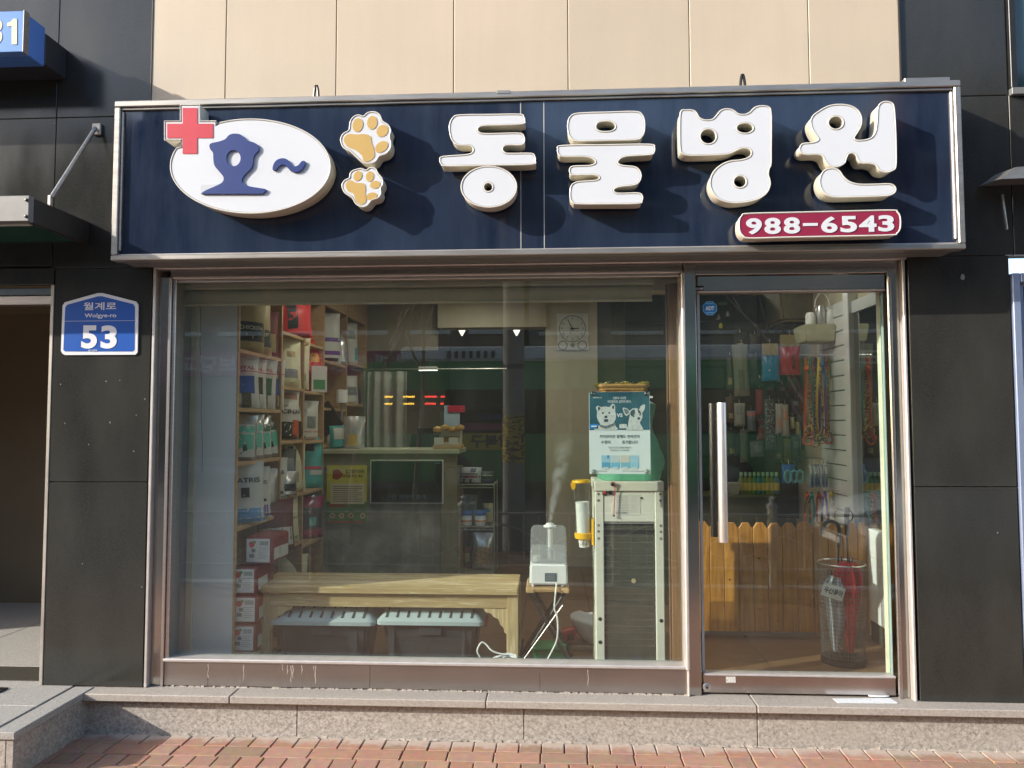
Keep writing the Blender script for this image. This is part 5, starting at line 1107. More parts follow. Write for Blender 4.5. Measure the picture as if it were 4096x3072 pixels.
text('poster_line', '치아관리만 잘해도 반려견의', zr7(826, 1158, 1325, 1354), YQ-.0006, INK, dp, .012, .0003); text('poster_line', '수명이', zr7(838, 916, 1372, 1402), YQ-.0006, INK, dp, .012, .0003); text('poster_line', '증가합니다', zr7(1013, 1143, 1372, 1402), YQ-.0006, INK, dp, .012, .0003)
text('poster_line', '전문가가 만든 견종별 덴탈케어', zr7(898, 1088, 1424, 1440), YQ-.0006, CGR, dp, 0, .0003); text('poster_line', '지금 원장님과 상의하세요', zr7(914, 1072, 1447, 1462), YQ-.0006, CGR, dp, 0, .0003)
flat('print_line', zr7(790, 890, 1624, 1629), YQ-.0002, CGR, dp, .0005); flat('print_line', zr7(1015, 1200, 1624, 1629), YQ-.0002, CGR, dp, .0005)
for k, cx in enumerate((878, 957, 1038, 1115)):
    flat('product_picture', zr7(cx-36, cx+36, 1496, 1602), YQ-.0006, srgb(*((150, 195, 215), (190, 205, 210), (200, 200, 190), (160, 200, 220))[k]), dp, .0004); flat('product_band', zr7(cx-34, cx+34, 1555, 1598), YQ-.0012, srgb(*((90, 160, 200), (110, 185, 215), (120, 180, 205), (140, 195, 220))[k]), dp, .0003)
    flat('product_tray', zr7(cx-24, cx+22, 1594, 1609), YQ-.0017, srgb(205, 215, 220), dp, .0003)
flat('product_tag', zr7(890, 902, 1495, 1520), YQ-.0013, srgb(20, 120, 200), dp, .0003)
SUC = m_glass('suction_rubber', (.75, .78, .75), .10, .1)
for (cx, cy) in ((771, 985), (1217, 985), (780, 1635), (1222, 1632)):
    q = z7(cx, cy); lathe('suction_cup', [(.014, 0), (.011, .004), (.005, .007), (.005, .012), (.0001, .013)], (0, 0, 0), SUC, dp, 18, XR90(q[0], YQ-.002, q[2])); lathe('cup_pin', [(.003, 0), (.003, .006)], (0, 0, 0), GREYMETAL, dp, 8, XR90(q[0]+.003, YQ-.012, q[2]))
# ------------------------------------------------------------------ brown wooden upright beside the cooler
wp = thing('wood_upright', 'brown wooden upright panel at the right edge of the window', 'panel', (.62, .1, LZ))
a = ap(1447, 1000, .09); box('upright_board', a[0], .70, .075, .10, LZ, 2.1, WALNUT, wp, .002); box('upright_side', a[0]-.009, a[0]-.001, .085, .12, LZ, 2.1, m_wood('dark_wood', (.10, .05, .025), (.15, .08, .04), .5, (16, 16, .5), 5), wp, .002)
# white basin, red toy and green box low behind the stool
bs = thing('white_basin', 'white plastic basin half hidden behind the water cooler', 'basin', (.1, .9, LZ))
q0 = ap(1245, 1338, .75); q1 = ap(1300, 1385, .75); V, Fs = [], []
for k in range(9):
    t = k/8; rr_ = .10+.08*math.sin(t*1.57)**.8
    for i in range(24): an = 2*math.pi*i/24; V.append((q1[0]+.02+rr_*1.15*math.cos(an), .78+rr_*math.sin(an), q1[2]-.005+(q0[2]-q1[2])*t+.02*t*(1 if math.cos(an) < -.5 else 0)))
Fs = [(j*24+i, j*24+(i+1) % 24, (j+1)*24+(i+1) % 24, (j+1)*24+i) for j in range(8) for i in range(24)]+[tuple(range(23, -1, -1))]
o = mk('basin_shell', V, Fs, WHITEP, bs, True); md = o.modifiers.new('t', 'SOLIDIFY'); md.thickness = .006
box('basin_foot', q1[0]-.07, q1[0]+.11, .70, .86, LZ, q1[2]-.004, mat('beige_carton', (.35, .27, .18), .7), bs, .004)
tb = thing('red_toolbox', 'small red and black plastic case beside the white basin', 'case', (0, .7, LZ))
a = ap(1219, 1385, .7); b = ap(1248, 1360, .7); box('case_body', a[0], b[0], .66, .74, a[2], b[2], mat('red_case', (.42, .05, .035), .4), tb, .012, 2, Matrix.Translation((a[0], .7, a[2])) @ Matrix.Rotation(-.25, 4, 'Y') @ Matrix.Translation((-a[0], -.7, -a[2]))); box('case_window', a[0]+.02, b[0]-.02, .654, .659, a[2]+.018, b[2]-.012, BLACK, tb, .004)
box('case_shelf', a[0]-.02, b[0]+.14, .64, .76, LZ, a[2]-.012, MATS['beige_carton'], tb, .003)
gx = thing('green_crate', 'bright green plastic crate on the floor under the stool', 'crate', (-.1, .5, LZ))
a = ap(1150, 1425, .42); b = ap(1222, 1404, .42); frust('crate_body', a[0]+.01, b[0]-.01, a[0], b[0], .42, .56, .41, .57, LZ, b[2], mat('green_plastic', (.01, .22, .06), .4), gx, .008, 2)
box('crate_rim', a[0]-.004, b[0]+.004, .404, .576, b[2]+.0005, b[2]+.008, MATS['green_plastic'], gx, .003)

# ================================================================== goods on the shelves
def bag_surface(w, h, d):
    def g(v): return min(1, (v+.02)/.10)**.5*(1 if v < .55 else max(0.04, 1-((v-.55)/.45)**1.6))
    def S(u, v):
        hw = w/2*(1-.05*math.sin(v*math.pi))*(1 if v < .9 else 1+.02*(v-.9)/.1)
        t = d/2*g(v)*max(0, 1-abs(u)**2.6)**.8+.0015
        t += .004*math.sin(9*u+14*v)*math.sin(5*v*3.1)*(1-abs(u))*min(1, v*5)
        return hw*u, t, h*v
    return S
def bag(px, z, w, h, d, base, label, prints=(), words=(), X=-1.775, rot=38, y=None, lean=0, cat='bag', name='pet_food_bag', group='pet food bags on the shelves', gloss=.35, wave=0):
    """a gusseted food bag; prints = (u0,u1,v0,v1,material), words = (text,u0,u1,v0,v1,material)"""
    if y is None: y = -X*3000/(2207-px)-3.8
    rot += random.uniform(-9, 9); w *= random.uniform(.96, 1.05); h *= random.uniform(.95, 1.06)
    xf = Matrix.Translation((X, y, z+.001)) @ Matrix.Rotation(math.radians(rot), 4, 'Z') @ Matrix.Rotation(math.radians(lean+random.uniform(-5, 1)), 4, 'X') @ Matrix.Rotation(math.radians(random.uniform(-2.5, 2.5)), 4, 'Y')
    t = thing(name, label, cat, (X, y, z), group); Sf = bag_surface(w, h, d)
    nu, nv_ = 12, 12; V, Fs = [], []
    ring = [2*k/nu-1 for k in range(nu+1)]
    for j in range(nv_+1):
        v = j/nv_
        for u in ring: x, th, zz = Sf(u, v); V.append((x, -th, zz))
        for u in reversed(ring[1:-1]): x, th, zz = Sf(u, v); V.append((x, th, zz))
    n_ = 2*nu
    for j in range(nv_):
        for i in range(n_): Fs.append((j*n_+i, j*n_+(i+1) % n_, (j+1)*n_+(i+1) % n_, (j+1)*n_+i))
    Fs += [tuple(range(n_-1, -1, -1)), tuple(nv_*n_+i for i in range(n_))]
    mk('bag_body', V, Fs, base, t, True, xf)
    for k, (u0, u1, v0, v1, mt) in enumerate(prints):
        a, b = 8, 6; V = []
        for j in range(b+1):
            for i in range(a+1): x, th, zz = Sf(u0+(u1-u0)*i/a, v0+(v1-v0)*j/b); V.append((x, -th-.0012-.0006*k, zz))
        mk('printed_patch', V, [(j*(a+1)+i, j*(a+1)+i+1, (j+1)*(a+1)+i+1, (j+1)*(a+1)+i) for j in range(b) for i in range(a)], mt, t, True, xf)
    for (s, u0, u1, v0, v1, mt) in words:
        text('printed_word', s, (w/2*u0, w/2*u1, h*v0, h*v1), 0, mt, t, .02, .0004, xf, (lambda x, zz, Sf=Sf, w=w, h=h: -Sf(max(-1, min(1, x/(w/2))), max(0, min(1, zz/h)))[1]-.0040))
    return t
KRAFT = srgb(165, 150, 105); BLKP = srgb(30, 32, 34); WB = srgb(198, 198, 192, .4); REDP = srgb(190, 40, 40); BLUP = srgb(25, 80, 170); GRNP = srgb(20, 95, 60); TEAL = srgb(95, 185, 165); SILV = mat('silver_film', (.55, .56, .57), .25, .6, var=.15, scale=20); PURP = srgb(95, 60, 140); CREAMB = srgb(205, 200, 165); ORNG = srgb(190, 80, 35); NAVP = srgb(35, 40, 90); TEALB = srgb(70, 165, 165); MAGN = srgb(150, 35, 80); BROWNB = srgb(92, 28, 26); GREYB = srgb(120, 125, 125)
# front bay, top shelf
bag(962, 1.79, .20, .36, .10, KRAFT, 'kraft bag with black CHICKEN label at the left of the top shelf', [(-.9, .9, .18, .48, BLKP)], [('CHICKEN', -.7, .7, .36, .42, WB)])
bag(1006, 1.79, .18, .33, .10, KRAFT, 'kraft bag with black label leaning on the CHICKEN bag', [(-.9, .9, .14, .44, BLKP)], [('BEEF', -.6, .6, .32, .38, WB)])
bag(1035, 1.79, .16, .28, .08, srgb(120, 50, 45), 'dull red bag at the back of the front top shelf', [(-.8, .8, .1, .5, KRAFT)])
# second shelf: white bags with red lettering
for i, (px, c_, lab) in enumerate(((950, BLUP, 'white bag with red lettering and blue badge, leftmost of its row'), (980, BLKP, 'white bag with red lettering and dark dog picture, second of its row'), (1017, GRNP, 'white bag with red lettering and dark green badge, third of its row'), (1056, BLUP, 'white bag with red lettering and round blue badge, rightmost of its row'))):
    bag(px, 1.467, .19, .30, .09, WB, lab, [(-.95, .95, .705, .725, REDP), (-.35, .65, .28, .62, c_), (-.2, .4, .02, .30, mat('dog_print', (.10, .07, .06), .5, var=.5, scale=30))], [('ROYAL', -.7, .7, .75, .82, REDP)])
# third shelf: teal and silver
for i, (px, lab) in enumerate(((945, 'silver-edged teal and white bag, first of four on the third shelf'), (982, 'silver-edged teal and white bag, second of four on the third shelf'), (1019, 'silver-edged teal and white bag, third of four on the third shelf'), (1052, 'silver-edged teal and white bag, last of four on the third shelf'))):
    bag(px, 1.17, .17, .27, .09, SILV, lab, [(-.85, .85, .08, .80, WB), (-.8, .8, .62, .76, TEAL if i < 2 else GRNP), (-.3, .75, .25, .58, TEAL), (.0, .3, .22, .36, BLKP)], [])
# fourth shelf
bag(940, .817, .18, .28, .08, BLUP, 'blue striped bag peeking out at the left of the fourth shelf', [(-.9, .9, .5, .9, WB)], rot=30, X=-1.83)
bag(968, .817, .21, .33, .10, WB, 'white bag with pale blue foot and black lettering, nearest the glass', [(-1, 1, .02, .24, srgb(70, 140, 190)), (-.25, .2, .42, .58, BLKP)], [('NATRIS', -.75, .75, .66, .74, BLKP)], rot=22, X=-1.735)
bag(1003, .817, .20, .31, .10, WB, 'white bag with purple band beside the blue-footed one', [(-1, 1, .03, .25, PURP), (-.2, .3, .42, .56, BLKP), (-.6, .7, .32, .37, BLKP)], [('NATRIS', -.6, .75, .66, .73, BLKP)], rot=30)
bag(1045, .817, .17, .27, .08, SILV, 'clear silver bag with dark green base on the fourth shelf', [(-1, 1, .02, .28, srgb(20, 80, 50))], rot=35)
bag(1078, .817, .20, .33, .10, WB, 'white bag with bright green band and dog silhouette', [(-1, 1, .12, .30, srgb(20, 110, 55)), (-.3, .3, .45, .62, BLKP), (-.6, .6, .34, .39, BLKP)], [('NATRIS', -.7, .7, .70, .77, BLKP)], rot=32)
# second bay
t = bag(1150, 1.97, .30, .27, .15, REDP, 'shiny red and black bag in clear film on the high shelf', [(-.4, .1, .05, .9, BLKP)], rot=50)
bag(1128, 1.62, .22, .40, .11, CREAMB, 'tall cream bag, left of two on the second bay shelf', [(-.3, .3, .5, .6, KRAFT), (-.7, .5, .15, .3, GREYB)], rot=46)
bag(1163, 1.62, .22, .38, .11, CREAMB, 'tall cream bag, right of two on the second bay shelf', [(-.2, .2, .45, .52, REDP), (-.7, .5, .15, .28, GREYB)], rot=46)
bag(1122, 1.27, .20, .34, .11, WB, 'black and white bag with bold lettering, left one', [(-1, 1, .02, .36, BLKP), (.3, .95, .05, .40, ORNG), (-.6, .8, .82, .95, srgb(165, 120, 95))], [('EL-', -.8, .0, .66, .74, BLKP), ('UCINA', -.85, .8, .52, .61, BLKP)], rot=46)
bag(1153, 1.27, .20, .33, .11, WB, 'black and white bag with bold lettering, right one', [(-1, 1, .02, .36, BLKP), (-.95, -.5, .05, .36, ORNG), (-.4, .8, .82, .95, srgb(165, 120, 95))], [('EL-', -.8, .0, .66, .74, BLKP), ('UCI', -.85, .4, .52, .61, BLKP)], rot=46)
bag(1118, .915, .19, .29, .10, srgb(75, 75, 72), 'dark grey bag behind the cream one in the second bay', [(-.7, .7, .5, .8, GREYB)], rot=46)
bag(1152, .915, .20, .35, .10, CREAMB, 'cream bag with small black tag in the second bay', [(-.2, .1, .78, .92, BLKP), (-.3, .4, .2, .4, KRAFT)], rot=46)
bag(1118, .915, .19, .16, .12, SILV, 'crumpled clear film packet low in the second bay', [(-.8, .8, .2, .5, BLKP)], rot=40, X=-1.735)
bag(1128, .588, .22, .31, .11, CREAMB, 'cream bag with thin green stripes in the second bay', [(-1, 1, .48, .53, srgb(125, 150, 90)), (-1, 1, .10, .14, srgb(125, 150, 90))], rot=46)
bag(1160, .22, .22, .27, .11, CREAMB, 'cream bag with green stripe on the lowest shelf', [(-1, 1, .14, .2, srgb(110, 150, 60)), (-.4, .3, .02, .12, BLKP)], rot=46)
bag(1095, .60, .22, .30, .12, BROWNB, 'dark brown packet with white label beside the bag stack', [(-.9, .9, .10, .45, WB)], rot=20, X=-1.70)
# third bay
bag(1232, 1.61, .24, .42, .11, srgb(205, 45, 25), 'large bright red bag with yellow emblem in the third bay', [(-.3, .4, .55, .72, srgb(225, 160, 40)), (-.95, -.75, .1, .8, srgb(40, 130, 180))], rot=50)
box_ = thing('price_card', 'white and green card stood in front of the red bag', 'card', (-1.68, 1.62, 1.61), None)
xf = Matrix.Translation((-1.70, 1.60, 1.611)) @ Matrix.Rotation(.7, 4, 'Z'); box('card_sheet', -.06, .06, -.004, .004, 0, .19, WB, box_, .001, 1, xf); box('card_print', -.045, .045, -.0062, -.0042, .02, .09, srgb(60, 130, 80), box_, 0, 1, xf)
bag(1218, 1.26, .18, .28, .09, WB, 'white bag with thin red line, left one in the third bay', [(-.9, .9, .2, .22, REDP), (-.5, .4, .3, .6, GREYB)], rot=48)
bag(1246, 1.26, .18, .27, .09, WB, 'white bag with thin red line, right one in the third bay', [(-.9, .9, .2, .22, REDP), (-.3, .5, .3, .6, GREYB)], rot=48)
bag(1228, .91, .20, .36, .10, TEALB, 'teal bag with black dog emblem in the third bay', [(-.5, .2, .72, .86, BLKP), (-.8, .8, .36, .42, REDP), (-.2, .8, .25, .34, WB)], [], rot=48)
bag(1225, .55, .22, .32, .11, BLKP, 'black and magenta bag, left one on the low third-bay shelf', [(-1, 1, .72, .98, MAGN), (-1, 1, .02, .22, MAGN), (-.2, .3, .3, .5, TEALB)], rot=48)
bag(1258, .55, .22, .32, .11, BLKP, 'black and magenta bag, right one on the low third-bay shelf', [(-1, 1, .74, .98, MAGN), (-1, 1, .02, .40, MAGN), (-.1, .6, .45, .62, TEALB)], rot=48)
# fourth and fifth bay
bag(1304, 1.86, .22, .40, .10, WB, 'white bag with purple bands high in the fourth bay', [(-1, 1, .42, .50, PURP), (-1, 1, .16, .24, PURP), (-.7, .5, .04, .10, BLKP)], rot=52)
bag(1336, 1.86, .22, .30, .12, SILV, 'crinkled clear packet beside the purple-banded bag', [], rot=52)
bag(1392, 1.9, .16, .36, .08, WB, 'slim white and teal packet hanging high by the counter', [(.1, 1, .1, .4, TEALB), (-.9, .2, .6, .8, GREYB)], rot=55)
bag(1393, 1.55, .16, .26, .08, WB, 'slim white packet below the hanging one by the counter', [(-.6, .6, .3, .6, GREYB)], rot=55)
bag(1425, 1.55, .18, .2, .08, PURP, 'dark purple packet in the last bay by the counter', [], rot=55)
# stacked training-pad packs at the foot of the shelves
PK = mat('maroon_pack', (.22, .025, .025), .35, var=.25, scale=25); PKL = mat('pack_label', (.62, .64, .64), .5)
def pack(z, h, lab, x0=-1.722, yy=.196, wd=.135, dpth=.27, rot=0, side=True):
    t = thing('pad_pack', lab, 'pack', (x0+wd/2, yy+dpth/2, z), 'stacked pad packs')
    bm = box_bm(x0, x0+wd, yy, yy+dpth, z, z+h, .018, 3); mk('pack_body', None, None, PK, t, True, bm=bm)
    lr = (x0+.008, x0+wd-.012, z+.012, z+h-.012)
    box('front_label', lr[0], lr[1], yy-.0015, yy+.004, lr[2], lr[3], PKL, t, .001)
    for k in range(9): flat('barcode_bar', (lr[1]-.055+k*.0055, lr[1]-.053+k*.0055+.0012*(k % 2), lr[3]-.035, lr[3]-.012), yy-.0016, CDK, t, .0004)
    for k in range(6): flat('label_line', (lr[1]-.062, lr[1]-.008-.01*(k % 2), lr[3]-.050-k*.011, lr[3]-.047-k*.011), yy-.0016, CGR, t, .0004)
    shape('berry_print', [rg(lr[0]+.03, lr[3]-.030, .016, 14)], yy-.002, .0005, srgb(190, 60, 60), t); shape('leaf_print', [rg(lr[0]+.045, lr[3]-.018, .009, 8)], yy-.0022, .0005, srgb(90, 140, 70), t)
    for k in range(2): flat('icon_print', (lr[0]+.018+.012*k, lr[0]+.045+.006*k, lr[2]+.025+k*.028, lr[2]+.045+k*.028), yy-.0016, GREYB, t, .0004)
    if side: box('side_label', x0+wd-.002, x0+wd+.002, yy+.03, yy+.16, z+.02, z+h*.55, WB, t)
    return t
pz = [float(at(940, p, .196)[2]) for p in (2610, 2490, 2370, 2250)]
ph2 = .148
pack(pz[0]-.0, ph2, 'maroon pad pack with white berry label, lowest of the stack by the shelf')
pack(pz[0]+ph2+.004, ph2, 'maroon pad pack with white berry label, second from the bottom', x0=-1.716)
pack(pz[0]+2*(ph2+.004), ph2, 'maroon pad pack with white berry label, third from the bottom', x0=-1.724)
t = pack(pz[0]+3*(ph2+.004), .15, 'maroon pad pack with white label, topmost of the stack', x0=-1.675, yy=.25, wd=.15)
box('pack_window', -1.522, -1.517, .36, .48, pz[0]+3*(ph2+.004)+.02, pz[0]+3*(ph2+.004)+.08, WB, t)
sup = thing('pack_plinth', 'low oak plinth under the stacked pad packs', 'plinth', (-1.57, .3, LZ)); box('plinth_board', -1.72, -1.585, .20, .47, pz[0]-.02, pz[0]-.001, OAK, sup, .002); box('plinth_body', -1.71, -1.595, .21, .46, LZ, pz[0]-.021, OAK, sup)

# ------------------------------------------------------------------ things on and behind the counter
cyz = float(c0[2])
tr = thing('bread_tray', 'wooden tray with display stand of snacks on the right end of the counter', 'tray', (-.75, YC+.1, cyz))
a = ap(937, 970, YC+.05); b = ap(997, 964, YC+.05); box('tray_board', a[0], b[0], YC, YC+.2, cyz+.001, cyz+.03, OAK, tr, .003)
a = ap(953, 962, YC+.1); b = ap(996, 925, YC+.1); box('stand_body', a[0], b[0], YC+.08, YC+.18, cyz+.031, b[2], WB, tr, .002); box('stand_header', a[0]+.02, b[0]-.01, YC+.10, YC+.11, b[2]+.001, b[2]+.17, srgb(170, 195, 215), tr, .002); box('stand_banner', a[0]+.05, b[0]+.03, YC+.09, YC+.098, b[2]+.12, b[2]+.17, srgb(190, 40, 70), tr, .002)
flat('stand_print', (a[0]+.01, b[0]-.01, cyz+.05, b[2]-.06), YC+.0795, srgb(170, 120, 70), tr)
for k in range(4): lathe('snack_pack', [(.012, 0), (.034, .012), (.036, .03), (.014, .045)], (a[0]-.02+k*.055, YC+.06, b[2]-.03+.012*(k % 2)), srgb(200, 165, 95), tr, 12)
for k in range(2): box('name_card', a[0]-.04+k*.11, a[0]+.03+k*.11, YC+.01, YC+.03, cyz+.032, cyz+.085, WB, tr, .002)
ch_ = thing('office_chair', 'rounded black chair back rising behind the counter', 'chair', (-1.1, 2.3, LZ))
a = ap(868, 965, 2.3); b = ap(962, 925, 2.3); frust('chair_back', a[0]+.02, b[0]-.02, a[0]+.08, b[0]-.06, 2.28, 2.36, 2.30, 2.36, .75, b[2], mat('black_mesh', (.012, .012, .012), .8), ch_, .05, 4)
frust('chair_seat', a[0], b[0], a[0]+.01, b[0]-.01, 2.32, 2.75, 2.33, 2.74, .50, .58, MATS['black_mesh'], ch_, .02); tube('chair_post', [((a[0]+b[0])/2, 2.5, LZ), ((a[0]+b[0])/2, 2.5, .5)], .025, DARKM, ch_); tubes('chair_foot', [[((a[0]+b[0])/2, 2.5, LZ+.06), ((a[0]+b[0])/2+.28*math.cos(t), 2.5+.28*math.sin(t), LZ+.03)] for t in np.linspace(0, 5.03, 5)], .018, DARKM, ch_)
mo = thing('pos_terminal', 'slanted dark payment terminal with cup holder at the left of the counter', 'terminal', (-1.55, YC+.2, cyz))
a = ap(690, 920, YC+.15); b = ap(728, 880, YC+.15); xf = Matrix.Translation((a[0]+.05, YC+.2, cyz+.22)) @ Matrix.Rotation(-.6, 4, 'Y'); box('terminal_screen', -.11, .09, -.02, .0, -.10, .12, mat('dark_case', (.03, .018, .018), .4), mo, .004, 1, xf); box('terminal_base', a[0]-.02, a[0]+.14, YC+.12, YC+.28, cyz+.001, cyz+.02, WHITEP, mo, .004); tube('terminal_neck', [(a[0]+.06, YC+.2, cyz+.02), (a[0]+.06, YC+.21, cyz+.2)], .015, WHITEP, mo)
q = ap(738, 870, YC+.2); lathe('roll_holder', [(.045, 0), (.045, .10), (.02, .102)], (q[0], YC+.2, q[2]), WHITEP, mo, 20); tube('holder_pole', [(q[0], YC+.2, cyz+.02), (q[0], YC+.2, q[2])], .010, GREYMETAL, mo)
bag(1300, cyz, .14, .18, .08, TEALB, 'turquoise packet standing on the counter end', [(-.6, .6, .4, .9, WB)], X=-1.62, y=YC+.12, rot=15, group=None)
bag(1345, cyz, .16, .24, .07, SILV, 'clear packet with yellow snacks on the counter', [(-.6, .3, .1, .45, srgb(190, 160, 70))], X=-1.5, y=YC+.1, rot=10, group=None)

# ------------------------------------------------------------------ wire rack right of the counter
YV = 1.85
a = ap(985, 1045, YV); b = ap(1068, 1250, YV); VX0, VX1 = float(a[0]), float(b[0])
wr_ = thing('wire_rack', 'pale green wire rack standing right of the counter', 'rack', ((VX0+VX1)/2, YV+.15, LZ))
CHR = mat('pale_green_wire', (.34, .38, .28), .35, .6)
for x in (VX0, VX1):
    for y in (YV, YV+.28): tube('upright', [(x, y, LZ), (x, y, a[2]+.01)], .006, CHR, wr_)
vz = [float(ap(1000, p, YV)[2]) for p in (1047, 1138, 1236)]+[LZ+.12]
for z in vz:
    o = tubes('wire_shelf', [[(VX0, YV+.28*k/6, z), (VX1, YV+.28*k/6, z)] for k in range(7)]+[[(VX0+(VX1-VX0)*k/14, YV, z), (VX0+(VX1-VX0)*k/14, YV+.28, z)] for k in range(15)], .0016, CHR, wr_, 5)
    tube('shelf_edge', [(VX0, YV, z), (VX1, YV, z)], .0032, CHR, wr_); tube('shelf_edge', [(VX0, YV, z-.022), (VX1, YV, z-.022)], .0026, CHR, wr_)
    tubes('edge_zigzag', [[(VX0+(VX1-VX0)*k/12, YV, z-.022*(k % 2)) for k in range(13)]], .0016, CHR, wr_, 5)
def rb(px0, px1, py0, z, d, base, label, prints=(), words=(), dy=.1):
    a_ = ap(px0, py0, YV+dy); b_ = ap(px1, py0, YV+dy); return bag(0, z, float(b_[0]-a_[0]), float(a_[2])-z, d, base, label, prints, words, X=float(a_[0]+b_[0])/2, y=YV+dy, rot=0, group='goods on the wire rack')
rb(990, 1042, 1008, vz[0]+.004, .12, srgb(165, 168, 172), 'silver-grey bag with red stripe on top of the wire rack', [(-.95, .95, .36, .48, srgb(120, 40, 40)), (.1, .6, .7, .95, NAVP), (-.8, .8, .58, .63, BLKP), (-.5, -.3, .05, .3, BLKP), (.1, .3, .05, .3, BLKP)])
rb(1036, 1068, 1018, vz[0]+.004, .12, BLKP, 'black bag with white lettering on top of the wire rack', [(-.7, .8, .12, .42, srgb(60, 50, 90))], [('mybeau', -.8, .8, .62, .72, WB)], .12)
rb(990, 1030, 1070, vz[1]+.004, .06, srgb(110, 125, 118), 'grey-green card box marked vet on the middle rack shelf', [(-.8, .8, .1, .3, GREYB)], [('vet', .1, .8, .66, .78, WB)], .2)
rb(1042, 1066, 1088, vz[1]+.004, .06, srgb(175, 170, 130), 'cream carton on the right of the middle rack shelf', [(-.8, .5, .55, .75, srgb(60, 110, 150))], [], .2)
for px0, px1, lab in ((995, 1020, 'white tub with blue lid, left one on the wire rack'), (1025, 1050, 'white tub with blue lid, right one on the wire rack')):
    a_ = ap(px0, 1103, YV+.06); b_ = ap(px1, 1103, YV+.06); r_ = float(b_[0]-a_[0])/2; x_ = float(a_[0]+b_[0])/2; z_ = vz[1]+.004; hh = float(a_[2])-z_
    t = thing('tub', lab, 'tub', (x_, YV+.06, z_), 'tubs on the wire rack'); lathe('tub_body', [(r_*.9, 0), (r_*.94, .004), (r_*.94, hh-.035), (r_*.85, hh-.03)], (x_, YV+.06, z_), WHITEP, t, 24); lathe('tub_lid', [(r_, hh-.032), (r_, hh-.003), (r_*.96, hh)], (x_, YV+.06, z_), srgb(25, 100, 175), t, 24)
    lathe('tub_label', [(r_*.945, hh*.25), (r_*.945, hh*.38)], (x_, YV+.06, z_), srgb(215, 150, 90), t, 24)
rb(1020, 1065, 1155, vz[2]+.004, .08, SILV, 'clear zip bag of brown treats on the lower rack shelf', [(-.8, .8, .10, .62, mat('treats', (.30, .19, .09), .7, var=.5, scale=60))])
rb(1003, 1020, 1180, vz[2]+.004, .06, srgb(110, 60, 40), 'small brown packet beside the zip bag of treats', [(-.6, .6, .3, .7, KRAFT)], [], .14)
rb(990, 1038, 1243, vz[3]+.004, .10, WB, 'white packet with red mark on the bottom rack shelf', [(.5, .9, .3, .95, REDP)])

# ================================================================== behind the door
# picket gate of pine boards
YG = .96
fe = thing('picket_gate', 'low varnished pine picket gate just inside the door', 'gate', (1.4, YG, LZ))
gx0_, gx1_ = .80, 1.935; gap = float(at(2700+838/1.508, 2300, YG)[0])
gz = float(at(3100, 2090, YG)[2]); bw_ = .0885
x = gx0_; k = 0
while x < gx1_-.03:
    x1 = min(x+bw_, gx1_)
    if x < gap < x1+.03 and k < 100: x1 = gap-.004
    wd = x1-x-.003; c_ = wd*.28; h_ = gz+random.uniform(-.004, .004)
    V = []
    for y in (YG, YG+.018): V += [(x, y, LZ+.035), (x+wd, y, LZ+.035), (x+wd, y, h_-.035), (x+wd-c_, y, h_), (x+c_, y, h_), (x, y, h_-.035)]
    bm = bmesh.new(); vs = [bm.verts.new(v) for v in V]; bm.faces.new(vs[:6]); bm.faces.new(vs[6:][::-1])
    for i in range(6): bm.faces.new((vs[(i+1) % 6], vs[i], vs[6+i], vs[6+(i+1) % 6]))
    bmesh.ops.bevel(bm, geom=bm.edges[:], offset=.0025, segments=1, affect='EDGES')
    mk('picket_board', None, None, PINE, fe, False, bm=bm)
    x = x1+(.008 if abs(x1-gap) < .005 else 0); k += 1
for z in (LZ+.12, gz-.12): box('back_rail', gx0_, gap-.006, YG+.019, YG+.04, z, z+.06, PINE, fe, .002); box('back_rail', gap+.006, gx1_, YG+.019, YG+.04, z, z+.06, PINE, fe, .002)
box('base_strip', gx0_, gap-.006, YG-.002, YG+.02, LZ+.012, LZ+.034, mat('gate_base_metal', (.25, .24, .22), .4, .6), fe, .002)
KN = mat('pine_knot', (.10, .035, .012), .5)
for (zx, zy, r_) in ((507, 653, .007), (330, 782, .007), (512, 962, .006), (618, 1032, .005), (800, 930, .004), (425, 1122, .012), (297, 938, .003), (560, 1090, .003)):
    q = at(2700+zx/1.508, 1800+zy/1.508, YG); shape('board_knot', [[(q[0]+r_*math.cos(t), q[2]+r_*.8*math.sin(t)) for t in np.linspace(0, 5.8, 12)]], YG-.0006, .0012, KN, fe)
# umbrella stand
ux_, uy_ = 1.60, .50
us = thing('umbrella_stand', 'round dark mesh umbrella stand holding two umbrellas', 'umbrella stand', (ux_, uy_, LZ))
zr_ = float(at(3330, 2266, uy_-.11)[2]); R_ = .122
MESH = mat('grey_mesh_wire', (.16, .16, .155), .4, .5)
V, Fs = [], []
lines = []
nz_, ns_ = 24, 44
for k in range(ns_): an = 2*math.pi*k/ns_; lines.append([(ux_+(R_-.012)*math.cos(an), uy_+(R_-.012)*math.sin(an), LZ+.02), (ux_+R_*math.cos(an), uy_+R_*math.sin(an), zr_)])
o = tubes('mesh_wire', lines, .0012, MESH, us, 4); o['kind'] = 'stuff'
for k in range(nz_): tube('mesh_ring', [(ux_+(R_-.012+.012*k/nz_)*math.cos(t), uy_+(R_-.012+.012*k/nz_)*math.sin(t), LZ+.02+(zr_-LZ-.02)*k/nz_) for t in np.linspace(0, 2*math.pi, 33)[:-1]], .0012, MESH, us, 4, True)
tube('stand_rim', [(ux_+R_*math.cos(t), uy_+R_*math.sin(t), zr_) for t in np.linspace(0, 2*math.pi, 41)[:-1]], .005, STEEL_B, us, 8, True)
lathe('stand_base', [(R_-.008, 0), (R_-.004, .006), (R_-.006, .03), (R_-.012, .034)], (ux_, uy_, LZ), DARKM, us, 36)
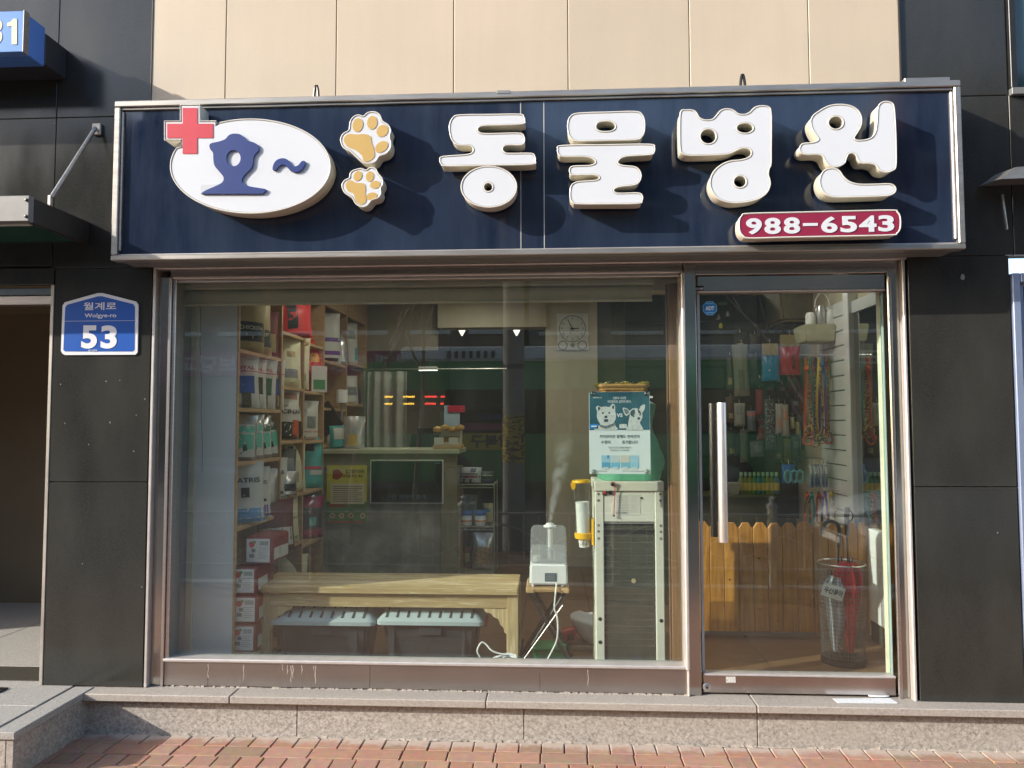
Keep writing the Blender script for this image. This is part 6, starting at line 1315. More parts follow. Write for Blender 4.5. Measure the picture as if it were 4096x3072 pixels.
tag_c = rectp(3300, 3382, 2325, 2418, uy_-R_-.004); xf = Matrix.Translation((tag_c[0], uy_-R_-.006, tag_c[3])) @ Matrix.Rotation(math.radians(18), 4, 'Y')
box('paper_tag', 0, .118, -.001, .001, -.075, -.005, WB, us, 0, 1, xf); text('tag_word', '우산꽂이', (.01, .108, -.055, -.022), -.0018, CDK, us, .03, .0004, xf)
def umbrella(x, y, zb, zt, tilt, col, dark, lab, crook):
    t = thing('umbrella', lab, 'umbrella', (x, y, zb)); xf = Matrix.Translation((x, y, zb)) @ Matrix.Rotation(tilt, 4, 'Y'); H = zt-zb
    V, Fs = [], []; nr = 40; lev = 12
    for j in range(lev+1):
        v = j/lev; r = .012+.055*min(1, v*1.15)**.9*(1 if v < .88 else 1-.55*(v-.88)/.12)
        for i in range(nr): an = 2*math.pi*i/nr; rr = r*(1+.22*math.sin(8*an+v*2.2)+.08*math.sin(3*an)); V.append((rr*math.cos(an), rr*math.sin(an), .03+(H-.33)*v))
    for j in range(lev):
        for i in range(nr): Fs.append((j*nr+i, j*nr+(i+1) % nr, (j+1)*nr+(i+1) % nr, (j+1)*nr+i))
    Fs += [tuple(range(nr-1, -1, -1)), tuple(lev*nr+i for i in range(nr))]
    mk('folded_canopy', V, Fs, col, t, True, xf); tube('umbrella_tip', [(0, 0, 0), (0, 0, .05)], .004, DARKM, t, 8, False, xf); tube('shaft', [(0, 0, .04), (0, 0, H-.1)], .005, DARKM, t, 8, False, xf)
    if crook: P = [(0, 0, H-.14), (0, 0, H-.05)]+[(-.045+.045*math.cos(a), 0, H-.05+.05*math.sin(a)) for a in np.linspace(.3, 3.0, 10)]+[(-.09, 0, H-.075)]
    else: P = [(0, 0, H-.15), (0, 0, H-.05), (.004, 0, H-.02), (.004, 0, H)]
    tube('handle', P, .010 if crook else .013, BLACK, t, 10, False, xf)
    if not crook: tube('handle_loop', [(.006+.022*math.cos(a), -.012, H-.045+.03*math.sin(a)) for a in np.linspace(0, 6.28, 17)[:-1]], .004, BLACK, t, 6, True, xf)
    for k in range(3): an = k*2.1+.4; tube('rib_tip', [(.03*math.cos(an), .03*math.sin(an), H-.33), (.034*math.cos(an), .034*math.sin(an), H-.27)], .003, BLACK, t, 6, False, xf)
umbrella(1.545, .47, LZ+.036, .835, .055, mat('grey_umbrella', (.45, .46, .48), .6, var=.1), None, 'grey folded umbrella with curved black handle in the stand', True)
umbrella(1.618, .45, LZ+.036, .915, -.0, mat('red_umbrella', (.55, .03, .03), .6, var=.12), None, 'red folded umbrella with straight black handle in the stand', False)
# right-hand wall: white lower panel, mirror, post, slat wall
XW = 1.94
rp_ = thing('wall_mirror', 'tall mirror with white post on the right wall by the door', 'mirror', (XW, .7, .74))
box('mirror_glass', XW, XW+.006, .16, 1.10, .75, 2.08, MIRROR, rp_); box('mirror_head', XW-.012, XW+.02, .16, 1.10, 2.082, 2.16, WHITE, rp_, .002)
box('white_post', XW-.035, XW+.028, 1.104, 1.19, .72, 2.5, WHITEP, rp_, .004)
lw_ = thing('lower_wall_panel', 'white panel with curved front rail low on the right wall', 'panel', (XW, .6, LZ))
box('panel_board', XW-.010, XW+.028, .13, .945, LZ+.12, .735, WHITEP, lw_, .003); box('panel_plinth', XW-.004, XW+.028, .13, .945, LZ, LZ+.118, mat('dark_skirting', (.05, .05, .04), .5), lw_)
jm = thing('door_side_post', 'cream white post beside the door hinge inside the shop', 'post', (1.68, .06, LZ))
a = at(3553, 2000, .055); box('post_body', a[0]-.022, a[0]+.014, .045, .085, LZ, 2.08, mat('cream_white_post', (.78, .77, .62), .5), jm, .002); box('post_head', .75, a[0]-.023, .05, .085, 2.055, 2.08, MATS['cream_white_post'], jm, .002)
sl = thing('slat_wall', 'white slat wall board for hanging goods on the right', 'display board', (XW, 1.7, .8))
for k in range(17): box('slat', XW-.004, XW+.02, 1.195, 1.72, .50+k*.10, .592+k*.10, WHITEP, sl, .002)
box('slat_backing', XW+.021, XW+.028, 1.195, 1.72, .5, 2.2, DARKM, sl)
cb = thing('cream_basket', 'cream plastic basket of jars high on the slat wall', 'basket', (1.80, 1.45, 2.0))
a = ap(1737, 738, 1.40); b = ap(1800, 700, 1.40); frust('basket_body', a[0]+.015, XW-.01, a[0], XW-.006, 1.40, 1.62, 1.38, 1.64, a[2], b[2], mat('cream_plastic', (.52, .50, .34), .4), cb, .008, 2)
for k, (dx, h_) in enumerate(((.07, .11), (.14, .16), (.20, .13))): lathe('jar', [(.03, 0), (.034, .01), (.034, h_*.8), (.024, h_)], (a[0]+dx, 1.47, b[2]-.02), WHITEP if k != 1 else SILV, cb, 18)
tube('loop_handle', [(a[0]+.14+.05*math.cos(t), 1.44, b[2]+.12+.10*math.sin(t)) for t in np.linspace(0, 3.14, 12)], .004, WHITEP, cb)
ac = thing('ceiling_air_unit', 'boxy beige ceiling air conditioner above the hanging goods', 'air conditioner', (1.3, 2.2, 2.2))
a = ap(1690, 690, 2.0); b = ap(1768, 645, 2.0); frust('unit_body', a[0]-.02, b[0]+.1, a[0]-.05, b[0]+.12, 1.95, 2.9, 1.9, 2.95, a[2]-.02, 2.5, mat('unit_beige', (.22, .19, .13), .5), ac, .02, 2); box('unit_grille', a[0]+.03, b[0]+.04, 2.05, 2.6, a[2]-.028, a[2]-.021, DARKM, ac)
for k in range(4): box('grille_slat', a[0]+.035, b[0]+.035, 2.1+k*.13, 2.12+k*.13, a[2]-.036, a[2]-.029, MATS['unit_beige'], ac)
# hooks and leashes
LC = [srgb(205, 90, 40), srgb(40, 150, 150), srgb(180, 60, 60), srgb(110, 60, 140), srgb(205, 175, 60), srgb(60, 110, 170), srgb(200, 60, 110), srgb(190, 130, 50)]
LN = ['orange', 'turquoise', 'red', 'purple', 'yellow', 'blue', 'pink', 'amber']
BND = mat('patterned_band', (.55, .36, .10), .6, col2=(.06, .03, .02), thr=(.48, .52), scale=90)
def leash(i, px, pt, pb, Y, low=False):
    a_ = at(px, pt, Y); b_ = at(px+random.uniform(-8, 8), pb, Y+random.uniform(-.02, .02)); cm = LC[i % 8]
    t = thing('dog_leash', '%s dog leash hanging from the %s hook, %s from the left' % (LN[i % 8], 'lower' if low else 'upper', ('first', 'second', 'third', 'fourth', 'fifth', 'sixth', 'seventh', 'eighth', 'ninth')[i]), 'leash', (a_[0], Y, b_[2]), 'leashes on the slat wall')
    n_ = 14; pts = []
    L_ = float(a_[2]-b_[2])
    def strap(off, mt, z0, z1, sway):
        V, Fs = [], []
        for k in range(n_+1):
            v = k/n_; x = a_[0]+off*math.sin(min(1, v*1.6)*math.pi/2)+sway*math.sin(v*3.1+i); y = Y+.012*math.sin(v*5+i*1.3+off*90); z = z1+(z0-z1)*v; an = .5*math.sin(v*4+i); w_ = .0075
            c1, s1 = w_*math.cos(an), w_*math.sin(an)
            V += [(x-c1, y-s1, z), (x+c1, y+s1, z), (x+c1+.001, y+s1+.002, z), (x-c1+.001, y-s1+.002, z)]
            if k:
                b0 = (k-1)*4
                for j in range(4): Fs.append((b0+j, b0+(j+1) % 4, b0+4+(j+1) % 4, b0+4+j))
        mk('strap', V, Fs, mt, t, True)
    strap(-.016, cm, float(b_[2]), float(a_[2])-.0, .004); strap(.016, cm if i % 2 else BND, float(b_[2])+.02, float(a_[2])-.0, -.004)
    z_ = float(a_[2])-.10*min(1, L_*1.4); lathe('knot', [(.004, -.016), (.015, -.006), (.015, .006), (.004, .016)], (a_[0], Y-.004, z_), cm, t, 10)
    if not low:
        V, Fs = [], []
        ring = [(a_[0]+.030*math.cos(u), Y-.006+.01*math.sin(2*u), b_[2]+.004+.035*math.sin(u)) for u in np.linspace(0, 2*math.pi, 17)[:-1]]
        tube('collar_loop', ring, .007, BND if i % 3 else cm, t, 5, True)
    return t
YLsh = 1.40
for i, px in enumerate((3222, 3238, 3250, 3262, 3275, 3290, 3302, 3314, 3228)):
    leash(i, px, 1425+random.uniform(-4, 8), 1745+random.uniform(-25, 25), YLsh+.04*(i % 4))
for i, px in enumerate((3228, 3246, 3275, 3297, 3325)):
    leash(i, px, 1965+random.uniform(-3, 3), 2090, YLsh+.03*(i % 3), True)
hk = thing('display_hooks', 'row of thin steel display hooks on the slat wall', 'hook', (XW, YLsh, 1.7))
for k in range(4):
    y = YLsh+.04*k
    for z in (float(at(3260, 1422, y)[2]), float(at(3260, 1965, y)[2])): tube('hook_rod', [(XW, y, z+.004), (float(at(3208, 1420, y)[0]), y, z+.004), (float(at(3206, 1420, y)[0]), y, z+.014)], .0028, STEEL_B, hk, 6)
# packaged goods hanging further back
def hang(px0, px1, py0, py1, Y, base, label, prints=(), words=(), d=.05, card=None, hook=True):
    a_ = at(px0, py1, Y); b_ = at(px1, py0, Y); t = bag(0, float(a_[2]), float(b_[0]-a_[0]), float(b_[2]-a_[2]), d, base, label, prints, words, X=float(a_[0]+b_[0])/2, y=Y, rot=random.uniform(-6, 6), cat='package', name='hanging_package', group='packages hanging on the display')
    if card: box('header_card', a_[0]+.004, b_[0]-.004, Y-.004, Y, b_[2]-.002, b_[2]+card, KRAFT, t, .002)
    if hook: tube('hang_wire', [((a_[0]+b_[0])/2, Y, b_[2]+(card or 0)), ((a_[0]+b_[0])/2, Y, b_[2]+(card or 0)+.03), ((a_[0]+b_[0])/2, Y+.25, b_[2]+(card or 0)+.035)], .002, STEEL_B, t, 5)
    return t
YHg = 2.0
hang(3048, 3115, 1420, 1525, YHg, srgb(35, 125, 175, .3), 'bright blue pet clothing package with kraft header card', [(-.3, -.1, .35, .42, WB)], card=.09)
hang(3120, 3198, 1385, 1500, YHg, srgb(185, 40, 60, .3), 'red pet clothing package with kraft header card', [(.2, .5, .2, .7, srgb(90, 20, 30))], card=.09)
hang(2940, 2995, 1375, 1585, YHg+.1, srgb(125, 125, 105), 'pale grey knitted pet clothes hanging at the left', [(-.4, .4, .1, .5, srgb(100, 98, 82))])
hang(3000, 3050, 1420, 1540, YHg+.1, srgb(40, 45, 50), 'black pet harness package with white price dot', [(.3, .5, .2, .3, WB)])
hang(2938, 2978, 1610, 1705, YHg, srgb(150, 150, 140), 'slim white card package on the left of the display', [(-.6, .6, .5, .9, GREYB)])
hang(2988, 3022, 1640, 1730, YHg, srgb(110, 120, 125), 'small clear package with pink top on the display', [(-.8, .8, .75, .95, srgb(170, 90, 100))])
hang(3022, 3055, 1550, 1660, YHg+.12, srgb(130, 30, 40), 'dark red pet clothing hanging behind the others')
hang(3060, 3100, 1600, 1800, YHg, srgb(70, 80, 85), 'dark speckled pet clothes on a grey hanger', [(-.9, .9, .1, .9, mat('speckle_cloth', (.05, .06, .07), .8, col2=(.35, .36, .34), thr=(.52, .6), scale=70))])
hang(3102, 3130, 1610, 1735, YHg-.1, srgb(165, 165, 160), 'pale pet shirt with peach spots, left sleeve', [(-.5, .5, .2, .5, srgb(205, 140, 110))])
hang(3126, 3156, 1615, 1745, YHg-.1, srgb(170, 165, 155), 'pale pet shirt with peach spots, right sleeve', [(-.5, .5, .5, .8, srgb(205, 140, 110))])
hang(3162, 3178, 1670, 1715, YHg, srgb(190, 190, 140), 'small cream tag package on the dark display')
hang(3185, 3198, 1685, 1740, YHg, srgb(185, 185, 140), 'narrow cream tag package on the dark display')
hang(3000, 3060, 1760, 1830, YHg+.05, srgb(100, 95, 95), 'grey soft package low on the display', [(-.6, .6, .3, .7, GREYB)])
hang(3128, 3180, 1855, 1935, YHg-.3, srgb(30, 90, 165, .3), 'blue card package of round toys on the display', [(-.5, .5, .2, .6, srgb(120, 170, 190))])
for k in range(5): hang(3236+k*15, 3249+k*15, 1855, 1950, YLsh+.1, mat('clear_blue_pack', (.30, .34, .42), .25, var=.3, scale=40), ('clear blue brush package, %s of the row on the slat wall' % ('first', 'second', 'third', 'fourth', 'last')[k]), [(-.7, .7, .6, .9, srgb(200, 200, 205)), (-.5, .5, .1, .4, srgb(70, 90, 140))], d=.03)
for k in range(3):
    q = at(3145+k*24, 1905, YHg-.3); t = thing('ring_toy', ('pale blue ring toy, %s of three under the display' % ('left', 'middle', 'right')[k]), 'toy', (q[0], YHg-.3, q[2]), 'ring toys'); tube('ring', [(q[0]+.022*math.cos(u), YHg-.34, q[2]+.04*math.sin(u)) for u in np.linspace(0, 6.28, 19)[:-1]], .010, srgb(110, 165, 180), t, 8, True); tube('toy_cord', [(q[0], YHg-.34, q[2]+.04), (q[0], YHg-.2, q[2]+.10)], .002, GREYMETAL, t, 5)
gb_ = thing('goods_board', 'dark display board behind the hanging goods', 'display board', (1.3, 2.35, .7))
box('board_sheet', .60, 1.965, 2.34, 2.36, .62, 2.42, mat('dark_board', (.035, .037, .03), .7, var=.3), gb_)
for k in range(9): box('board_rail', .60, 1.965, 2.332, 2.339, .75+k*.18, .765+k*.18, DARKM, gb_)
box('board_foot', .62, 1.94, 2.33, 2.38, LZ, .618, mat('olive_front2', (.06, .06, .035), .6), gb_)
more = [(2935, 2985, 1330, 1400, srgb(60, 62, 48), 'dull olive pet vest near the top of the dark board'), (2998, 3040, 1335, 1405, srgb(88, 84, 80), 'grey pet collar package high on the dark board'), (3150, 3195, 1505, 1570, srgb(120, 24, 34), 'small dark red harness below the red package'), (3060, 3100, 1535, 1592, srgb(45, 50, 62), 'navy pet sock package under the blue one'),
 (2905, 2935, 1420, 1560, srgb(72, 70, 58), 'long brown-grey chew package at the far left of the board'), (2960, 2990, 1720, 1850, srgb(120, 118, 108), 'long pale grey package low on the left'), (3030, 3062, 1680, 1760, srgb(140, 88, 88), 'dusty pink soft toy package on the board'), (3095, 3128, 1745, 1850, srgb(55, 85, 52), 'dark green toy package low on the board'),
 (3135, 3165, 1755, 1850, srgb(120, 130, 60), 'olive green rope toy package on the board'), (3168, 3200, 1750, 1850, srgb(70, 100, 110), 'slate blue comb package on the board'), (2905, 2940, 1590, 1690, srgb(80, 58, 45), 'brown treat pouch at the left of the board'), (2905, 2945, 1720, 1830, srgb(58, 64, 58), 'dark grey mat package at the lower left of the board'),
 (3165, 3200, 1590, 1660, srgb(58, 30, 60), 'plum coloured collar package beside the leashes'), (3105, 3150, 1540, 1595, srgb(30, 34, 36), 'black pet coat package under the red one'), (3200, 3240, 1500, 1640, srgb(96, 30, 34), 'deep red lead card behind the hanging leashes'), (3205, 3245, 1660, 1800, srgb(34, 46, 66), 'dark blue lead card behind the hanging leashes')]
for (x0, x1, y0, y1, c_, lab) in more: hang(x0, x1, y0, y1, YHg+.2, c_, lab, [(-.6, .6, .55, .8, GREYB)] if (x0 % 3 == 0) else [(-.5, .5, .15, .35, KRAFT)] if (x0 % 2) else [], d=.04)
# low shelf behind the gate with bottles
ls = thing('goods_shelf', 'low olive display counter behind the picket gate', 'shelf', (1.2, 1.9, LZ))
z_ = float(at(3000, 1975, 1.9)[2]); box('shelf_top', .72, 1.62, 1.75, 2.15, z_-.02, z_, mat('olive_shelf', (.10, .10, .05), .5), ls, .002); box('shelf_front', .74, 1.60, 1.77, 1.79, LZ, z_-.021, mat('olive_front', (.12, .115, .065), .6), ls); box('shelf_side', 1.58, 1.60, 1.79, 2.14, LZ, z_-.021, MATS['olive_front'], ls)
for k in range(9):
    x_ = float(at(2965+k*17.5, 1900, 1.85)[0]); t = thing('shampoo_bottle', 'olive-yellow shampoo bottle, %s from the left on the low counter' % ('first', 'second', 'third', 'fourth', 'fifth', 'sixth', 'seventh', 'eighth', 'ninth')[k], 'bottle', (x_, 1.85, z_), 'shampoo bottles on the low counter')
    lathe('bottle_body', [(.020, 0), (.023, .006), (.023, .10), (.010, .125), (.009, .135)], (x_, 1.85, z_+.001), (srgb(110, 125, 45), srgb(70, 125, 55), srgb(60, 110, 130))[(0, 0, 0, 1, 2, 1, 0, 0, 2)[k]], t, 14, None, 1, .7); lathe('bottle_cap', [(.012, .135), (.012, .160), (.006, .163)], (x_, 1.85, z_+.001), srgb(150, 190, 150), t, 12); lathe('bottle_label', [(.0236, .03), (.0236, .085)], (x_, 1.85, z_+.001), srgb(190, 170, 80), t, 14, None, 1, .7)
wb_ = thing('small_basket', 'small white lattice basket at the left of the bottles', 'basket', (.95, 1.82, z_)); q = at(2935, 1940, 1.82)
frust('basket_body', q[0]-.03, q[0]+.03, q[0]-.045, q[0]+.045, 1.79, 1.85, 1.78, 1.86, z_+.001, z_+.09, srgb(150, 150, 130), wb_, .004, 1)
# door bells on the inside of the glass
bl_ = thing('door_bells', 'cluster of small bells hanging inside the door glass', 'bell', (.9, .02, 1.9))
q = at(2884, 1175, .02); BR = mat('bell_nickel', (.45, .42, .33), .3, .9)
tube('bell_hook', [(q[0]-.006+.012*math.cos(t), .02, q[2]+.003+.014*math.sin(t)) for t in np.linspace(-1.6, 3.3, 12)], .0014, DARKM, bl_, 5)
qb = [(at(2873, 1265, .02)), (at(2911, 1253, .02))]
for p_ in qb: lathe('bell', [(.012, -.016), (.010, -.010), (.008, .002), (.004, .010), (.001, .011)], p_, BR, bl_, 16); tube('bell_string', [(p_[0], .02, p_[2]+.01), (q[0], .02, q[2]-.05), (q[0], .02, q[2])], .0009, DARKM, bl_, 4)
shape('leaf_charm', [[(at(2890, 1214, .02)[0]+.026*math.cos(t), at(2890, 1214, .02)[2]+.009*math.sin(t)) for t in np.linspace(0, 6, 16)]], .018, .003, srgb(70, 90, 50), bl_)
p_ = at(2883, 1303, .02); lathe('yellow_clapper', [(.003, -.014), (.009, -.012), (.0095, .006), (.005, .013)], p_, srgb(190, 170, 40), bl_, 14); tube('bell_string', [(p_[0], .02, p_[2]+.012), (q[0], .02, q[2]-.06)], .0009, DARKM, bl_, 4)

# ================================================================== the street behind the photographer, seen in the glass
def mirror_at(px, py, Y): return at(px, py, -Y)      # where a thing at y = Y shows in the glass: same point on the plane -Y
# green city bus
BYs = -13.2; RZ = GZ-.13
bu = thing('city_bus', 'green city bus across the road, reflected in the shop window', 'bus', (1.2, BYs-1.2, RZ))
GRN = mat('bus_green', (.02, .22, .05), .3, var=.05, coat=.5); BGL = mat('bus_glass', (.012, .018, .015), .06, spec=.7); PALE = mat('bus_roof_pale', (.62, .63, .60), .4)
bx0, bx1 = -4.4, 6.6
def pris(name, prof, x0, x1, mt, parent, bev=.0):
    bm = bmesh.new(); A = [bm.verts.new((x0, y, z)) for y, z in prof]; B = [bm.verts.new((x1, y, z)) for y, z in prof]; n_ = len(prof)
    bm.faces.new(A); bm.faces.new(B[::-1])
    for i in range(n_): bm.faces.new((A[(i+1) % n_], A[i], B[i], B[(i+1) % n_]))
    bmesh.ops.recalc_face_normals(bm, faces=bm.faces[:])
    if bev: bmesh.ops.bevel(bm, geom=bm.edges[:], offset=bev, segments=2, affect='EDGES')
    return mk(name, None, None, mt, parent, True, bm=bm)
pris('bus_body', [(BYs, RZ+.32), (BYs, RZ+2.9), (BYs-.10, RZ+3.08), (BYs-2.4, RZ+3.08), (BYs-2.5, RZ+2.9), (BYs-2.5, RZ+.32)], bx0, bx1, GRN, bu, .06)
pris('roof_shroud', [(BYs-.10, RZ+3.085), (BYs-.16, RZ+3.38), (BYs-.3, RZ+3.44), (BYs-2.2, RZ+3.44), (BYs-2.4, RZ+3.085)], bx0+.9, bx1-.3, PALE, bu, .05)
for k in range(8): box('roof_vent', bx0+2.0+k*.17+(.35 if k == 7 else 0), bx0+2.08+k*.17+(.35 if k == 7 else 0), BYs-.145, BYs-.085, RZ+3.15, RZ+3.31, BLACK, bu)
for k in range(7):
    x0 = bx0+.5+k*1.45
    box('side_window', x0, x0+1.36, BYs-.01, BYs+.012, RZ+1.42, RZ+2.42, BGL, bu, .004)
LEDR = mat('led_red', (1, .05, .04), .3, emit=4); LEDY = mat('led_amber', (1, .55, .05), .3, emit=4)
LX0 = bx0+.5; led = box('led_sign', LX0, LX0+1.5, BYs+.013, BYs+.02, RZ+1.93, RZ+2.36, BLACK, bu)
for k, (u0, u1, mt) in enumerate(((.05, .18, LEDY), (.34, .52, LEDY), (.66, .86, LEDR), (.91, .98, LEDR))):
    for r_ in (0, 1): box('led_row', LX0+1.5*u0, LX0+1.5*u1*(.98+.02*r_), BYs+.021, BYs+.024, RZ+2.08+.16*r_, RZ+2.12+.16*r_, mt, bu)
ax0, ax1, az0, az1 = bx0+2.3, bx0+3.75, RZ+1.05, RZ+1.9
YAD = mat('advert_yellow', (.62, .42, .02), .4); box('advert_panel', ax0, ax1, BYs+.001, BYs+.012, az0, az1+.1, YAD, bu, .003)
RY = Matrix.Rotation(math.pi, 4, 'Z')
def btext(name, s, x0, x1, z0, z1, y, mt, parent, bold=.02):       # lettering that faces the shop
    return text(name, s, (-x1, -x0, z0, z1), -y, mt, parent, bold, .002, RY)
box('advert_bar', ax0+.4, ax1-.15, BYs+.0125, BYs+.016, az1-.16, az1-.04, NAVP, bu); box('advert_bar', ax0+.1, ax1-.1, BYs+.0125, BYs+.016, az0+.45, az0+.60, MAGN, bu); btext('advert_word', '강북구', ax0+.25, ax1-.25, az0+.05, az0+.35, BYs+.013, CDK, bu, .04)
for x in (bx0+2.2, bx1-2.6):
    wh = bpy.data.objects.new('wheel', None); COL.objects.link(wh); wh.parent = bu; ORG[wh.name] = org(bu)
    M_ = Matrix.Translation((x, BYs+.0, RZ+.48)) @ Matrix.Rotation(-math.pi/2, 4, 'X')
    lathe('tyre', [(.30, -.26), (.46, -.25), (.48, -.2), (.48, -.04), (.45, .01), (.30, .015)], (0, 0, 0), BLACK, wh, 28, M_); lathe('rim', [(.29, -.1), (.29, .0), (.12, .03), (.0001, .03)], (0, 0, 0), GREYMETAL, wh, 24, M_)
box('front_light', bx0-.02, bx0+.02, BYs-.5, BYs-.2, RZ+.7, RZ+.9, WHITEP, bu, .01); box('bumper', bx0-.03, bx0+.2, BYs-2.4, BYs-.05, RZ+.3, RZ+.5, BLACK, bu, .02); box('windscreen', bx0-.025, bx0+.01, BYs-2.3, BYs-.15, RZ+1.1, RZ+2.6, BGL, bu, .01)
# ornamental railing at the kerb
rl_ = thing('roadside_railing', 'pale ornamental steel railing along the kerb, reflected in the window', 'railing', (0, -3.38, GZ))
RM = mat('pale_steel_rail', (.50, .48, .45), .4, .5); ry = -3.40
for k in range(8):
    x = -5.2+k*1.45; lathe('post', [(.045, 0), (.045, .72), (.055, .73), (.055, .75), (.02, .78), (.03, .81), (.0001, .84)], (x, ry, GZ), RM, rl_, 12)
    if k < 7:
        for z in (.16, .66): tube('rail', [(x, ry, GZ+z), (x+1.45, ry, GZ+z)], .014, RM, rl_)
        for j in range(1, 10): tube('baluster', [(x+j*.145, ry, GZ+.16), (x+j*.145, ry, GZ+.66)], .006, RM, rl_, 6)
        tube('wave_bar', [(x+1.45*u, ry-.012, GZ+.40+.15*math.sin(u*6.283)) for u in np.linspace(0, 1, 20)], .009, RM, rl_, 6); tube('wave_bar', [(x+1.45*u, ry+.012, GZ+.34+.12*math.sin(u*9.4+1)) for u in np.linspace(0, 1, 20)], .008, RM, rl_, 6)
# utility pole
po = thing('utility_pole', 'grey concrete utility pole with yellow stickers, reflected in the window', 'pole', (-.47, -5.8, RZ))
q = (-.49, -5.9)
lathe('pole_shaft', [(.15, 0), (.11, 9)], (*q, RZ), mat('pole_concrete', (.26, .25, .23), .85, var=.15), po, 24); lathe('pole_band', [(.142, 2.35), (.142, 2.41)], (*q, RZ), DARKM, po, 24); lathe('pole_sticker', [(.1475, 1.15), (.1455, 1.75)], (*q, RZ), mat('sticker_yellow', (.55, .36, .02), .5, col2=(.03, .03, .03), thr=(.50, .55), scale=14, stretch=(1, 1, 3)), po, 24)
# bare trees
BARK = mat('grey_bark', (.22, .19, .16), .9, var=.25, scale=20)
def bare_tree(x, y, h, lab, seed):
    t = thing('bare_tree', lab, 'tree', (x, y, GZ)); R2 = random.Random(seed); paths = []
    def grow(p, d, L_, r, lev):
        pts = [p]; q_ = p.copy(); dd = d.copy(); n_ = 6
        for k in range(n_):
            dd = (dd+Vector((R2.gauss(0, .13), R2.gauss(0, .13), R2.gauss(.05, .06)))).normalized(); q_ = q_+dd*L_/n_; pts.append(q_.copy())
        paths.append((pts, [r*(1-.55*k/n_) for k in range(n_+1)], lev))
        if lev < 4:
            for k in range(3 if lev else 6):
                i = R2.randint(2, n_); an = R2.uniform(0, 6.28); s = Vector((math.cos(an), math.sin(an), R2.uniform(.3, 1.1))).normalized(); grow(pts[i], (dd*.55+s*.75).normalized(), L_*R2.uniform(.45, .68), r*.5, lev+1)
    grow(Vector((x, y, GZ)), Vector((0, 0, 1)), h*.55, .036, 0)
    for nm, f in (('trunk', lambda l: l == 0), ('crown', lambda l: l > 0)):
        V, Fs = [], []
        for pts, rs, lev in paths:
            if f(lev): tube_geo(pts, [max(.003, r) for r in rs], 8 if lev == 0 else 5, False, V, Fs)
        mk(nm, V, Fs, BARK, t, True)
bare_tree(-2.55, -5.7, 6.5, 'thin bare street tree left of the pole, reflected in the window', 3)
bare_tree(-1.75, -6.1, 6.0, 'thin bare street tree nearest the pole, reflected in the window', 9)
bare_tree(3.7, -6.4, 6.5, 'thin bare street tree on the right, reflected in the sign', 12)
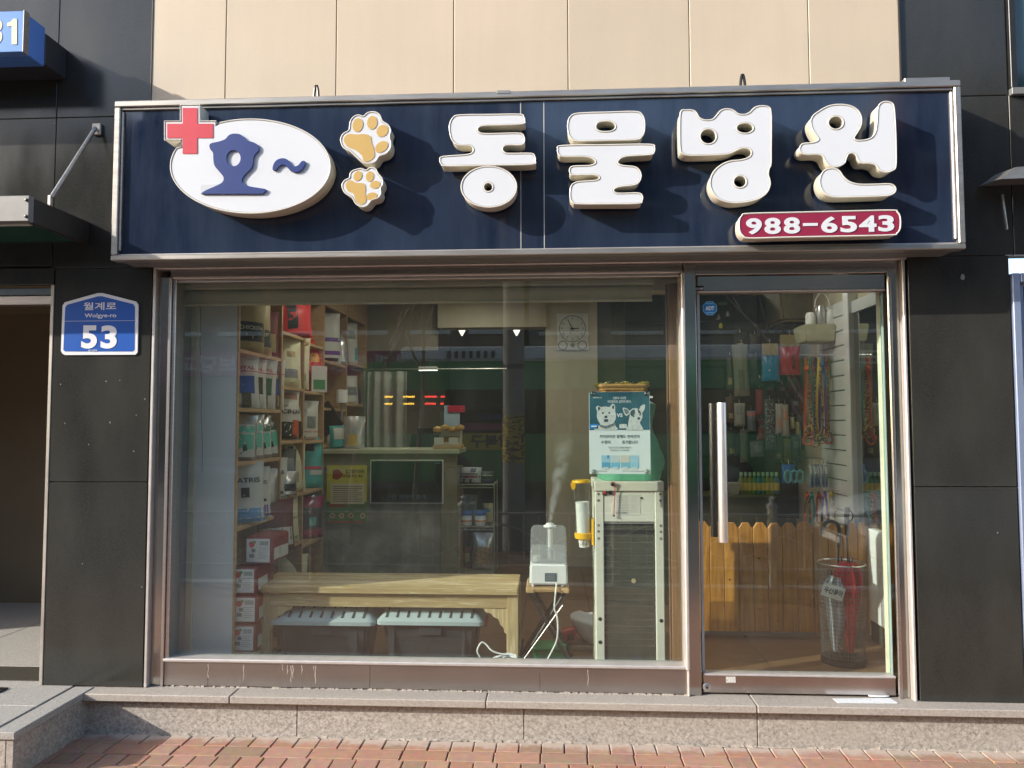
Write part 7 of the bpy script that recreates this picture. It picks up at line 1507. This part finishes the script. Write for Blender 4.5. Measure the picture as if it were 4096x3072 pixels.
# white car parked on the right
def car():
    cx, cy, cz = 3.1, -4.75, RZ
    t = thing('parked_car', 'white saloon car parked at the kerb, reflected in the door glass', 'car', (cx+1.2, cy, cz))
    secs = [(0, .42, .60, .62), (.12, .30, .70, .78), (.6, .24, .82, .86), (1.25, .24, .95, .90), (1.5, .24, 1.02, .90), (3.4, .24, 1.05, .90), (4.1, .26, 1.02, .88), (4.5, .34, .92, .80), (4.6, .45, .75, .70)]
    bm = bmesh.new(); prev = None
    for x, z0, z1, hw in secs:
        pts = [(-hw*.9, z0), (-hw, z0+.12), (-hw, z1-.14), (-hw*.9, z1-.02), (-hw*.5, z1+.01), (0, z1+.02), (hw*.5, z1+.01), (hw*.9, z1-.02), (hw, z1-.14), (hw, z0+.12), (hw*.9, z0)]
        c = [bm.verts.new((cx+x, cy+y, cz+z)) for y, z in pts]
        if prev:
            for k in range(len(c)): bm.faces.new((prev[k], prev[(k+1) % len(c)], c[(k+1) % len(c)], c[k]))
        else: bm.faces.new(c)
        prev = c
    bm.faces.new(prev[::-1]); bmesh.ops.recalc_face_normals(bm, faces=bm.faces[:]); bmesh.ops.subdivide_edges(bm, edges=bm.edges[:], cuts=1, use_grid_fill=True, smooth=.2)
    CARW = mat('car_white', (.70, .71, .72), .25, var=.01, coat=.8); mk('car_body', None, None, CARW, t, True, bm=bm)
    bm = bmesh.new(); prev = None
    for x, z, hw in ((1.15, .98, .80), (1.75, 1.40, .64), (2.3, 1.47, .60), (3.0, 1.45, .60), (3.9, 1.05, .78)):
        c = [bm.verts.new((cx+x, cy+s*w_, cz+zz)) for s, w_, zz in ((-1, hw+.06, .95), (-1, hw, z-.04), (-1, hw*.8, z), (1, hw*.8, z), (1, hw, z-.04), (1, hw+.06, .95))]
        if prev:
            for k in range(6): bm.faces.new((prev[k], prev[(k+1) % 6], c[(k+1) % 6], c[k]))
        else: bm.faces.new(c)
        prev = c
    bm.faces.new(prev[::-1]); bmesh.ops.recalc_face_normals(bm, faces=bm.faces[:]); mk('cabin_glass', None, None, BGL, t, True, bm=bm)
    box('roof_panel', cx+1.85, cx+3.1, cy-.54, cy+.54, cz+1.452, cz+1.49, CARW, t, .015)
    for s in (-1, 1):
        frust('headlight', cx+.10, cx+.50, cx+.16, cx+.66, cy+s*.72-.14, cy+s*.72+.14, cy+s*.72-.08, cy+s*.72+.12, cz+.60, cz+.76, mat('headlight_glass', (.5, .52, .55), .08, .7), t, .03)
        for x in (.85, 3.6):
            wh = bpy.data.objects.new('wheel', None); COL.objects.link(wh); wh.parent = t; ORG[wh.name] = org(t)
            M_ = Matrix.Translation((cx+x, cy+s*.86, cz+.32)) @ Matrix.Rotation(-s*math.pi/2, 4, 'X'); lathe('tyre', [(.2, -.2), (.3, -.2), (.32, -.16), (.32, -.03), (.30, .02), (.2, .025)], (0, 0, 0), BLACK, wh, 26, M_); lathe('rim', [(.2, -.05), (.2, .02), (.06, .03), (.0001, .03)], (0, 0, 0), ALU, wh, 20, M_)
    box('grille', cx-.02, cx+.08, cy-.38, cy+.38, cz+.46, cz+.58, BLACK, t, .01); box('number_plate', cx-.035, cx-.021, cy-.26, cy+.26, cz+.36, cz+.45, WHITEP, t, .004)
    for s in (-1, 1): frust('side_mirror', cx+1.35, cx+1.5, cx+1.36, cx+1.5, cy+s*1.0-.1, cy+s*1.0+.1, cy+s*1.0-.08, cy+s*1.0+.08, cz+.98, cz+1.12, CARW, t, .03)
car()
# buildings across the road
def street_building(name_label, x0, x1, z1, wallc, nx, nz, y=-23., sign=None):
    t = thing('street_building', name_label, 'building', ((x0+x1)/2, y-4, GZ)); wm = wallc
    box('wall', x0, x1, y-9, y, GZ-.1, z1, wm, t); box('roof_parapet', x0-.1, x1+.1, y-9.1, y+.12, z1+.002, z1+.5, mat('parapet', (.3, .29, .28), .8), t)
    fw_ = (x1-x0)/nx; fh = (z1-4.2)/nz
    for i in range(nx):
        for j in range(nz):
            X = x0+fw_*(i+.5); Z = 4.2+fh*(j+.5); box('window', X-fw_*.34, X+fw_*.34, y+.001, y+.05, Z-fh*.30, Z+fh*.28, BGL, t); box('window_sill', X-fw_*.36, X+fw_*.36, y+.001, y+.12, Z-fh*.36, Z-fh*.305, PALE, t)
    box('shop_front', x0+.3, x1-.3, y+.001, y+.06, GZ+.3, 2.5, BGL, t)
    if sign: 
        s_, c_, z0, z2 = sign; box('shop_fascia', x0+.1, x1-.1, y+.07, y+.3, z0, z2, c_, t); btext('fascia_lettering', s_, x0+.6, x1-.6, z0+.15, z2-.15, y+.301, WB, t)
    return t
street_building('grey apartment block across the road on the left, reflected in the sign', -30, -15, 12, mat('wall_a', (.16, .15, .15), .8), 5, 3)
street_building('brown office block across the road with magenta fascia, reflected in the window', -14.8, -1, 12.5, mat('wall_b', (.17, .13, .105), .8), 6, 3, sign=('디스크 목 어깨 통증 재활운동 보행교정', srgb(150, 25, 95), 3.1, 4.0))
street_building('pale office block across the road with dark fascia, reflected in the sign', -.8, 12, 11, mat('wall_c', (.21, .20, .185), .8), 5, 3, sign=('라데스 909-9906', srgb(55, 60, 70), 3.1, 4.1))
street_building('reddish brick block across the road on the right, reflected in the door', 12.2, 26, 13, mat('wall_d', (.18, .095, .07), .85), 5, 3)
street_building('tall grey block far right across the road, reflected in the granite', 26.2, 44, 14, mat('wall_e', (.17, .17, .17), .8), 6, 4)
street_building('low tan block far left across the road, reflected in the granite', -48, -30.2, 9, mat('wall_f', (.2, .17, .13), .8), 6, 2)
flush()
